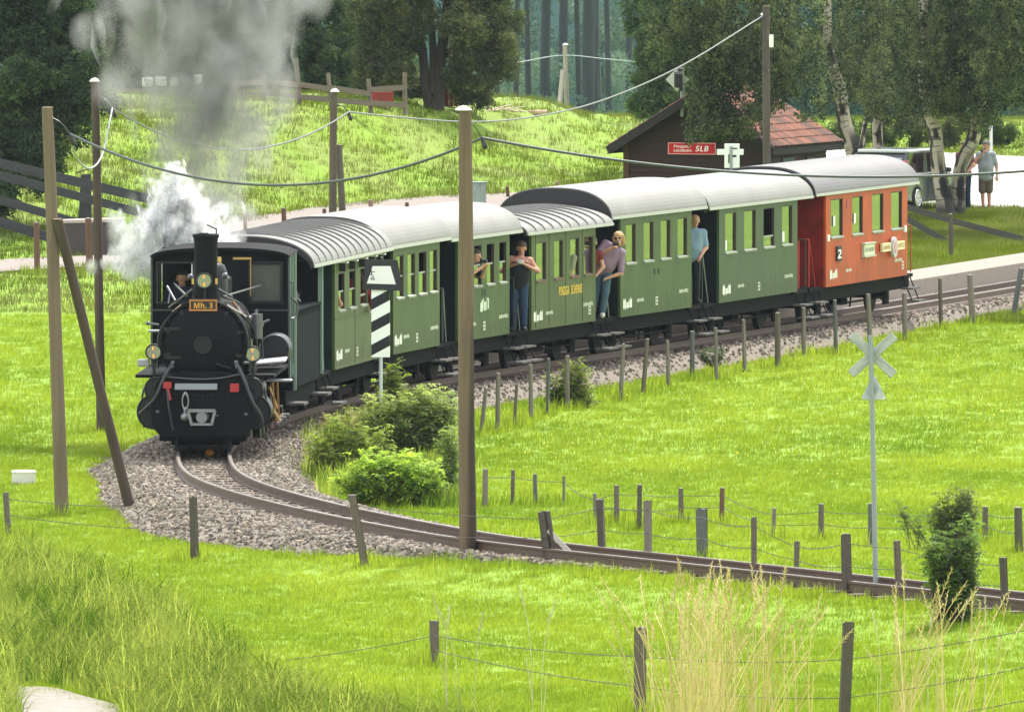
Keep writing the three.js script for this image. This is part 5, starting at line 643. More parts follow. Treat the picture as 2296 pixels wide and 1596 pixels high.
function person(label, feet, turn, o = {}) {
  const t = thing('person', label, 'person', feet, turn), S = o.size ?? 1, hip = V(0, 0.93, 0), Q = new THREE.Quaternion().setFromEuler(new THREE.Euler(o.bend ?? 0, o.twist ?? 0, o.lean ?? 0)), U = (x, y, z) => V(x, y, z).sub(hip).applyQuaternion(Q).add(hip);
  const chest = U(0, 1.24, 0.01), neck = U(0, 1.46, 0), shL = U(0.185, 1.4, 0), shR = U(-0.185, 1.4, 0), head = U(o.headAt?.[0] ?? 0, 1.62 + (o.headAt?.[1] ?? 0), 0.02 + (o.headAt?.[2] ?? 0));
  const Hq = new THREE.Quaternion().setFromEuler(new THREE.Euler(o.nod ?? 0, o.look ?? 0, o.tilt ?? 0)), Hd = (x, y, z) => V(x, y, z).applyQuaternion(Hq).add(head);
  const arm = (sh, el, wr, s) => ({ sh, el: U(...el), wr: U(...wr), s });
  const arms = [arm(shL, o.elL ?? [0.24, 1.13, -0.02], o.wrL ?? [0.25, 0.88, 0.05], 1), arm(shR, o.elR ?? [-0.24, 1.13, -0.02], o.wrR ?? [-0.25, 0.88, 0.05], -1)];
  const legs = [1, -1].map((s) => ({ hp: V(s * 0.09, 0.9, 0), kn: V(...(s > 0 ? o.knL ?? [0.1, 0.5, 0.02] : o.knR ?? [-0.1, 0.5, 0.02])), an: V(...(s > 0 ? o.anL ?? [0.1, 0.09, -0.02] : o.anR ?? [-0.1, 0.09, -0.02])), s }));
  const torso = [[U(0.075, 1.33, 0), U(0.06, 1.08, 0.02), 0.115, 0.105 + (o.belly ?? 0)], [U(-0.075, 1.33, 0), U(-0.06, 1.08, 0.02), 0.115, 0.105 + (o.belly ?? 0)], [shL, shR, 0.065, 0.065], [U(0, 1.1, 0.02), hip, 0.12 + (o.belly ?? 0), 0.125]];
  const pelvis = [[V(0.07, 0.93, 0), V(-0.07, 0.93, 0), 0.12, 0.12]];
  const armC = arms.flatMap(({ sh, el, wr }) => [[sh, el, 0.056, 0.044], [el, wr, 0.042, 0.028]]), legC = legs.flatMap(({ hp, kn, an }) => [[hp, kn, 0.09, 0.062], [kn, an, 0.058, 0.038]]), footC = legs.map(({ an, s }) => [an.clone().add(V(0, -0.045, 0)), an.clone().add(V(s * 0.03, -0.055, 0.16)), 0.042, 0.034]);
  const geos = [solid([...torso, ...pelvis, ...armC, ...legC, ...footC, [neck, U(0, 1.54, 0.0), 0.056, 0.052]], 0.035, 0.014)];
  const headC = [[Hd(0, 0.035, -0.012), Hd(0, 0.035, 0.012), 0.088, 0.085], [Hd(0, -0.03, 0.015), Hd(0, -0.075, 0.04), 0.066, 0.042], [Hd(0, -0.08, -0.02), U(0, 1.5, 0), 0.055, 0.056]], nose = [[Hd(0, 0.02, 0.09), Hd(0, -0.018, 0.108), 0.011, 0.016], [Hd(0.086, 0.01, -0.005), Hd(0.088, -0.03, 0), 0.018, 0.012], [Hd(-0.086, 0.01, -0.005), Hd(-0.088, -0.03, 0), 0.018, 0.012], [Hd(0.035, 0.035, 0.075), Hd(0.012, 0.035, 0.085), 0.013, 0.012], [Hd(-0.035, 0.035, 0.075), Hd(-0.012, 0.035, 0.085), 0.013, 0.012]];
  geos.push(solid([...headC, ...nose], 0.014, 0.007));
  for (const { el, wr, s } of arms) { // hand: palm, four unequal fingers curled, thumb from the side
    const f = wr.clone().sub(el).normalize(), side = V(0, 1, 0).cross(f).normalize(); if (side.lengthSq() < 0.1) side.set(1, 0, 0); const up = f.clone().cross(side).normalize(), h = (a, b, c) => wr.clone().addScaledVector(f, a).addScaledVector(side, b * s).addScaledVector(up, c), caps = [[h(0, 0, 0), h(0.075, 0.012, 0), 0.024, 0.022], [h(0.01, 0, 0), h(0.075, -0.02, 0), 0.022, 0.02]], cu = o.curl ?? 0.6;
    [[-0.03, 0.06], [-0.01, 0.075], [0.01, 0.07], [0.03, 0.055]].forEach(([b, l]) => { const k = h(0.085, b, 0), m = h(0.085 + l * 0.5, b, -l * 0.28 * cu), e = h(0.085 + l * (0.85 - 0.4 * cu), b, -l * 0.85 * cu); caps.push([k, m, 0.0095, 0.009], [m, e, 0.009, 0.008]); }); const t0 = h(0.03, -0.03, 0), t1 = h(0.06, -0.055, -0.012), t2 = h(0.09, -0.05, -0.03); caps.push([t0, t1, 0.012, 0.011], [t1, t2, 0.011, 0.009]); geos.push(solid(caps, 0.008, 0.006));
  }
  const body = mesh('body', merge(geos), o.skin ?? SKIN, t);
  mesh('eye', [0.033, -0.033].map((x) => ball(0.011, Hd(x, 0.018, 0.083), [1, 0.8, 0.6], 8)), M([0.02, 0.015, 0.012], 0.3), t); mesh('mouth', ball(0.02, Hd(0, -0.05, 0.083), [1, 0.3, 0.4], 8), M([0.26, 0.06, 0.06], 0.5), t);
  if (o.shirt) { const sl = o.sleeve ?? 0.75, caps = [...torso, [neck.clone().lerp(chest, 0.12), chest, 0.06, 0.1], ...(sl > 0 ? arms.map(({ sh, el }) => [sh, sh.clone().lerp(el, sl), 0.06, 0.052]) : []), ...(o.tails ? [[V(0.06, 0.93, 0), V(-0.06, 0.93, 0), 0.13, 0.13], [V(0.06, 0.82, 0), V(-0.06, 0.82, 0), 0.125, 0.125]] : pelvis)];
    const list = sl > 0 ? caps : [[U(0.07, 1.3, 0), U(0.06, 1.08, 0.02), 0.108, 0.105 + (o.belly ?? 0)], [U(-0.07, 1.3, 0), U(-0.06, 1.08, 0.02), 0.108, 0.105 + (o.belly ?? 0)], [U(0, 1.1, 0.02), hip, 0.122 + (o.belly ?? 0), 0.127], ...pelvis, [U(0.11, 1.42, 0.02), U(0.09, 1.3, 0.06), 0.03, 0.04], [U(-0.11, 1.42, 0.02), U(-0.09, 1.3, 0.06), 0.03, 0.04]];
    mesh('shirt', solid(list, 0.04, 0.014, 0.013), M(o.shirt, 0.85, { map: paintTex }), t); }
  if (o.trousers) { const k = o.shorts ? 0.0 : 0.92, caps = [...pelvis, ...legs.flatMap(({ hp, kn, an }) => [[hp, kn, 0.092, o.shorts ? 0.085 : 0.066], ...(k ? [[kn, kn.clone().lerp(an, k), 0.064, 0.052]] : [])])]; mesh(o.shorts ? 'shorts' : 'trousers', solid(caps, 0.03, 0.014, o.shorts ? 0.02 : 0.012), M(o.trousers, 0.9, o.camo ? { map: rustTex } : { map: paintTex }), t); }
  if (o.shoes) mesh('shoe', solid(footC, 0.02, 0.01, 0.012), M(o.shoes, 0.7), t);
  if (o.hair) { const long = o.long ?? 0, caps = [[Hd(0, 0.055, -0.02), Hd(0, 0.05, 0.015), 0.092, 0.083], [Hd(0, 0.0, -0.05), Hd(0, -0.04 - long, -0.05), 0.075, 0.05], ...(long ? [[Hd(0.085, 0.03, 0), Hd(0.09, -0.05 - long, 0), 0.03, 0.025], [Hd(-0.085, 0.03, 0), Hd(-0.09, -0.05 - long, 0), 0.03, 0.025]] : [])], iv = Hq.clone().invert();
    const g = solid(caps, 0.03, 0.008, 0.008, (x, y, z) => { const p = V(x, y, z).sub(head).applyQuaternion(iv); return o.fringe === 0 ? -1 : Math.min(0.055 - p.y + (p.z > 0.02 ? 0 : -1), 0.2) * (p.z > 0.03 ? 1 : 0) - (p.z > 0.03 ? 0 : 1); }); const P = g.attributes.position; for (let i = 0; i < P.count; i++) { const n = 0.012 * (noise(P.getX(i) * 60, P.getY(i) * 60, P.getZ(i) * 60) - 0.5); P.setXYZ(i, P.getX(i) + n, P.getY(i) + n, P.getZ(i) - n); } g.computeVertexNormals(); mesh('hair', g, M(o.hair, 0.8), t); }
  if (o.camera) { const p = U(...o.camera); mesh('camera', [rbox(0.12, 0.075, 0.05, 0.012, p), cyl(0.034, 0.036, 0.07, 16, p.clone().add(V(0, 0, 0.05)), [Math.PI / 2, 0, 0])], M(o.cameraColor ?? [0.015, 0.015, 0.017], 0.35), t); }
  if (o.glasses) mesh('sunglasses', [rbox(0.05, 0.034, 0.012, 0.005, Hd(0.035, 0.018, 0.096)), rbox(0.05, 0.034, 0.012, 0.005, Hd(-0.035, 0.018, 0.096)), rod(Hd(0.06, 0.02, 0.09), Hd(0.09, 0.02, 0), 0.004), rod(Hd(-0.06, 0.02, 0.09), Hd(-0.09, 0.02, 0), 0.004)], M([0.01, 0.01, 0.012], 0.2), t);
  t.scale.setScalar(S); return t;
}
const TR = (s, off, y) => { const p = beside(SB + s, off); p.y = y; return p; };
const face = (s) => { const h = heading(SB + s); return Math.atan2(-h.x, -h.z); };           // facing the camera along the train
person('man in a black tank top holding a small camera between two green carriages', TR(85.25, 1.0, 0.74), face(85) + 0.25, { size: 0.93, lean: -0.08, belly: 0.03, shirt: [0.012, 0.012, 0.014], sleeve: 0, trousers: [0.05, 0.10, 0.22], shoes: [0.02, 0.02, 0.02], hair: [0.06, 0.035, 0.022], elL: [0.36, 1.2, 0.06], wrL: [0.1, 1.32, 0.26], elR: [-0.34, 1.2, 0.04], wrR: [-0.07, 1.32, 0.26], camera: [0.01, 1.37, 0.33], cameraColor: [0.5, 0.5, 0.52], nod: 0.2, skin: skinB });
person('woman in a pink shirt and jeans leaning out with camera and sunglasses', TR(90.95, 0.96, 0.76), face(91) + 0.1, { size: 0.97, lean: -0.52, bend: 0.18, shirt: [0.78, 0.46, 0.60], sleeve: 0.85, belly: 0.035, trousers: [0.16, 0.27, 0.36], shoes: [0.5, 0.47, 0.42], hair: [0.42, 0.27, 0.12], long: 0.05, elL: [0.36, 1.06, 0.1], wrL: [0.2, 0.9, 0.2], elR: [-0.22, 1.16, 0.22], wrR: [-0.03, 1.45, 0.28], camera: [-0.0, 1.56, 0.2], glasses: true, tilt: 0.15, knL: [0.07, 0.5, 0.05], knR: [-0.13, 0.5, 0.0], anL: [0.0, 0.09, 0], anR: [-0.2, 0.09, -0.05] });
person('grey-haired person in a red top bending forward beside the woman in pink', TR(90.5, 0.80, 0.76), face(91) + 0.2, { size: 0.9, bend: 0.35, lean: -0.18, shirt: [0.50, 0.06, 0.06], sleeve: 0.3, trousers: [0.03, 0.03, 0.035], shoes: [0.02, 0.02, 0.02], hair: [0.16, 0.13, 0.105], nod: 0.3, elL: [0.3, 1.16, 0.08], wrL: [0.18, 1.0, 0.26] });
person('bald man in a light blue shirt looking out beside the cream-roofed carriage', TR(97.55, 0.80, 0.76), face(98) + 0.45, { size: 0.98, lean: -0.1, shirt: [0.52, 0.70, 0.82], sleeve: 0.8, belly: 0.03, trousers: [0.014, 0.02, 0.022], shoes: [0.01, 0.01, 0.01], elL: [0.27, 1.12, 0.02], wrL: [0.16, 0.95, 0.16], look: 0.2, skin: SKIN });
const inCar = (car, q, off) => { const p = V(off, car.F, car.hz - q * car.LB); return p.applyAxisAngle(V(0, 1, 0), car.rotation.y).add(car.position); };
person('passenger with reddish face at the front window of the first carriage', inCar(carA, 0.12, 0.78), carA.rotation.y + 0.9, { size: 0.92, shirt: [0.25, 0.12, 0.05], trousers: [0.03, 0.03, 0.03], hair: [0.2, 0.12, 0.06], skin: skinB, elL: [0.3, 1.15, 0.12], wrL: [0.12, 1.3, 0.25] });
person('passenger in a red top resting an arm out of the first carriage window', inCar(carA, 0.74, 0.82), carA.rotation.y + 0.5, { size: 0.92, shirt: [0.50, 0.014, 0.02], sleeve: 0.95, trousers: [0.03, 0.03, 0.03], hair: [0.1, 0.06, 0.03], lean: -0.25, elL: [0.36, 1.02, 0.1], wrL: [0.27, 0.98, 0.33] });
person('passenger looking over the lowered pane of the second carriage', inCar(carB, 0.6, 0.7), carB.rotation.y + 1.0, { size: 0.88, shirt: [0.2, 0.05, 0.05], trousers: [0.03, 0.03, 0.03], hair: [0.08, 0.05, 0.03] });
person('passenger leaning out of the third carriage with a black camera', inCar(carC, 0.40, 0.70), carC.rotation.y + 1.35, { size: 0.95, bend: 0.5, shirt: [0.03, 0.03, 0.035], trousers: [0.03, 0.03, 0.03], hair: [0.05, 0.03, 0.02], elR: [-0.3, 1.3, 0.2], wrR: [-0.08, 1.54, 0.27], elL: [0.28, 1.28, 0.2], wrL: [0.08, 1.52, 0.27], camera: [0, 1.62, 0.2], skin: SKIN });
person('passenger in a pale yellow shirt inside the carriage with yellow lettering', inCar(carD, 0.68, 0.82), carD.rotation.y + 2.6, { size: 0.86, shirt: [0.62, 0.58, 0.32], sleeve: 0.9, trousers: [0.05, 0.05, 0.05], hair: [0.3, 0.25, 0.2], bend: 0.3 });
{ const e = ENGINE, at2 = (x, z) => V(x, 1.03, z).applyAxisAngle(V(0, 1, 0), e.rotation.y).add(e.position); person('engine driver in dark overalls behind the left cab window', at2(-0.66, -0.85), e.rotation.y - 0.1, { size: 0.97, shirt: [0.02, 0.03, 0.05], sleeve: 0.95, trousers: [0.02, 0.025, 0.03], hair: [0.04, 0.03, 0.025], elR: [-0.3, 1.15, 0.1], wrR: [-0.2, 1.1, 0.3] }); person('fireman standing behind the right cab window', at2(0.74, -0.95), e.rotation.y + 0.4, { size: 0.95, shirt: [0.10, 0.10, 0.09], sleeve: 0.95, trousers: [0.02, 0.02, 0.03], hair: [0.12, 0.1, 0.08] }); }
{ const f = hit(2212, 472); f.y += 0.03; person('man in white t-shirt and camouflage shorts holding a phone to his mouth', f, -0.35, { size: 1.0, shirt: [0.80, 0.82, 0.82], sleeve: 0.8, tails: true, belly: 0.03, trousers: [0.16, 0.13, 0.10], shorts: true, camo: true, shoes: [0.03, 0.03, 0.035], hair: [0.13, 0.11, 0.095], elR: [-0.28, 1.16, 0.1], wrR: [-0.06, 1.42, 0.2], camera: [-0.03, 1.5, 0.18], wrL: [0.3, 0.86, 0.02], elL: [0.27, 1.12, -0.03], anR: [-0.07, 0.09, 0.02], anL: [0.07, 0.09, -0.06], knR: [-0.08, 0.5, 0.05], knL: [0.08, 0.5, 0], nod: 0.15, look: -0.2 });
  const g = hit(2164, 474); g.y += 0.03; person('person in red top and blue jeans mostly hidden behind the forked birch', g, -0.6, { size: 1.0, shirt: [0.42, 0.10, 0.10], sleeve: 0.6, trousers: [0.02, 0.05, 0.12], shoes: [0.02, 0.02, 0.02], hair: [0.1, 0.06, 0.04], elL: [0.3, 1.15, 0.05], wrL: [0.22, 1.0, 0.2] }); }
// ---------- trees, bushes, grasses ----------
const leafMat = (tr = 0.35) => M([1, 1, 1], 1, { transmission: tr, thickness: 0, specularIntensity: 0.25 });
const LEAF = leafMat(0.5), NEEDLE = leafMat(0.2);
function spray(n, len, wid, R, droop = 0) {   // a twig end with n leaves
  const pos = [], nor = [], uv = [];
  for (let i = 0; i < n; i++) {
    const d = V(rr(-1, 1), rr(-1, 1) - droop, rr(-1, 1)).normalize(), c = V(rr(-1, 1), rr(-1, 1), rr(-1, 1)).multiplyScalar(R), l = len * rr(0.75, 1.2), w = wid * rr(0.8, 1.15), sd = d.clone().cross(V(rr(-1, 1), rr(-1, 1), rr(-1, 1))).normalize(), up = d.clone().cross(sd).normalize();
    const a = c.clone(), m1 = c.clone().addScaledVector(d, l * 0.45).addScaledVector(sd, w / 2).addScaledVector(up, w * 0.12), m2 = c.clone().addScaledVector(d, l * 0.45).addScaledVector(sd, -w / 2).addScaledVector(up, w * 0.12), e = c.clone().addScaledVector(d, l);
    for (const p of [a, m1, e, a, e, m2]) { pos.push(p.x, p.y, p.z); nor.push(-up.x, -up.y, -up.z); uv.push(0, 0); }
  }
  const g = new THREE.BufferGeometry(); g.setAttribute('position', new THREE.Float32BufferAttribute(pos, 3)); g.setAttribute('normal', new THREE.Float32BufferAttribute(nor, 3)); g.setAttribute('uv', new THREE.Float32BufferAttribute(uv, 2)); return g;
}
function scatter(name, geo, mat, places, parent, label, cat) {   // places: [Vector3, scale, color, quaternion?]
  const im = new THREE.InstancedMesh(geo, mat, places.length), m = new THREE.Matrix4(), q = new THREE.Quaternion(), e = new THREE.Euler();
  places.forEach(([p, s, c, k], i) => { if (k) q.copy(k); else q.setFromEuler(e.set(rr(0, 6.28), rr(0, 6.28), rr(0, 6.28))); m.compose(p, q, s.isVector3 ? s : V(s, s, s)); im.setMatrixAt(i, m); im.setColorAt(i, c); });
  im.name = parent === scene ? numbered(name) : name; im.castShadow = im.receiveShadow = true; im.userData.kind = 'stuff'; if (label) tag(im, label, cat); parent.add(im); return im;
}
const tint = (a, b, t) => new THREE.Color().setRGB(lerp(a[0], b[0], t), lerp(a[1], b[1], t), lerp(a[2], b[2], t));
const S5 = [spray(6, 0.1, 0.06, 0.11), spray(6, 0.078, 0.052, 0.085, 0.8), spray(5, 0.2, 0.11, 0.22), spray(6, 0.085, 0.06, 0.07)];
// lobes: [x, y, z, rx, ry, rz, share]; leaves sit in the outer shells of lumps inside the lobes
function crown(lobes, n, dark, light, size, lumps = 0.55, clip) {
  const out = [], tot = lobes.reduce((a, l) => a + l[6], 0), hubs = lobes.map((l) => Array.from({ length: 26 }, () => { const d = V(rr(-1, 1), rr(-1, 1), rr(-1, 1)); d.normalize().multiplyScalar(Math.pow(rnd(), 0.45)); return [V(l[0] + d.x * l[3], l[1] + d.y * l[4], l[2] + d.z * l[5]), rr(0.22, 0.46) * Math.min(l[3], l[4], l[5]) * lumps / 0.55, rr(-0.2, 0.2)]; }));
  lobes.forEach((l, i) => { const k = Math.round(n * l[6] / tot); for (let j = 0; j < k; j++) { const h = hubs[i][Math.floor(rnd() * 26)], d = V(rr(-1, 1), rr(-1, 1), rr(-1, 1)).normalize(), p = h[0].clone().addScaledVector(d, h[1] * Math.pow(rnd(), 0.35)); if (clip && !clip(p)) continue; out.push([p, size * rr(0.7, 1.3), tint(dark, light, Math.pow(clamp(0.42 + h[2] * 1.5 + rr(-0.42, 0.42), 0, 1), 1.4))]); } });
  return out;
}
const birchTex = tex(256, 512, (u, v) => { const a = loopN(u, v, 5, 9, 4), b = loopN(u, v, 3, 40, 3), p = loopN(u, v, 4, 4, 3); let k = 0.88 - 0.2 * a; if (b > 0.60) k *= 0.3; if (p > 0.55) k *= lerp(1, 0.08, sstep(0.55, 0.60, p)); return [k, k * 0.965, k * 0.9]; });
const birchBark = M([0.60, 0.56, 0.49], 0.85, { map: birchTex, bumpMap: birchTex, bumpScale: 0.01, vertexColors: true });
const barkMat = M([0.075, 0.062, 0.050], 0.95, { map: woodTex, bumpMap: woodTex, bumpScale: 0.02 });
function tree(name, label, base, trunks, leaves, leafGeo, mat = LEAF, group) {
  const t = thing(name, label, 'tree', base, 0, group);
  for (const [path, r0, r1, m] of trunks) { const pts = path.map((p) => p.clone().sub(base)), c = new THREE.CatmullRomCurve3(pts), g = new THREE.TubeGeometry(c, 26, 1, 12), P = g.attributes.position, n = 13, uv = g.attributes.uv, Lh = c.getLength(), tintA = []; for (let i = 0; i < P.count; i++) { const k = Math.floor(i / n), u = k / 26, o = c.getPointAt(u), r = lerp(r0, r1, u) * (1 + 0.16 * (noise(u * 14, (i % n) * 0.8, r0 * 99) - 0.5)) * (1 + 0.5 * Math.exp(-u * 22)); P.setXYZ(i, o.x + (P.getX(i) - o.x) * r, o.y + (P.getY(i) - o.y) * r, o.z + (P.getZ(i) - o.z) * r); uv.setXY(i, (i % n) / 12 * 1, u * Lh * 0.35); if (m === birchBark) { const y = u * Lh, k = lerp(0.08, 1, sstep(0.3, 0.62, sstep(-0.6, 3.2, y) + 1.3 * (noise(y * 1.6, (i % n) * 0.5, r0 * 77) - 0.5))); tintA.push(k, k * 0.97, k * 0.92); } } g.computeVertexNormals(); if (m === birchBark) g.setAttribute('color', new THREE.Float32BufferAttribute(tintA, 3)); mesh('trunk', g, m ?? barkMat, t); }
  if (leaves) scatter('crown', leafGeo, mat, leaves.map(([p, s, c]) => [p.clone().sub(base), s, c]), t);
  return t;
}
const AT = atDepth, lobe = (u, v, d, ru, rv, rz, share) => { const p = AT(u, v, d), s = FOC / d; return [p.x, p.y, p.z, ru / s, rv / s, rz, share]; };
const DARK = [0.02, 0.045, 0.016], MID = [0.18, 0.25, 0.075], OLIVE = [0.10, 0.13, 0.034], FRESH = [0.11, 0.19, 0.03], HAZE_BLUE = [0.04, 0.09, 0.082];  // the last one has distance haze mixed into the leaf colour
const above = (p) => p.y > ground(p.x, p.z) + 0.02;
{ // big tree at the left edge
  const b = V(-14.6, 1.0, -300), q = V(-14.6, 7, -300);
  tree('broad_leaved_tree', 'big dark leafy tree filling the upper left corner', b, [[[b, V(-14.5, 2.5, -300), q], 0.34, 0.24]], crown([lobe(-60, 60, 297, 210, 190, 2.6, 1.2), lobe(110, 40, 297, 140, 130, 2.2, 0.9), lobe(150, 190, 296, 100, 90, 1.4, 0.5), lobe(30, 260, 296, 140, 150, 1.8, 1.0), lobe(-60, 330, 295, 150, 160, 1.8, 0.8), lobe(90, 360, 294.5, 60, 70, 0.8, 0.22), lobe(-30, 440, 293.5, 70, 90, 0.8, 0.3), lobe(0, -300, 298, 400, 260, 4, 0.9)], 21000, DARK, [0.11, 0.175, 0.045], 1), S5[0]);
  const b2 = hit(182, 300); tree('shrub', 'small dark shrub on the left bank behind the white capped pole', b2, [[[b2, b2.clone().add(V(0, 0.5, 0))], 0.03, 0.015]], crown([lobe(182, 275, 333, 22, 34, 0.3, 1)], 260, DARK, MID, 0.8), S5[0]);
}
{ // trees behind the smoke
  const row2 = [[240, 356, 'dark tree at the left behind the smoke', DARK, MID], [380, 360, 'hazy tree straight behind the smoke plume', DARK, MID], [560, 352, 'dark bushy tree at the right edge of the smoke', DARK, [0.075, 0.125, 0.04]], [700, 358, 'mid green tree behind the rail fence', [0.035, 0.07, 0.026], [0.11, 0.17, 0.045]], [830, 362, 'paler green tree left of the big forked trunk', [0.045, 0.08, 0.028], [0.15, 0.2, 0.055]]];
  row2.forEach(([u, d, lab, a, c]) => { const p = V((u - 1148) / (FOC / d), 0, -d); p.y = ground(p.x, p.z) - 0.1; tree('broad_leaved_tree', lab, p, [[[p, p.clone().add(V(0.1, 2.4, 0)), p.clone().add(V(0, 5, 0))], 0.16, 0.1]], crown([lobe(u, 20, d, 105, 110, 1.2, 1), lobe(u - 30, 120, d - 0.6, 80, 70, 0.9, 0.7), lobe(u + 40, 150, d - 0.5, 75, 70, 0.9, 0.7), lobe(u, 190, d - 1, 85, 42, 0.7, 0.5), lobe(u, -220, d, 160, 150, 2, 0.4)], 7600, a, c, 0.95, 0.55, above), S5[0]); });
}
{ // tree with the big forked trunk
  const foot = hit(968, 243), d = -foot.z, p = (u, v, dd = d) => AT(u, v, dd), b = foot.clone().add(V(0, -0.05, 0)); const bk = M([0.045, 0.036, 0.028], 0.95, { map: woodTex, bumpMap: woodTex, bumpScale: 0.02 });
  tree('broad_leaved_tree', 'large tree with thick dark forked trunk at the end of the rail fence', b, [[[b, p(955, 200), p(948, 120), p(930, 30), p(905, -120)], 0.14, 0.10, bk], [[b.clone().add(V(0.1, 0, 0.05)), p(985, 200), p(990, 120), p(1000, 40), p(1020, -120)], 0.17, 0.12, bk], [[p(972, 210), p(970, 100), p(965, 20), p(960, -100)], 0.11, 0.08, bk], [[p(950, 130), p(905, 80), p(860, 30)], 0.07, 0.03, bk], [[p(990, 130), p(1060, 70), p(1120, 20)], 0.08, 0.03, bk]], crown([lobe(880, 40, d - 0.5, 90, 100, 1.2, 0.8), lobe(850, 140, d - 0.4, 70, 70, 0.8, 0.45), lobe(1060, 20, d - 0.6, 110, 90, 1.2, 0.9), lobe(1090, 110, d - 0.5, 80, 70, 0.9, 0.55), lobe(1040, 160, d - 0.2, 50, 40, 0.5, 0.2), lobe(970, -90, d - 1.2, 120, 70, 1.0, 0.5), lobe(975, -300, d, 300, 200, 3.5, 0.5), lobe(900, 190, d + 0.8, 60, 50, 0.5, 0.35), lobe(1060, 205, d + 0.8, 50, 40, 0.5, 0.25)], 15000, [0.05, 0.078, 0.025], [0.19, 0.21, 0.065], 0.85), S5[0]);
}
{ // the far forest, its haze painted into the blue colours: trunks one can tell apart, then the wood as a mass
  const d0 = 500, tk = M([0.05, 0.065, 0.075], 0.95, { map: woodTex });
  [[1040, 16], [1075, 14], [1113, 22], [1150, 13], [1189, 14], [1222, 24], [1259, 22], [1302, 13], [1322, 30], [1344, 22], [1366, 14], [1408, 15], [1440, 18]].forEach(([u, w], i) => { const d = d0 + rr(-10, 25), s = FOC / d, b = V((u - 1148) / s, 0, -d); b.y = ground(b.x, b.z) - 1; const tp = AT(u + rr(-14, 10), -140, d); tree('forest_tree', `${ORD[i]} from the left of the tall dark trunks in the blue forest`, b, [[[b, b.clone().lerp(tp, 0.5).add(V(rr(-0.1, 0.1), 0, 0)), tp], w / s / 2 * 1.05, w / s / 2 * 0.8, tk]], crown([[tp.x, tp.y + 1.5, tp.z, 2.2, 2.6, 2, 1]], 220, HAZE_BLUE, [0.03, 0.07, 0.045], 1), S5[2], LEAF, 'tall trunks of the far forest'); });
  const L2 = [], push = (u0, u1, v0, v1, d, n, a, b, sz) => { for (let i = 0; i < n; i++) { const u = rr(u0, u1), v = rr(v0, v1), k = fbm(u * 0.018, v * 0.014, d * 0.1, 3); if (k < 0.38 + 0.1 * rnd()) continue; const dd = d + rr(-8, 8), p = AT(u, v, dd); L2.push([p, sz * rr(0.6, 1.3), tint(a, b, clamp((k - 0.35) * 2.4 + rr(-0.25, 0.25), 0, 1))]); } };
  push(1010, 1500, -80, 300, 540, 9000, [0.055, 0.11, 0.098], [0.14, 0.21, 0.145], 1.2); push(1000, 1500, 120, 290, 512, 4200, [0.055, 0.11, 0.095], [0.15, 0.225, 0.145], 0.9); push(980, 1500, 215, 300, 498, 1700, HAZE_BLUE, [0.10, 0.18, 0.09], 0.7); push(-300, 1060, -160, 260, 480, 9000, HAZE_BLUE, [0.07, 0.13, 0.08], 1.2); push(1450, 2600, -160, 300, 470, 14000, HAZE_BLUE, [0.06, 0.125, 0.085], 1.2);
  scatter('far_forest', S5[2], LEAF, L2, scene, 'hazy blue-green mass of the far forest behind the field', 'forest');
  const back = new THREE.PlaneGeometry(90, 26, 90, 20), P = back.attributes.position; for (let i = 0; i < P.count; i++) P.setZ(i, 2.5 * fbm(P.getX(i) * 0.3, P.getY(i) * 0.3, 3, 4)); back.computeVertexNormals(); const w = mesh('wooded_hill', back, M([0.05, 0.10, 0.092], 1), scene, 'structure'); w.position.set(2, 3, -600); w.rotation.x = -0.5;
}
{ // tree behind the hut and hedge plants beyond the parking area
  const d = 345, b = V((1540 - 1148) / (FOC / d), 0, -d); b.y = ground(b.x, b.z); tree('broad_leaved_tree', 'leafy green tree behind the left side of the hut', b, [[[b, b.clone().add(V(0, 3, 0)), b.clone().add(V(0.3, 6, 0))], 0.16, 0.1]], crown([lobe(1480, 40, d, 75, 110, 1.2, 1), lobe(1470, 170, d - 0.5, 60, 80, 0.9, 0.7), lobe(1560, 120, d, 90, 130, 1.2, 1), lobe(1440, 240, d - 0.6, 40, 26, 0.6, 0.16), lobe(1520, 225, d - 0.6, 70, 40, 0.8, 0.4), lobe(1520, -180, d, 180, 140, 2, 0.3)], 9500, [0.045, 0.09, 0.035], [0.18, 0.27, 0.07], 0.9, 0.5, above), S5[0]);
  const mk = (u, v0, v1, d2, w, n, a, c, lab) => { const p = V((u - 1148) / (FOC / d2), 0, -d2); p.y = ground(p.x, p.z); const top = AT(u, v0, d2).y, m = (top + p.y) / 2, s = FOC / d2; tree('shrub', lab, p, [[[p, V(p.x, top - 0.1, p.z)], 0.03, 0.012]], crown([[p.x, m, p.z, w / s, (top - p.y) / 2 * 1.05, 0.6, 1]], n, a, c, 0.75, 0.5, above), S5[3]).userData.category = 'shrub'; };
  [[1905, 262, 44, 'yellow-green'], [1985, 268, 46, 'pale green'], [2055, 252, 44, 'brown-topped tall'], [2130, 246, 46, 'tall olive'], [2185, 232, 36, 'dense green'], [2250, 268, 40, 'low bright']].forEach(([u, v0, w, c], i) => mk(u, v0, 350, 372 + (i % 3), w, 900, [0.05, 0.085, 0.02], i === 2 || i === 3 ? [0.16, 0.14, 0.055] : [0.13, 0.19, 0.045], `${c} shrub, ${ORD[i]} from the left beyond the parking area`));
}
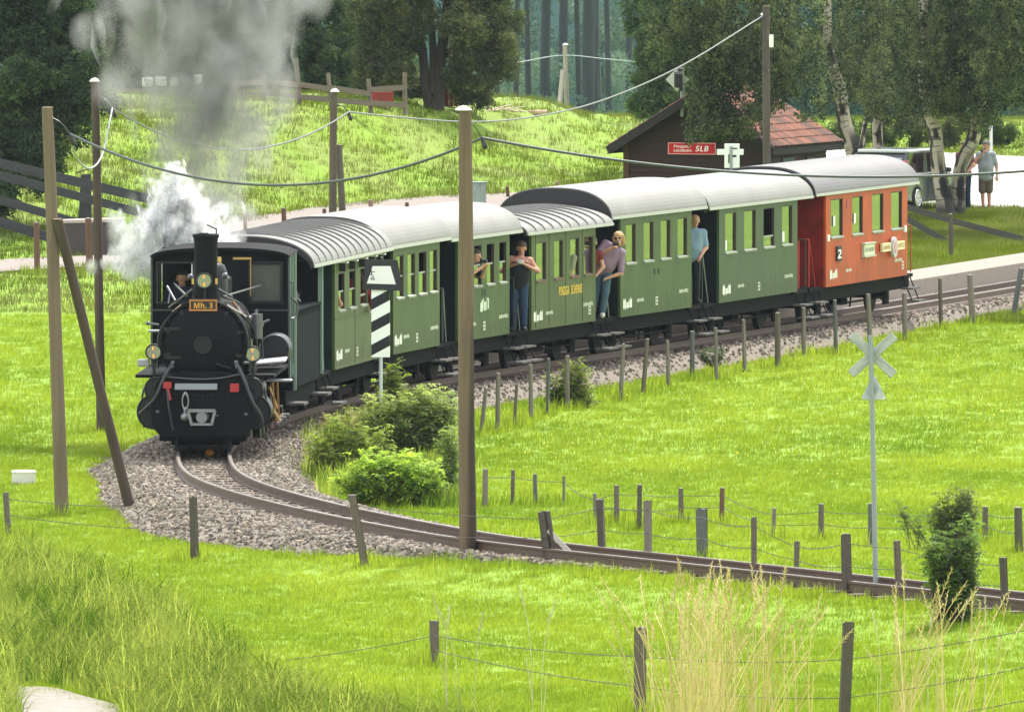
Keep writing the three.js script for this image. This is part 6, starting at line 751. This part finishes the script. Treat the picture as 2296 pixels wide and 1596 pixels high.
function birch(label, d, path, r0, r1, drapes, n, seedLobes) {
  const p = path.map(([u, v]) => AT(u, v, d)), b = p[0], hangs = [];
  for (let i = 0; i < n; i++) { const [u0, u1, v0, v1, dz, low] = drapes[Math.floor(rnd() * drapes.length)], u = rr(u0, u1), lowest = v1 + (fbm(u * 0.02, d, 3, 3) - 0.5) * 110, v = lerp(v0, lowest, Math.pow(rnd(), low ?? 0.8)); const k = 0.6 * fbm(u * 0.045, v * 0.022, d * 0.37, 3) + 0.4 * noise(u * 0.12, v * 0.08, d); if (k < 0.45 && rnd() < 0.85) continue; hangs.push([AT(u, v, d + rr(-1, 1) * dz), rr(0.75, 1.3), tint([0.016, 0.036, 0.016], [0.24, 0.285, 0.105], Math.pow(clamp((k - 0.33) * 1.7 + rr(-0.38, 0.45), 0, 1), 1.5))]); }
  for (const q of crown(seedLobes ?? [], seedLobes ? 2600 : 0, DARK, MID, 1.8)) hangs.push(q);
  const limbs = []; for (let k = 0; k < 5; k++) { const s = p[p.length - 1].clone().lerp(p[p.length - 2], rnd()), [u0, u1, v0] = drapes[k % drapes.length], e = AT(rr(u0, u1), v0 - rr(20, 80), d + rr(-0.8, 0.8)), m = s.clone().lerp(e, 0.5).add(V(0, 0.5, 0)); limbs.push([[s, m, e], 0.045, 0.012, birchBark]); }
  return tree('birch_tree', label, b, [[p, r0, r1, birchBark], ...limbs], hangs, S5[1], LEAF);
}
birch('left leaning birch whose trunk rises beside the hut roof', 322, [[1925, 430], [1914, 338], [1893, 270], [1884, 206], [1858, 118], [1852, 0], [1845, -200]], 0.21, 0.12, [[1700, 2000, -60, 225, 2.2], [1560, 1760, -60, 245, 2.0]], 7000, [lobe(1830, -260, 322, 300, 180, 4, 1)]);
birch('thin birch stem just right of the leaning birch', 330, [[1932, 420], [1934, 324], [1946, 250], [1949, 206], [1943, 118], [1935, -100]], 0.075, 0.05, [[1880, 2060, -60, 235, 2.0]], 4300);
birch('straight pale birch trunk behind the red carriage roof', 326, [[1971, 440], [1970, 350], [1968, 250], [1972, 150], [1968, 20], [1965, -150]], 0.145, 0.1, [[1940, 2140, -60, 250, 2.2]], 6200, [lobe(2030, -260, 326, 260, 180, 4, 1)]);
birch('forked birch, left stem, with dark bark at its foot', 314, [[2122, 492], [2119, 455], [2104, 368], [2098, 294], [2078, 212], [2072, 120], [2070, -120]], 0.2, 0.12, [[2010, 2240, -60, 255, 2.2]], 6800, [lobe(2150, -260, 314, 260, 180, 4, 1)]);
birch('forked birch, right stem, leaning right with white bark', 314.4, [[2142, 492], [2148, 450], [2157, 368], [2184, 309], [2199, 206], [2206, 100], [2212, -120]], 0.19, 0.12, [[2120, 2300, -60, 220, 2.4]], 6200);
birch('birch with hanging twigs before the hut gable', 297, [[1765, 60], [1768, 0], [1770, -120], [1775, -260]], 0.06, 0.05, [[1450, 1640, -60, 130, 1.4], [1540, 1720, -60, 290, 1.0, 0.62], [1560, 1660, 100, 300, 0.6, 0.8], [1690, 1850, -60, 260, 1.0, 0.7]], 9000, [lobe(1640, -260, 299, 260, 170, 4, 1)]);
birch('birch twigs hanging before the hut ridge and roof', 303, [[2240, 40], [2242, -20], [2246, -140], [2250, -260]], 0.07, 0.05, [[2180, 2420, -60, 190, 1.8], [2200, 2330, -60, 230, 1.2]], 3600, [lobe(2300, -260, 303, 240, 170, 4, 1)]).userData.label = 'birch at the right edge whose twigs hang from above the picture';
// bushes beside the track
const frond = (n, len, lw) => { const pos = [], nor = [], uv = []; for (let i = 0; i < n; i++) { const side = i === n - 1 ? 0 : i % 2 ? 1 : -1, t = i === n - 1 ? 1 : (Math.floor(i / 2) + 1) / (n / 2 + 0.5), o = V(0, -0.25 * len * t * t, len * t), dir = V(side * 0.9, -0.15 + rr(-0.2, 0.2), side ? 0.55 : 1).normalize(), l = lw * 2.1 * rr(0.8, 1.15) * (1 - 0.25 * t), w = lw * rr(0.8, 1.1), q = dir.clone().cross(V(0, 1, 0)).normalize().add(V(0, rr(-0.3, 0.3), 0)), a = o, m1 = o.clone().addScaledVector(dir, l * 0.45).addScaledVector(q, w / 2), m2 = o.clone().addScaledVector(dir, l * 0.45).addScaledVector(q, -w / 2), e = o.clone().addScaledVector(dir, l).add(V(0, -0.1 * l, 0)), N = m1.clone().sub(a).cross(e.clone().sub(a)).normalize(); for (const p of [a, m1, e, a, e, m2]) { pos.push(p.x, p.y, p.z); nor.push(N.x, N.y, N.z); uv.push(0, 0); } } const g = new THREE.BufferGeometry(); g.setAttribute('position', new THREE.Float32BufferAttribute(pos, 3)); g.setAttribute('normal', new THREE.Float32BufferAttribute(nor, 3)); g.setAttribute('uv', new THREE.Float32BufferAttribute(uv, 2)); return g; };
const FROND = frond(7, 0.15, 0.042), twigMat = M([0.12, 0.09, 0.05], 0.9);
function bush(name, label, u, vBase, lobes, n, a, c, size) {   // twigs fan out from the foot and carry leaves on their outer part
  const b = hit(u, vBase), d = -b.z, s = FOC / d, t = thing(name, label, 'bush', b), tw = [], lf = [], tot = lobes.reduce((k, l) => k + l[5], 0);
  for (const [uu, vv, ru, rv, rz, sh] of lobes) { const cpt = AT(uu, vv, d), K = Math.max(3, Math.round(n * sh / tot)), dk = rr(-0.15, 0.15);
    for (let i = 0; i < K; i++) {
      const q = V(rr(-1, 1), rr(-0.8, 1.15), rr(-1, 1)); q.normalize().multiplyScalar(Math.pow(rnd(), 0.3) * rr(0.8, 1.2)); const e = V(cpt.x + q.x * ru / s, cpt.y + q.y * rv / s, cpt.z + q.z * rz); if (e.y < ground(e.x, e.z) + 0.04) continue;
      const st = V(lerp(b.x, cpt.x, 0.75) + rr(-0.5, 0.5) * ru / s, 0, lerp(b.z, cpt.z, 0.8) + rr(-0.4, 0.4) * rz); st.y = ground(st.x, st.z); const m = st.clone().lerp(e, 0.55).add(V(rr(-0.06, 0.06), 0.12 * rr(0.3, 1), rr(-0.06, 0.06))), cv = new THREE.QuadraticBezierCurve3(st, m, e), Lh = cv.getLength();
      const rel = [0, 0.33, 0.66, 1].map((k) => cv.getPoint(k).sub(b)); for (let k = 0; k < 3; k++) tw.push(rod(rel[k], rel[k + 1], 0.006 - k * 0.0015, 0.0045 - k * 0.0015, 4));
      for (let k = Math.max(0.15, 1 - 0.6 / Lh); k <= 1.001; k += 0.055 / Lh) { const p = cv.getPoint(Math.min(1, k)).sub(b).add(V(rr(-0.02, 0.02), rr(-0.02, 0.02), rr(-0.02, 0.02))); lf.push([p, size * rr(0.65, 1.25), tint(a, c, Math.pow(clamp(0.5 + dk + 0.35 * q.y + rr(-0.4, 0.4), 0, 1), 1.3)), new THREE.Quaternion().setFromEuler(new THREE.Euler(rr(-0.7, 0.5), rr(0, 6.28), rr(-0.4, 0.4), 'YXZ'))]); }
    } }
  mesh('stems', tw, twigMat, t, 'stuff'); scatter('leaves', FROND, LEAF, lf, t); return t;
}
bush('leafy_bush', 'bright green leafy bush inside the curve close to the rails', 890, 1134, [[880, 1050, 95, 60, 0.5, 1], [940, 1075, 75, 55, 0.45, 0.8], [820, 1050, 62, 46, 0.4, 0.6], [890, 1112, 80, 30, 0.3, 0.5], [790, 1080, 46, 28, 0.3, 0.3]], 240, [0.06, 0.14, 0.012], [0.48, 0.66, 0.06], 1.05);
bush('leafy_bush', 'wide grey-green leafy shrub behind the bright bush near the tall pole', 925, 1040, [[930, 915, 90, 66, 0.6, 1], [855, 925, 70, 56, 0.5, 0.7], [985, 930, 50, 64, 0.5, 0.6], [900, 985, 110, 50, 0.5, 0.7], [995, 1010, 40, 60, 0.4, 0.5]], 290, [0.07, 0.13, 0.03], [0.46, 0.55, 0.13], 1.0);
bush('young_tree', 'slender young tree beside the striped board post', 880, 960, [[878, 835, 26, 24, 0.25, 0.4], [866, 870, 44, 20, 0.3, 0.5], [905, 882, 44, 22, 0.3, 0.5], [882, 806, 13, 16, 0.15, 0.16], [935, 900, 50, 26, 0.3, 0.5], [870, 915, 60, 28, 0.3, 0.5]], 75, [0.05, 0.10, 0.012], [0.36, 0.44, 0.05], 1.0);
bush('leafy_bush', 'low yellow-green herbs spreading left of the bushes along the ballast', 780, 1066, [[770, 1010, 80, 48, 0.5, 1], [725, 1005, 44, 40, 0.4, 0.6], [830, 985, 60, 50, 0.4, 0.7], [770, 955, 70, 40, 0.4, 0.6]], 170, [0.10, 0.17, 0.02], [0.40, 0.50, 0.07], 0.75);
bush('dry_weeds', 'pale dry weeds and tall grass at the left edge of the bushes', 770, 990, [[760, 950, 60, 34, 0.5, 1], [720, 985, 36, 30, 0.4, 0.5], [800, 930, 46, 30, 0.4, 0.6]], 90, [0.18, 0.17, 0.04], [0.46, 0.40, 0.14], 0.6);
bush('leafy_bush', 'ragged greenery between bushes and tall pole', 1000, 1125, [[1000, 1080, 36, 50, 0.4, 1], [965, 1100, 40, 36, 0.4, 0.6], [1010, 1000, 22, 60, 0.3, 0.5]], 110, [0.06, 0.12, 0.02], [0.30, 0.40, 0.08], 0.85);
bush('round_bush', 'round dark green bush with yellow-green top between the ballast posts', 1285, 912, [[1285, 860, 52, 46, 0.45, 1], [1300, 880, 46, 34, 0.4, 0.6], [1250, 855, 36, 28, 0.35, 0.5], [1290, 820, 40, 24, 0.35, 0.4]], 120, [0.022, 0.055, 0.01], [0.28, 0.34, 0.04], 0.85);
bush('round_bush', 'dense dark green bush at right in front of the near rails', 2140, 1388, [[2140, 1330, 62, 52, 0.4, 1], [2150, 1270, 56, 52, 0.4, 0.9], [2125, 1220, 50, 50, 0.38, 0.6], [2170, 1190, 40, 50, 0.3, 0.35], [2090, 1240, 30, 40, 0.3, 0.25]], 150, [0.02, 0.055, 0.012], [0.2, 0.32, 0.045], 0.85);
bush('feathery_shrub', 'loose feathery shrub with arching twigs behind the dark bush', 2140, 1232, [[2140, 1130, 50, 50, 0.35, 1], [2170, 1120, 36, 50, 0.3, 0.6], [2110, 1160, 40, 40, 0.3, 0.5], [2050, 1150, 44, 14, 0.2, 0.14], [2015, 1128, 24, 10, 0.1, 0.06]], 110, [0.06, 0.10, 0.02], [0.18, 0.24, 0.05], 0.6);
bush('small_weed', 'small dark weed clump at the foot of the ballast right of the bush', 1590, 812, [[1595, 790, 30, 16, 0.3, 1]], 24, DARK, FRESH, 0.7);

// ---------- grass ----------
function tuft(n, h, w, spread, curve) {
  const pos = [], nor = [], uv = [], idx = [];
  for (let i = 0; i < n; i++) { const a = rr(0, 6.28), r = spread * Math.sqrt(rnd()), x0 = Math.cos(a) * r, z0 = Math.sin(a) * r, H = h * rr(0.55, 1.15), b = rr(0, 6.28), cu = curve * rr(0.3, 1.2), W = w * rr(0.7, 1.2), px = -Math.sin(b) * W / 2, pz = Math.cos(b) * W / 2, k = pos.length / 3, seg = curve > 0.5 ? 4 : 2;
    for (let s = 0; s <= seg; s++) { const t = s / seg, y = H * (t - 0.35 * cu * t * t * t), o = cu * H * t * t, x = x0 + Math.cos(b) * o, z = z0 + Math.sin(b) * o, q = 1 - t * 0.92; pos.push(x - px * q, y, z - pz * q, x + px * q, y, z + pz * q); for (let e = 0; e < 2; e++) { nor.push(Math.cos(b) * 0.85, 0.5, Math.sin(b) * 0.85); uv.push(0, t); } if (s) idx.push(k + s * 2 - 2, k + s * 2, k + s * 2 - 1, k + s * 2 - 1, k + s * 2, k + s * 2 + 1); } }
  const g = new THREE.BufferGeometry(); g.setAttribute('position', new THREE.Float32BufferAttribute(pos, 3)); g.setAttribute('normal', new THREE.Float32BufferAttribute(nor, 3)); g.setAttribute('uv', new THREE.Float32BufferAttribute(uv, 2)); g.setIndex(idx); return g;
}
const GRASS = M([1, 1, 1], 1, { transmission: 0.55, thickness: 0, specularIntensity: 0.1 }), upright = (a) => new THREE.Quaternion().setFromEuler(new THREE.Euler(rr(-0.12, 0.12), a, rr(-0.12, 0.12)));
const free = (x, z) => { const d = -z; if (d < 345) { const [s, o] = nearLine(x, z); const q = s - SB; if (o < 0 ? -o < leftOf(q) - 0.1 + (noise(x * 2, z * 2) - 0.5) * 0.5 : o < rightOf(q) - 0.1 + (noise(x * 2, z * 2) - 0.5) * 0.5) return false; if (q > 92 && o < 0 && o > -3) return false; } return true; };
const roadU = piece([[-260, 610], [0, 590], [330, 568], [520, 503], [700, 470], [1000, 443], [1330, 429], [1520, 424]]), roadL = piece([[-260, 630], [0, 611], [330, 590], [520, 564], [700, 543], [1000, 508], [1330, 476], [1520, 470]]), lotU = piece([[1560, 354], [1700, 346], [1840, 340], [2000, 342], [2296, 356], [2700, 368]]), lotL = piece([[1560, 438], [1700, 448], [1840, 453], [2000, 460], [2296, 469], [2700, 478]]);
const pathTop = piece([[-80, 1590], [20, 1558], [90, 1556], [180, 1582], [262, 1614]]);
const paved = (x, z) => { const s = FOC / -z, pu = 1148 + x * s; if (z > -152 && pu < 265 && -468 + s * (EYE + 0.3) > pathTop(pu) + 6 * (noise(pu * 0.1, z * 3) - 0.3)) return true; const u = 1148 + x * s, v = -468 + s * (EYE + 0.1), wob = (noise(u * 0.06, v * 0.2) - 0.5) * 8; if (u < 1520 && v > roadU(u) - wob && v < roadL(u) + wob && -z > 260) return true; return u > 1570 && v > lotU(u) && v < lotL(u) && -z > 290; };
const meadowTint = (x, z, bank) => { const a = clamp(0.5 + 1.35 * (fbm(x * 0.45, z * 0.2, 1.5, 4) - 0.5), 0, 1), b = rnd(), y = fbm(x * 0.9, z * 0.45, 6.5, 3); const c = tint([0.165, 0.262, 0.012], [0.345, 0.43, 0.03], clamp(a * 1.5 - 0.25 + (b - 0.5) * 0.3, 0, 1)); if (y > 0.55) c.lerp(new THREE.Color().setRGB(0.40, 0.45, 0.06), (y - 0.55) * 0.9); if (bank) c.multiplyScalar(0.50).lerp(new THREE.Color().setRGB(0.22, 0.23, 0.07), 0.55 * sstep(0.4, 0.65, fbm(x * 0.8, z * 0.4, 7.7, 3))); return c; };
{
  const A = [], B = [], C = [], T1 = tuft(16, 0.085, 0.012, 0.13, 0.35), T2 = tuft(14, 0.19, 0.016, 0.16, 0.4), T3 = tuft(16, 0.22, 0.02, 0.3, 0.5);
  const sow = (list, n, d0, d1, s0, s1, u0, u1, test, bank) => { for (let i = 0; i < n; i++) { const d = lerp(d0, d1, rnd()), u = rr(u0, u1), x = (u - 1148) / FOC * d, z = -d; if (!free(x, z) || paved(x, z) || (test && !test(x, z, u, d))) continue; list.push([V(x, ground(x, z) - 0.01, z), rr(s0, s1), meadowTint(x, z, bank), upright(rr(0, 6.28))]); } };
  sow(A, 66000, 143, 205, 0.6, 1.15, -60, 2360); sow(A, 30000, 205, 262, 0.75, 1.35, -60, 2360); sow(B, 2500, 143, 182, 0.5, 1.0, 1150, 2360, (x, z) => { const [s, o] = nearLine(x, z); return o < -0.6 && o > -1.5; });
  sow(B, 7000, 143, 260, 0.4, 0.8, -60, 2360, (x, z) => fbm(x * 0.9, z * 0.4, 3.3, 3) > 0.56);
  sow(B, 6000, 160, 262, 0.7, 1.2, 600, 2360, (x, z) => { const [s, o] = nearLine(x, z), e = o < 0 ? -o - leftOf(s - SB) : o - rightOf(s - SB); return e > -0.25 && e < 1.1 && rnd() < 0.8; });   // rough edge of the ballast
  for (const p of [...FEET, p1b, p2b, p4b, pr0]) for (let k = 0; k < 7; k++) { const x = p.x + rr(-0.22, 0.22), z = p.z + rr(-0.5, 0.7); if (free(x, z) && !paved(x, z)) B.push([V(x, ground(x, z) - 0.01, z), rr(0.8, 1.7), meadowTint(x, z), upright(rr(0, 6.28))]); }
  sow(B, 16000, 258, 330, 0.6, 1.1, 1700, 2360, null, true); sow(C, 13000, 262, 345, 0.5, 1.0, -60, 1750, null, true); { const G1 = [[880, 1090, 130, 40], [760, 1030, 70, 60], [930, 1010, 90, 50], [800, 970, 90, 26], [1000, 1090, 30, 50]]; for (let i = 0; i < 1500; i++) { const [u, v, du, dv] = G1[i % 5], p = onLevel(u + rr(-1, 1) * du, v + rr(-1, 1) * dv, -0.42); const [s, o] = nearLine(p.x, p.z); if (o < 1.25) continue; p.y = ground(p.x, p.z) - 0.02; if (o < rightOf(s - SB)) p.y = Math.max(p.y, ballastY(o, s) - 0.02); B.push([p, rr(0.9, 2.4), tint([0.12, 0.22, 0.015], [0.42, 0.50, 0.08], rnd()), upright(rr(0, 6.28))]); } }
  sow(C, 15000, 300, 408, 0.5, 1.1, -60, 2360, null, true);
  scatter('meadow_grass', T1, GRASS, A, scene, 'short bright green meadow grass on both sides of the track', 'grass'); scatter('rough_grass', T2, GRASS, B, scene, 'longer rough grass along fences and ballast edges', 'grass'); scatter('bank_grass', T3, GRASS, C, scene, 'grass on the bank and fields behind the train', 'grass');
  // tall lush grass at lower left
  const D = [], T4 = tuft(8, 0.82, 0.02, 0.12, 1.25), edge = piece([[-80, 1130], [40, 1150], [200, 1200], [350, 1262], [480, 1360], [620, 1450], [800, 1540], [1000, 1590], [1100, 1620]]);
  for (let i = 0; i < 26000 && D.length < 2900; i++) { const u = rr(-80, 1100), v = rr(1200, 1760), p = onLevel(u, v, -0.42); if (v < edge(u) + 95 + rr(-25, 25)) continue; if (u > 35 && u < 275 && v > 1538 + Math.abs(u - 70) * 0.3) continue; const k = fbm(p.x * 1.1, p.z * 0.5, 8.8, 3); p.y = ground(p.x, p.z) - 0.02; D.push([p, rr(0.55, 1.15) * lerp(0.7, 1.15, k), tint([0.06, 0.155, 0.006], [0.55, 0.63, 0.11], clamp(k * 1.4 - 0.2 + rr(-0.55, 0.55), 0, 1)), upright(rr(0, 6.28))]); }
  scatter('tall_grass', T4, GRASS, D, scene, 'tall arching green grass in the lower left foreground', 'grass');
  // straw coloured stems with seed heads
  const stem = (() => { const c = new THREE.CatmullRomCurve3([V(0, 0, 0), V(0.02, 0.5, 0), V(0.08, 1.0, 0), V(0.2, 1.4, 0.02)]), g = [new THREE.TubeGeometry(c, 10, 0.0035, 4)]; for (let i = 0; i < 16; i++) { const t = 0.8 + 0.2 * i / 15, p = c.getPoint(t), d = V(rr(-0.5, 0.9), rr(0.5, 1), rr(-0.6, 0.6)).normalize().multiplyScalar(0.05 * (1.25 - (t - 0.8) * 3.5)); g.push(rod(p, p.clone().add(d), 0.004, 0.002, 3)); } g.push(place(new THREE.BoxGeometry(0.009, 0.5, 0.001), [0.05, 0.42, 0], [0, 0.5, -0.16])); return merge(g); })();
  const Ee = [], clumps = [[1560, 1690, 80, 70, 92], [1640, 1690, 110, 70, 54], [1740, 1690, 120, 70, 26], [2020, 1690, 30, 60, 22], [2120, 1690, 140, 80, 26], [1480, 1660, 60, 60, 14]];
  for (const [u0, v0, du, dv, n] of clumps) for (let i = 0; i < n; i++) { const p = onLevel(u0 + rr(-1, 1) * du * Math.sqrt(rnd()), v0 + rr(-0.6, 0.9) * dv, -0.4); p.y = ground(p.x, p.z); const q = new THREE.Quaternion().setFromEuler(new THREE.Euler(rr(-0.3, 0.3), rr(-2.6, 2.6), rr(-0.5, 0.2))); Ee.push([p, rr(0.7, 1.4), tint([0.46, 0.37, 0.11], [0.78, 0.64, 0.27], rnd()), q]); }
  for (const [u, v] of [[1000, 1600], [1005, 1610], [1195, 1590], [1060, 1640], [1215, 1640], [1040, 1620], [2080, 1610], [1970, 1640], [2210, 1600], [2140, 1600]]) { const p = onLevel(u, v + 60, -0.4); p.y = ground(p.x, p.z); Ee.push([p, rr(0.95, 1.15), tint([0.42, 0.40, 0.2], [0.62, 0.58, 0.36], rnd()), new THREE.Quaternion().setFromEuler(new THREE.Euler(0, rr(0, 6), rr(-0.1, 0.1)))]); }
  scatter('dry_grass_stems', stem, M([1, 1, 1], 0.8, { transmission: 0.25, thickness: 0 }), Ee, scene, 'tall straw-coloured grass stems with seed heads in the right foreground', 'grass');
  const Fl = []; for (let i = 0; i < 5200 && Fl.length < 420; i++) { const u = rr(1100, 2296), v = rr(760, 1080), p = onLevel(u, v, -0.42); if (!free(p.x, p.z) || fbm(p.x * 0.6, p.z * 0.3, 4.4, 3) < 0.52) continue; p.y = ground(p.x, p.z) + rr(0.08, 0.16); Fl.push([p, rr(0.6, 1.2), tint([0.75, 0.55, 0.02], [0.85, 0.75, 0.1], rnd())]); }
  for (const [u, v] of [[285, 1560], [300, 1568], [270, 1575], [395, 1558]]) for (let k = 0; k < 5; k++) { const p = onLevel(u + rr(-10, 10), v + 40 + rr(-8, 8), -0.4); p.y = ground(p.x, p.z) + rr(0.2, 0.3); Fl.push([p, rr(1, 1.5), tint([0.75, 0.55, 0.02], [0.85, 0.75, 0.1], rnd())]); }
  scatter('yellow_flowers', new THREE.CylinderGeometry(0.012, 0.006, 0.01, 7), M([1, 1, 1], 0.8), Fl, scene, 'small yellow flowers scattered in the meadow grass', 'flowers');
}
// ---------- smoke and steam: clouds of soft see-through discs, shaded as if facing up ----------
{
  const soft = tex(128, 128, (u, v) => { const n = fbm(u * 5, v * 5, 2, 4), r = Math.hypot(u - 0.5, v - 0.5) * 2 * (1 + 0.5 * (fbm(u * 3 + 7, v * 3, 5, 3) - 0.4)), k = Math.pow(clamp(1 - r * r, 0, 1), 1.7) * (0.5 + 1.0 * n); return [k, k, k]; });
  const flakes = [0, 1, 2, 3].map((w) => { const g = new THREE.CircleGeometry(1, 12).rotateZ(w * 1.3), P = g.attributes.position, N = []; for (let i = 0; i < P.count; i++) { P.setZ(i, 0.25 * (1 - P.getX(i) ** 2 - P.getY(i) ** 2)); N.push(0, 1, 0); } g.setAttribute('normal', new THREE.Float32BufferAttribute(N, 3)); return g; });
  const cloud = (name, part, label, n, mat, where, c0, c1, s0, s1) => { const t = thing(name, label, 'smoke'), m = new THREE.Matrix4(), q = new THREE.Quaternion(), c = new THREE.Color(); t.userData.kind = 'stuff'; for (const g of flakes) { const k = Math.round(n / 4), im = new THREE.InstancedMesh(g, mat, k); for (let i = 0; i < k; i++) { let p; do { p = where(); } while (!p); const s = lerp(s0, s1, Math.pow(rnd(), 1.2)) * (p.grow ?? 1); q.setFromEuler(new THREE.Euler(rr(-0.35, 0.35), rr(0, 6.28), rr(-0.35, 0.35), 'YXZ')); m.compose(p, q, V(s, s, s)); im.setMatrixAt(i, m); c.copy(c0).lerp(c1, rnd()); im.setColorAt(i, c); } im.name = part; im.userData.kind = 'stuff'; t.add(im); } };
  const gauss = () => (rnd() + rnd() + rnd() + rnd() - 2) * 0.87;
  const billow = (p, k, z) => fbm(p.x * k, p.y * k, z + p.z * k * 0.6, 4);
  const air = (c, o, tr) => M(c, 1, { transparent: true, opacity: o, alphaMap: soft, transmission: tr, thickness: 0, specularIntensity: 0 });
  cloud('steam_cloud', 'steam_wisps', 'bright white steam rising behind the engine cab', 940, air([1, 1, 1], 0.6, 0.5), () => { const t = Math.pow(rnd(), 0.62), v = 358 + t * 255, w = lerp(8, 96, Math.pow(t, 0.85)), u = 394 - 6 * t + gauss() * w * 1.25 + (t > 0.4 ? gauss() * 70 : 0), p = AT(u, v, 209.5 + gauss() * lerp(0.2, 0.6, t)); p.grow = lerp(0.36, 1, Math.min(1, t * 1.5)); return p; }, new THREE.Color(1, 1, 1), new THREE.Color(1, 1, 1), 0.12, 0.28);
  cloud('dark_smoke', 'smoke_wisps', 'grey smoke drifting up from the chimney and spreading at the top', 430, air([1, 1, 1], 0.36, 0.5), () => { const t = rnd(), v = lerp(-170, 510, Math.pow(t, 1.45)), k = clamp((v + 170) / 680, 0, 1), c = lerp(450, 446, k), w = lerp(212, 80, Math.pow(k, 0.9)), u = c + gauss() * w * 1.3, p = AT(u, v + gauss() * 40 * (1 - k), 213 + gauss() * lerp(1.6, 0.5, k)); p.grow = lerp(1, 0.6, k); if (k > 0.42 && rnd() < (k - 0.42) * 1.0) return null; return billow(p, 0.7, 2) > 0.16 + 0.2 * rnd() ? p : null; }, new THREE.Color(0.44, 0.437, 0.435), new THREE.Color(0.58, 0.575, 0.57), 0.38, 0.85);
}
renderer.render(scene, camera);
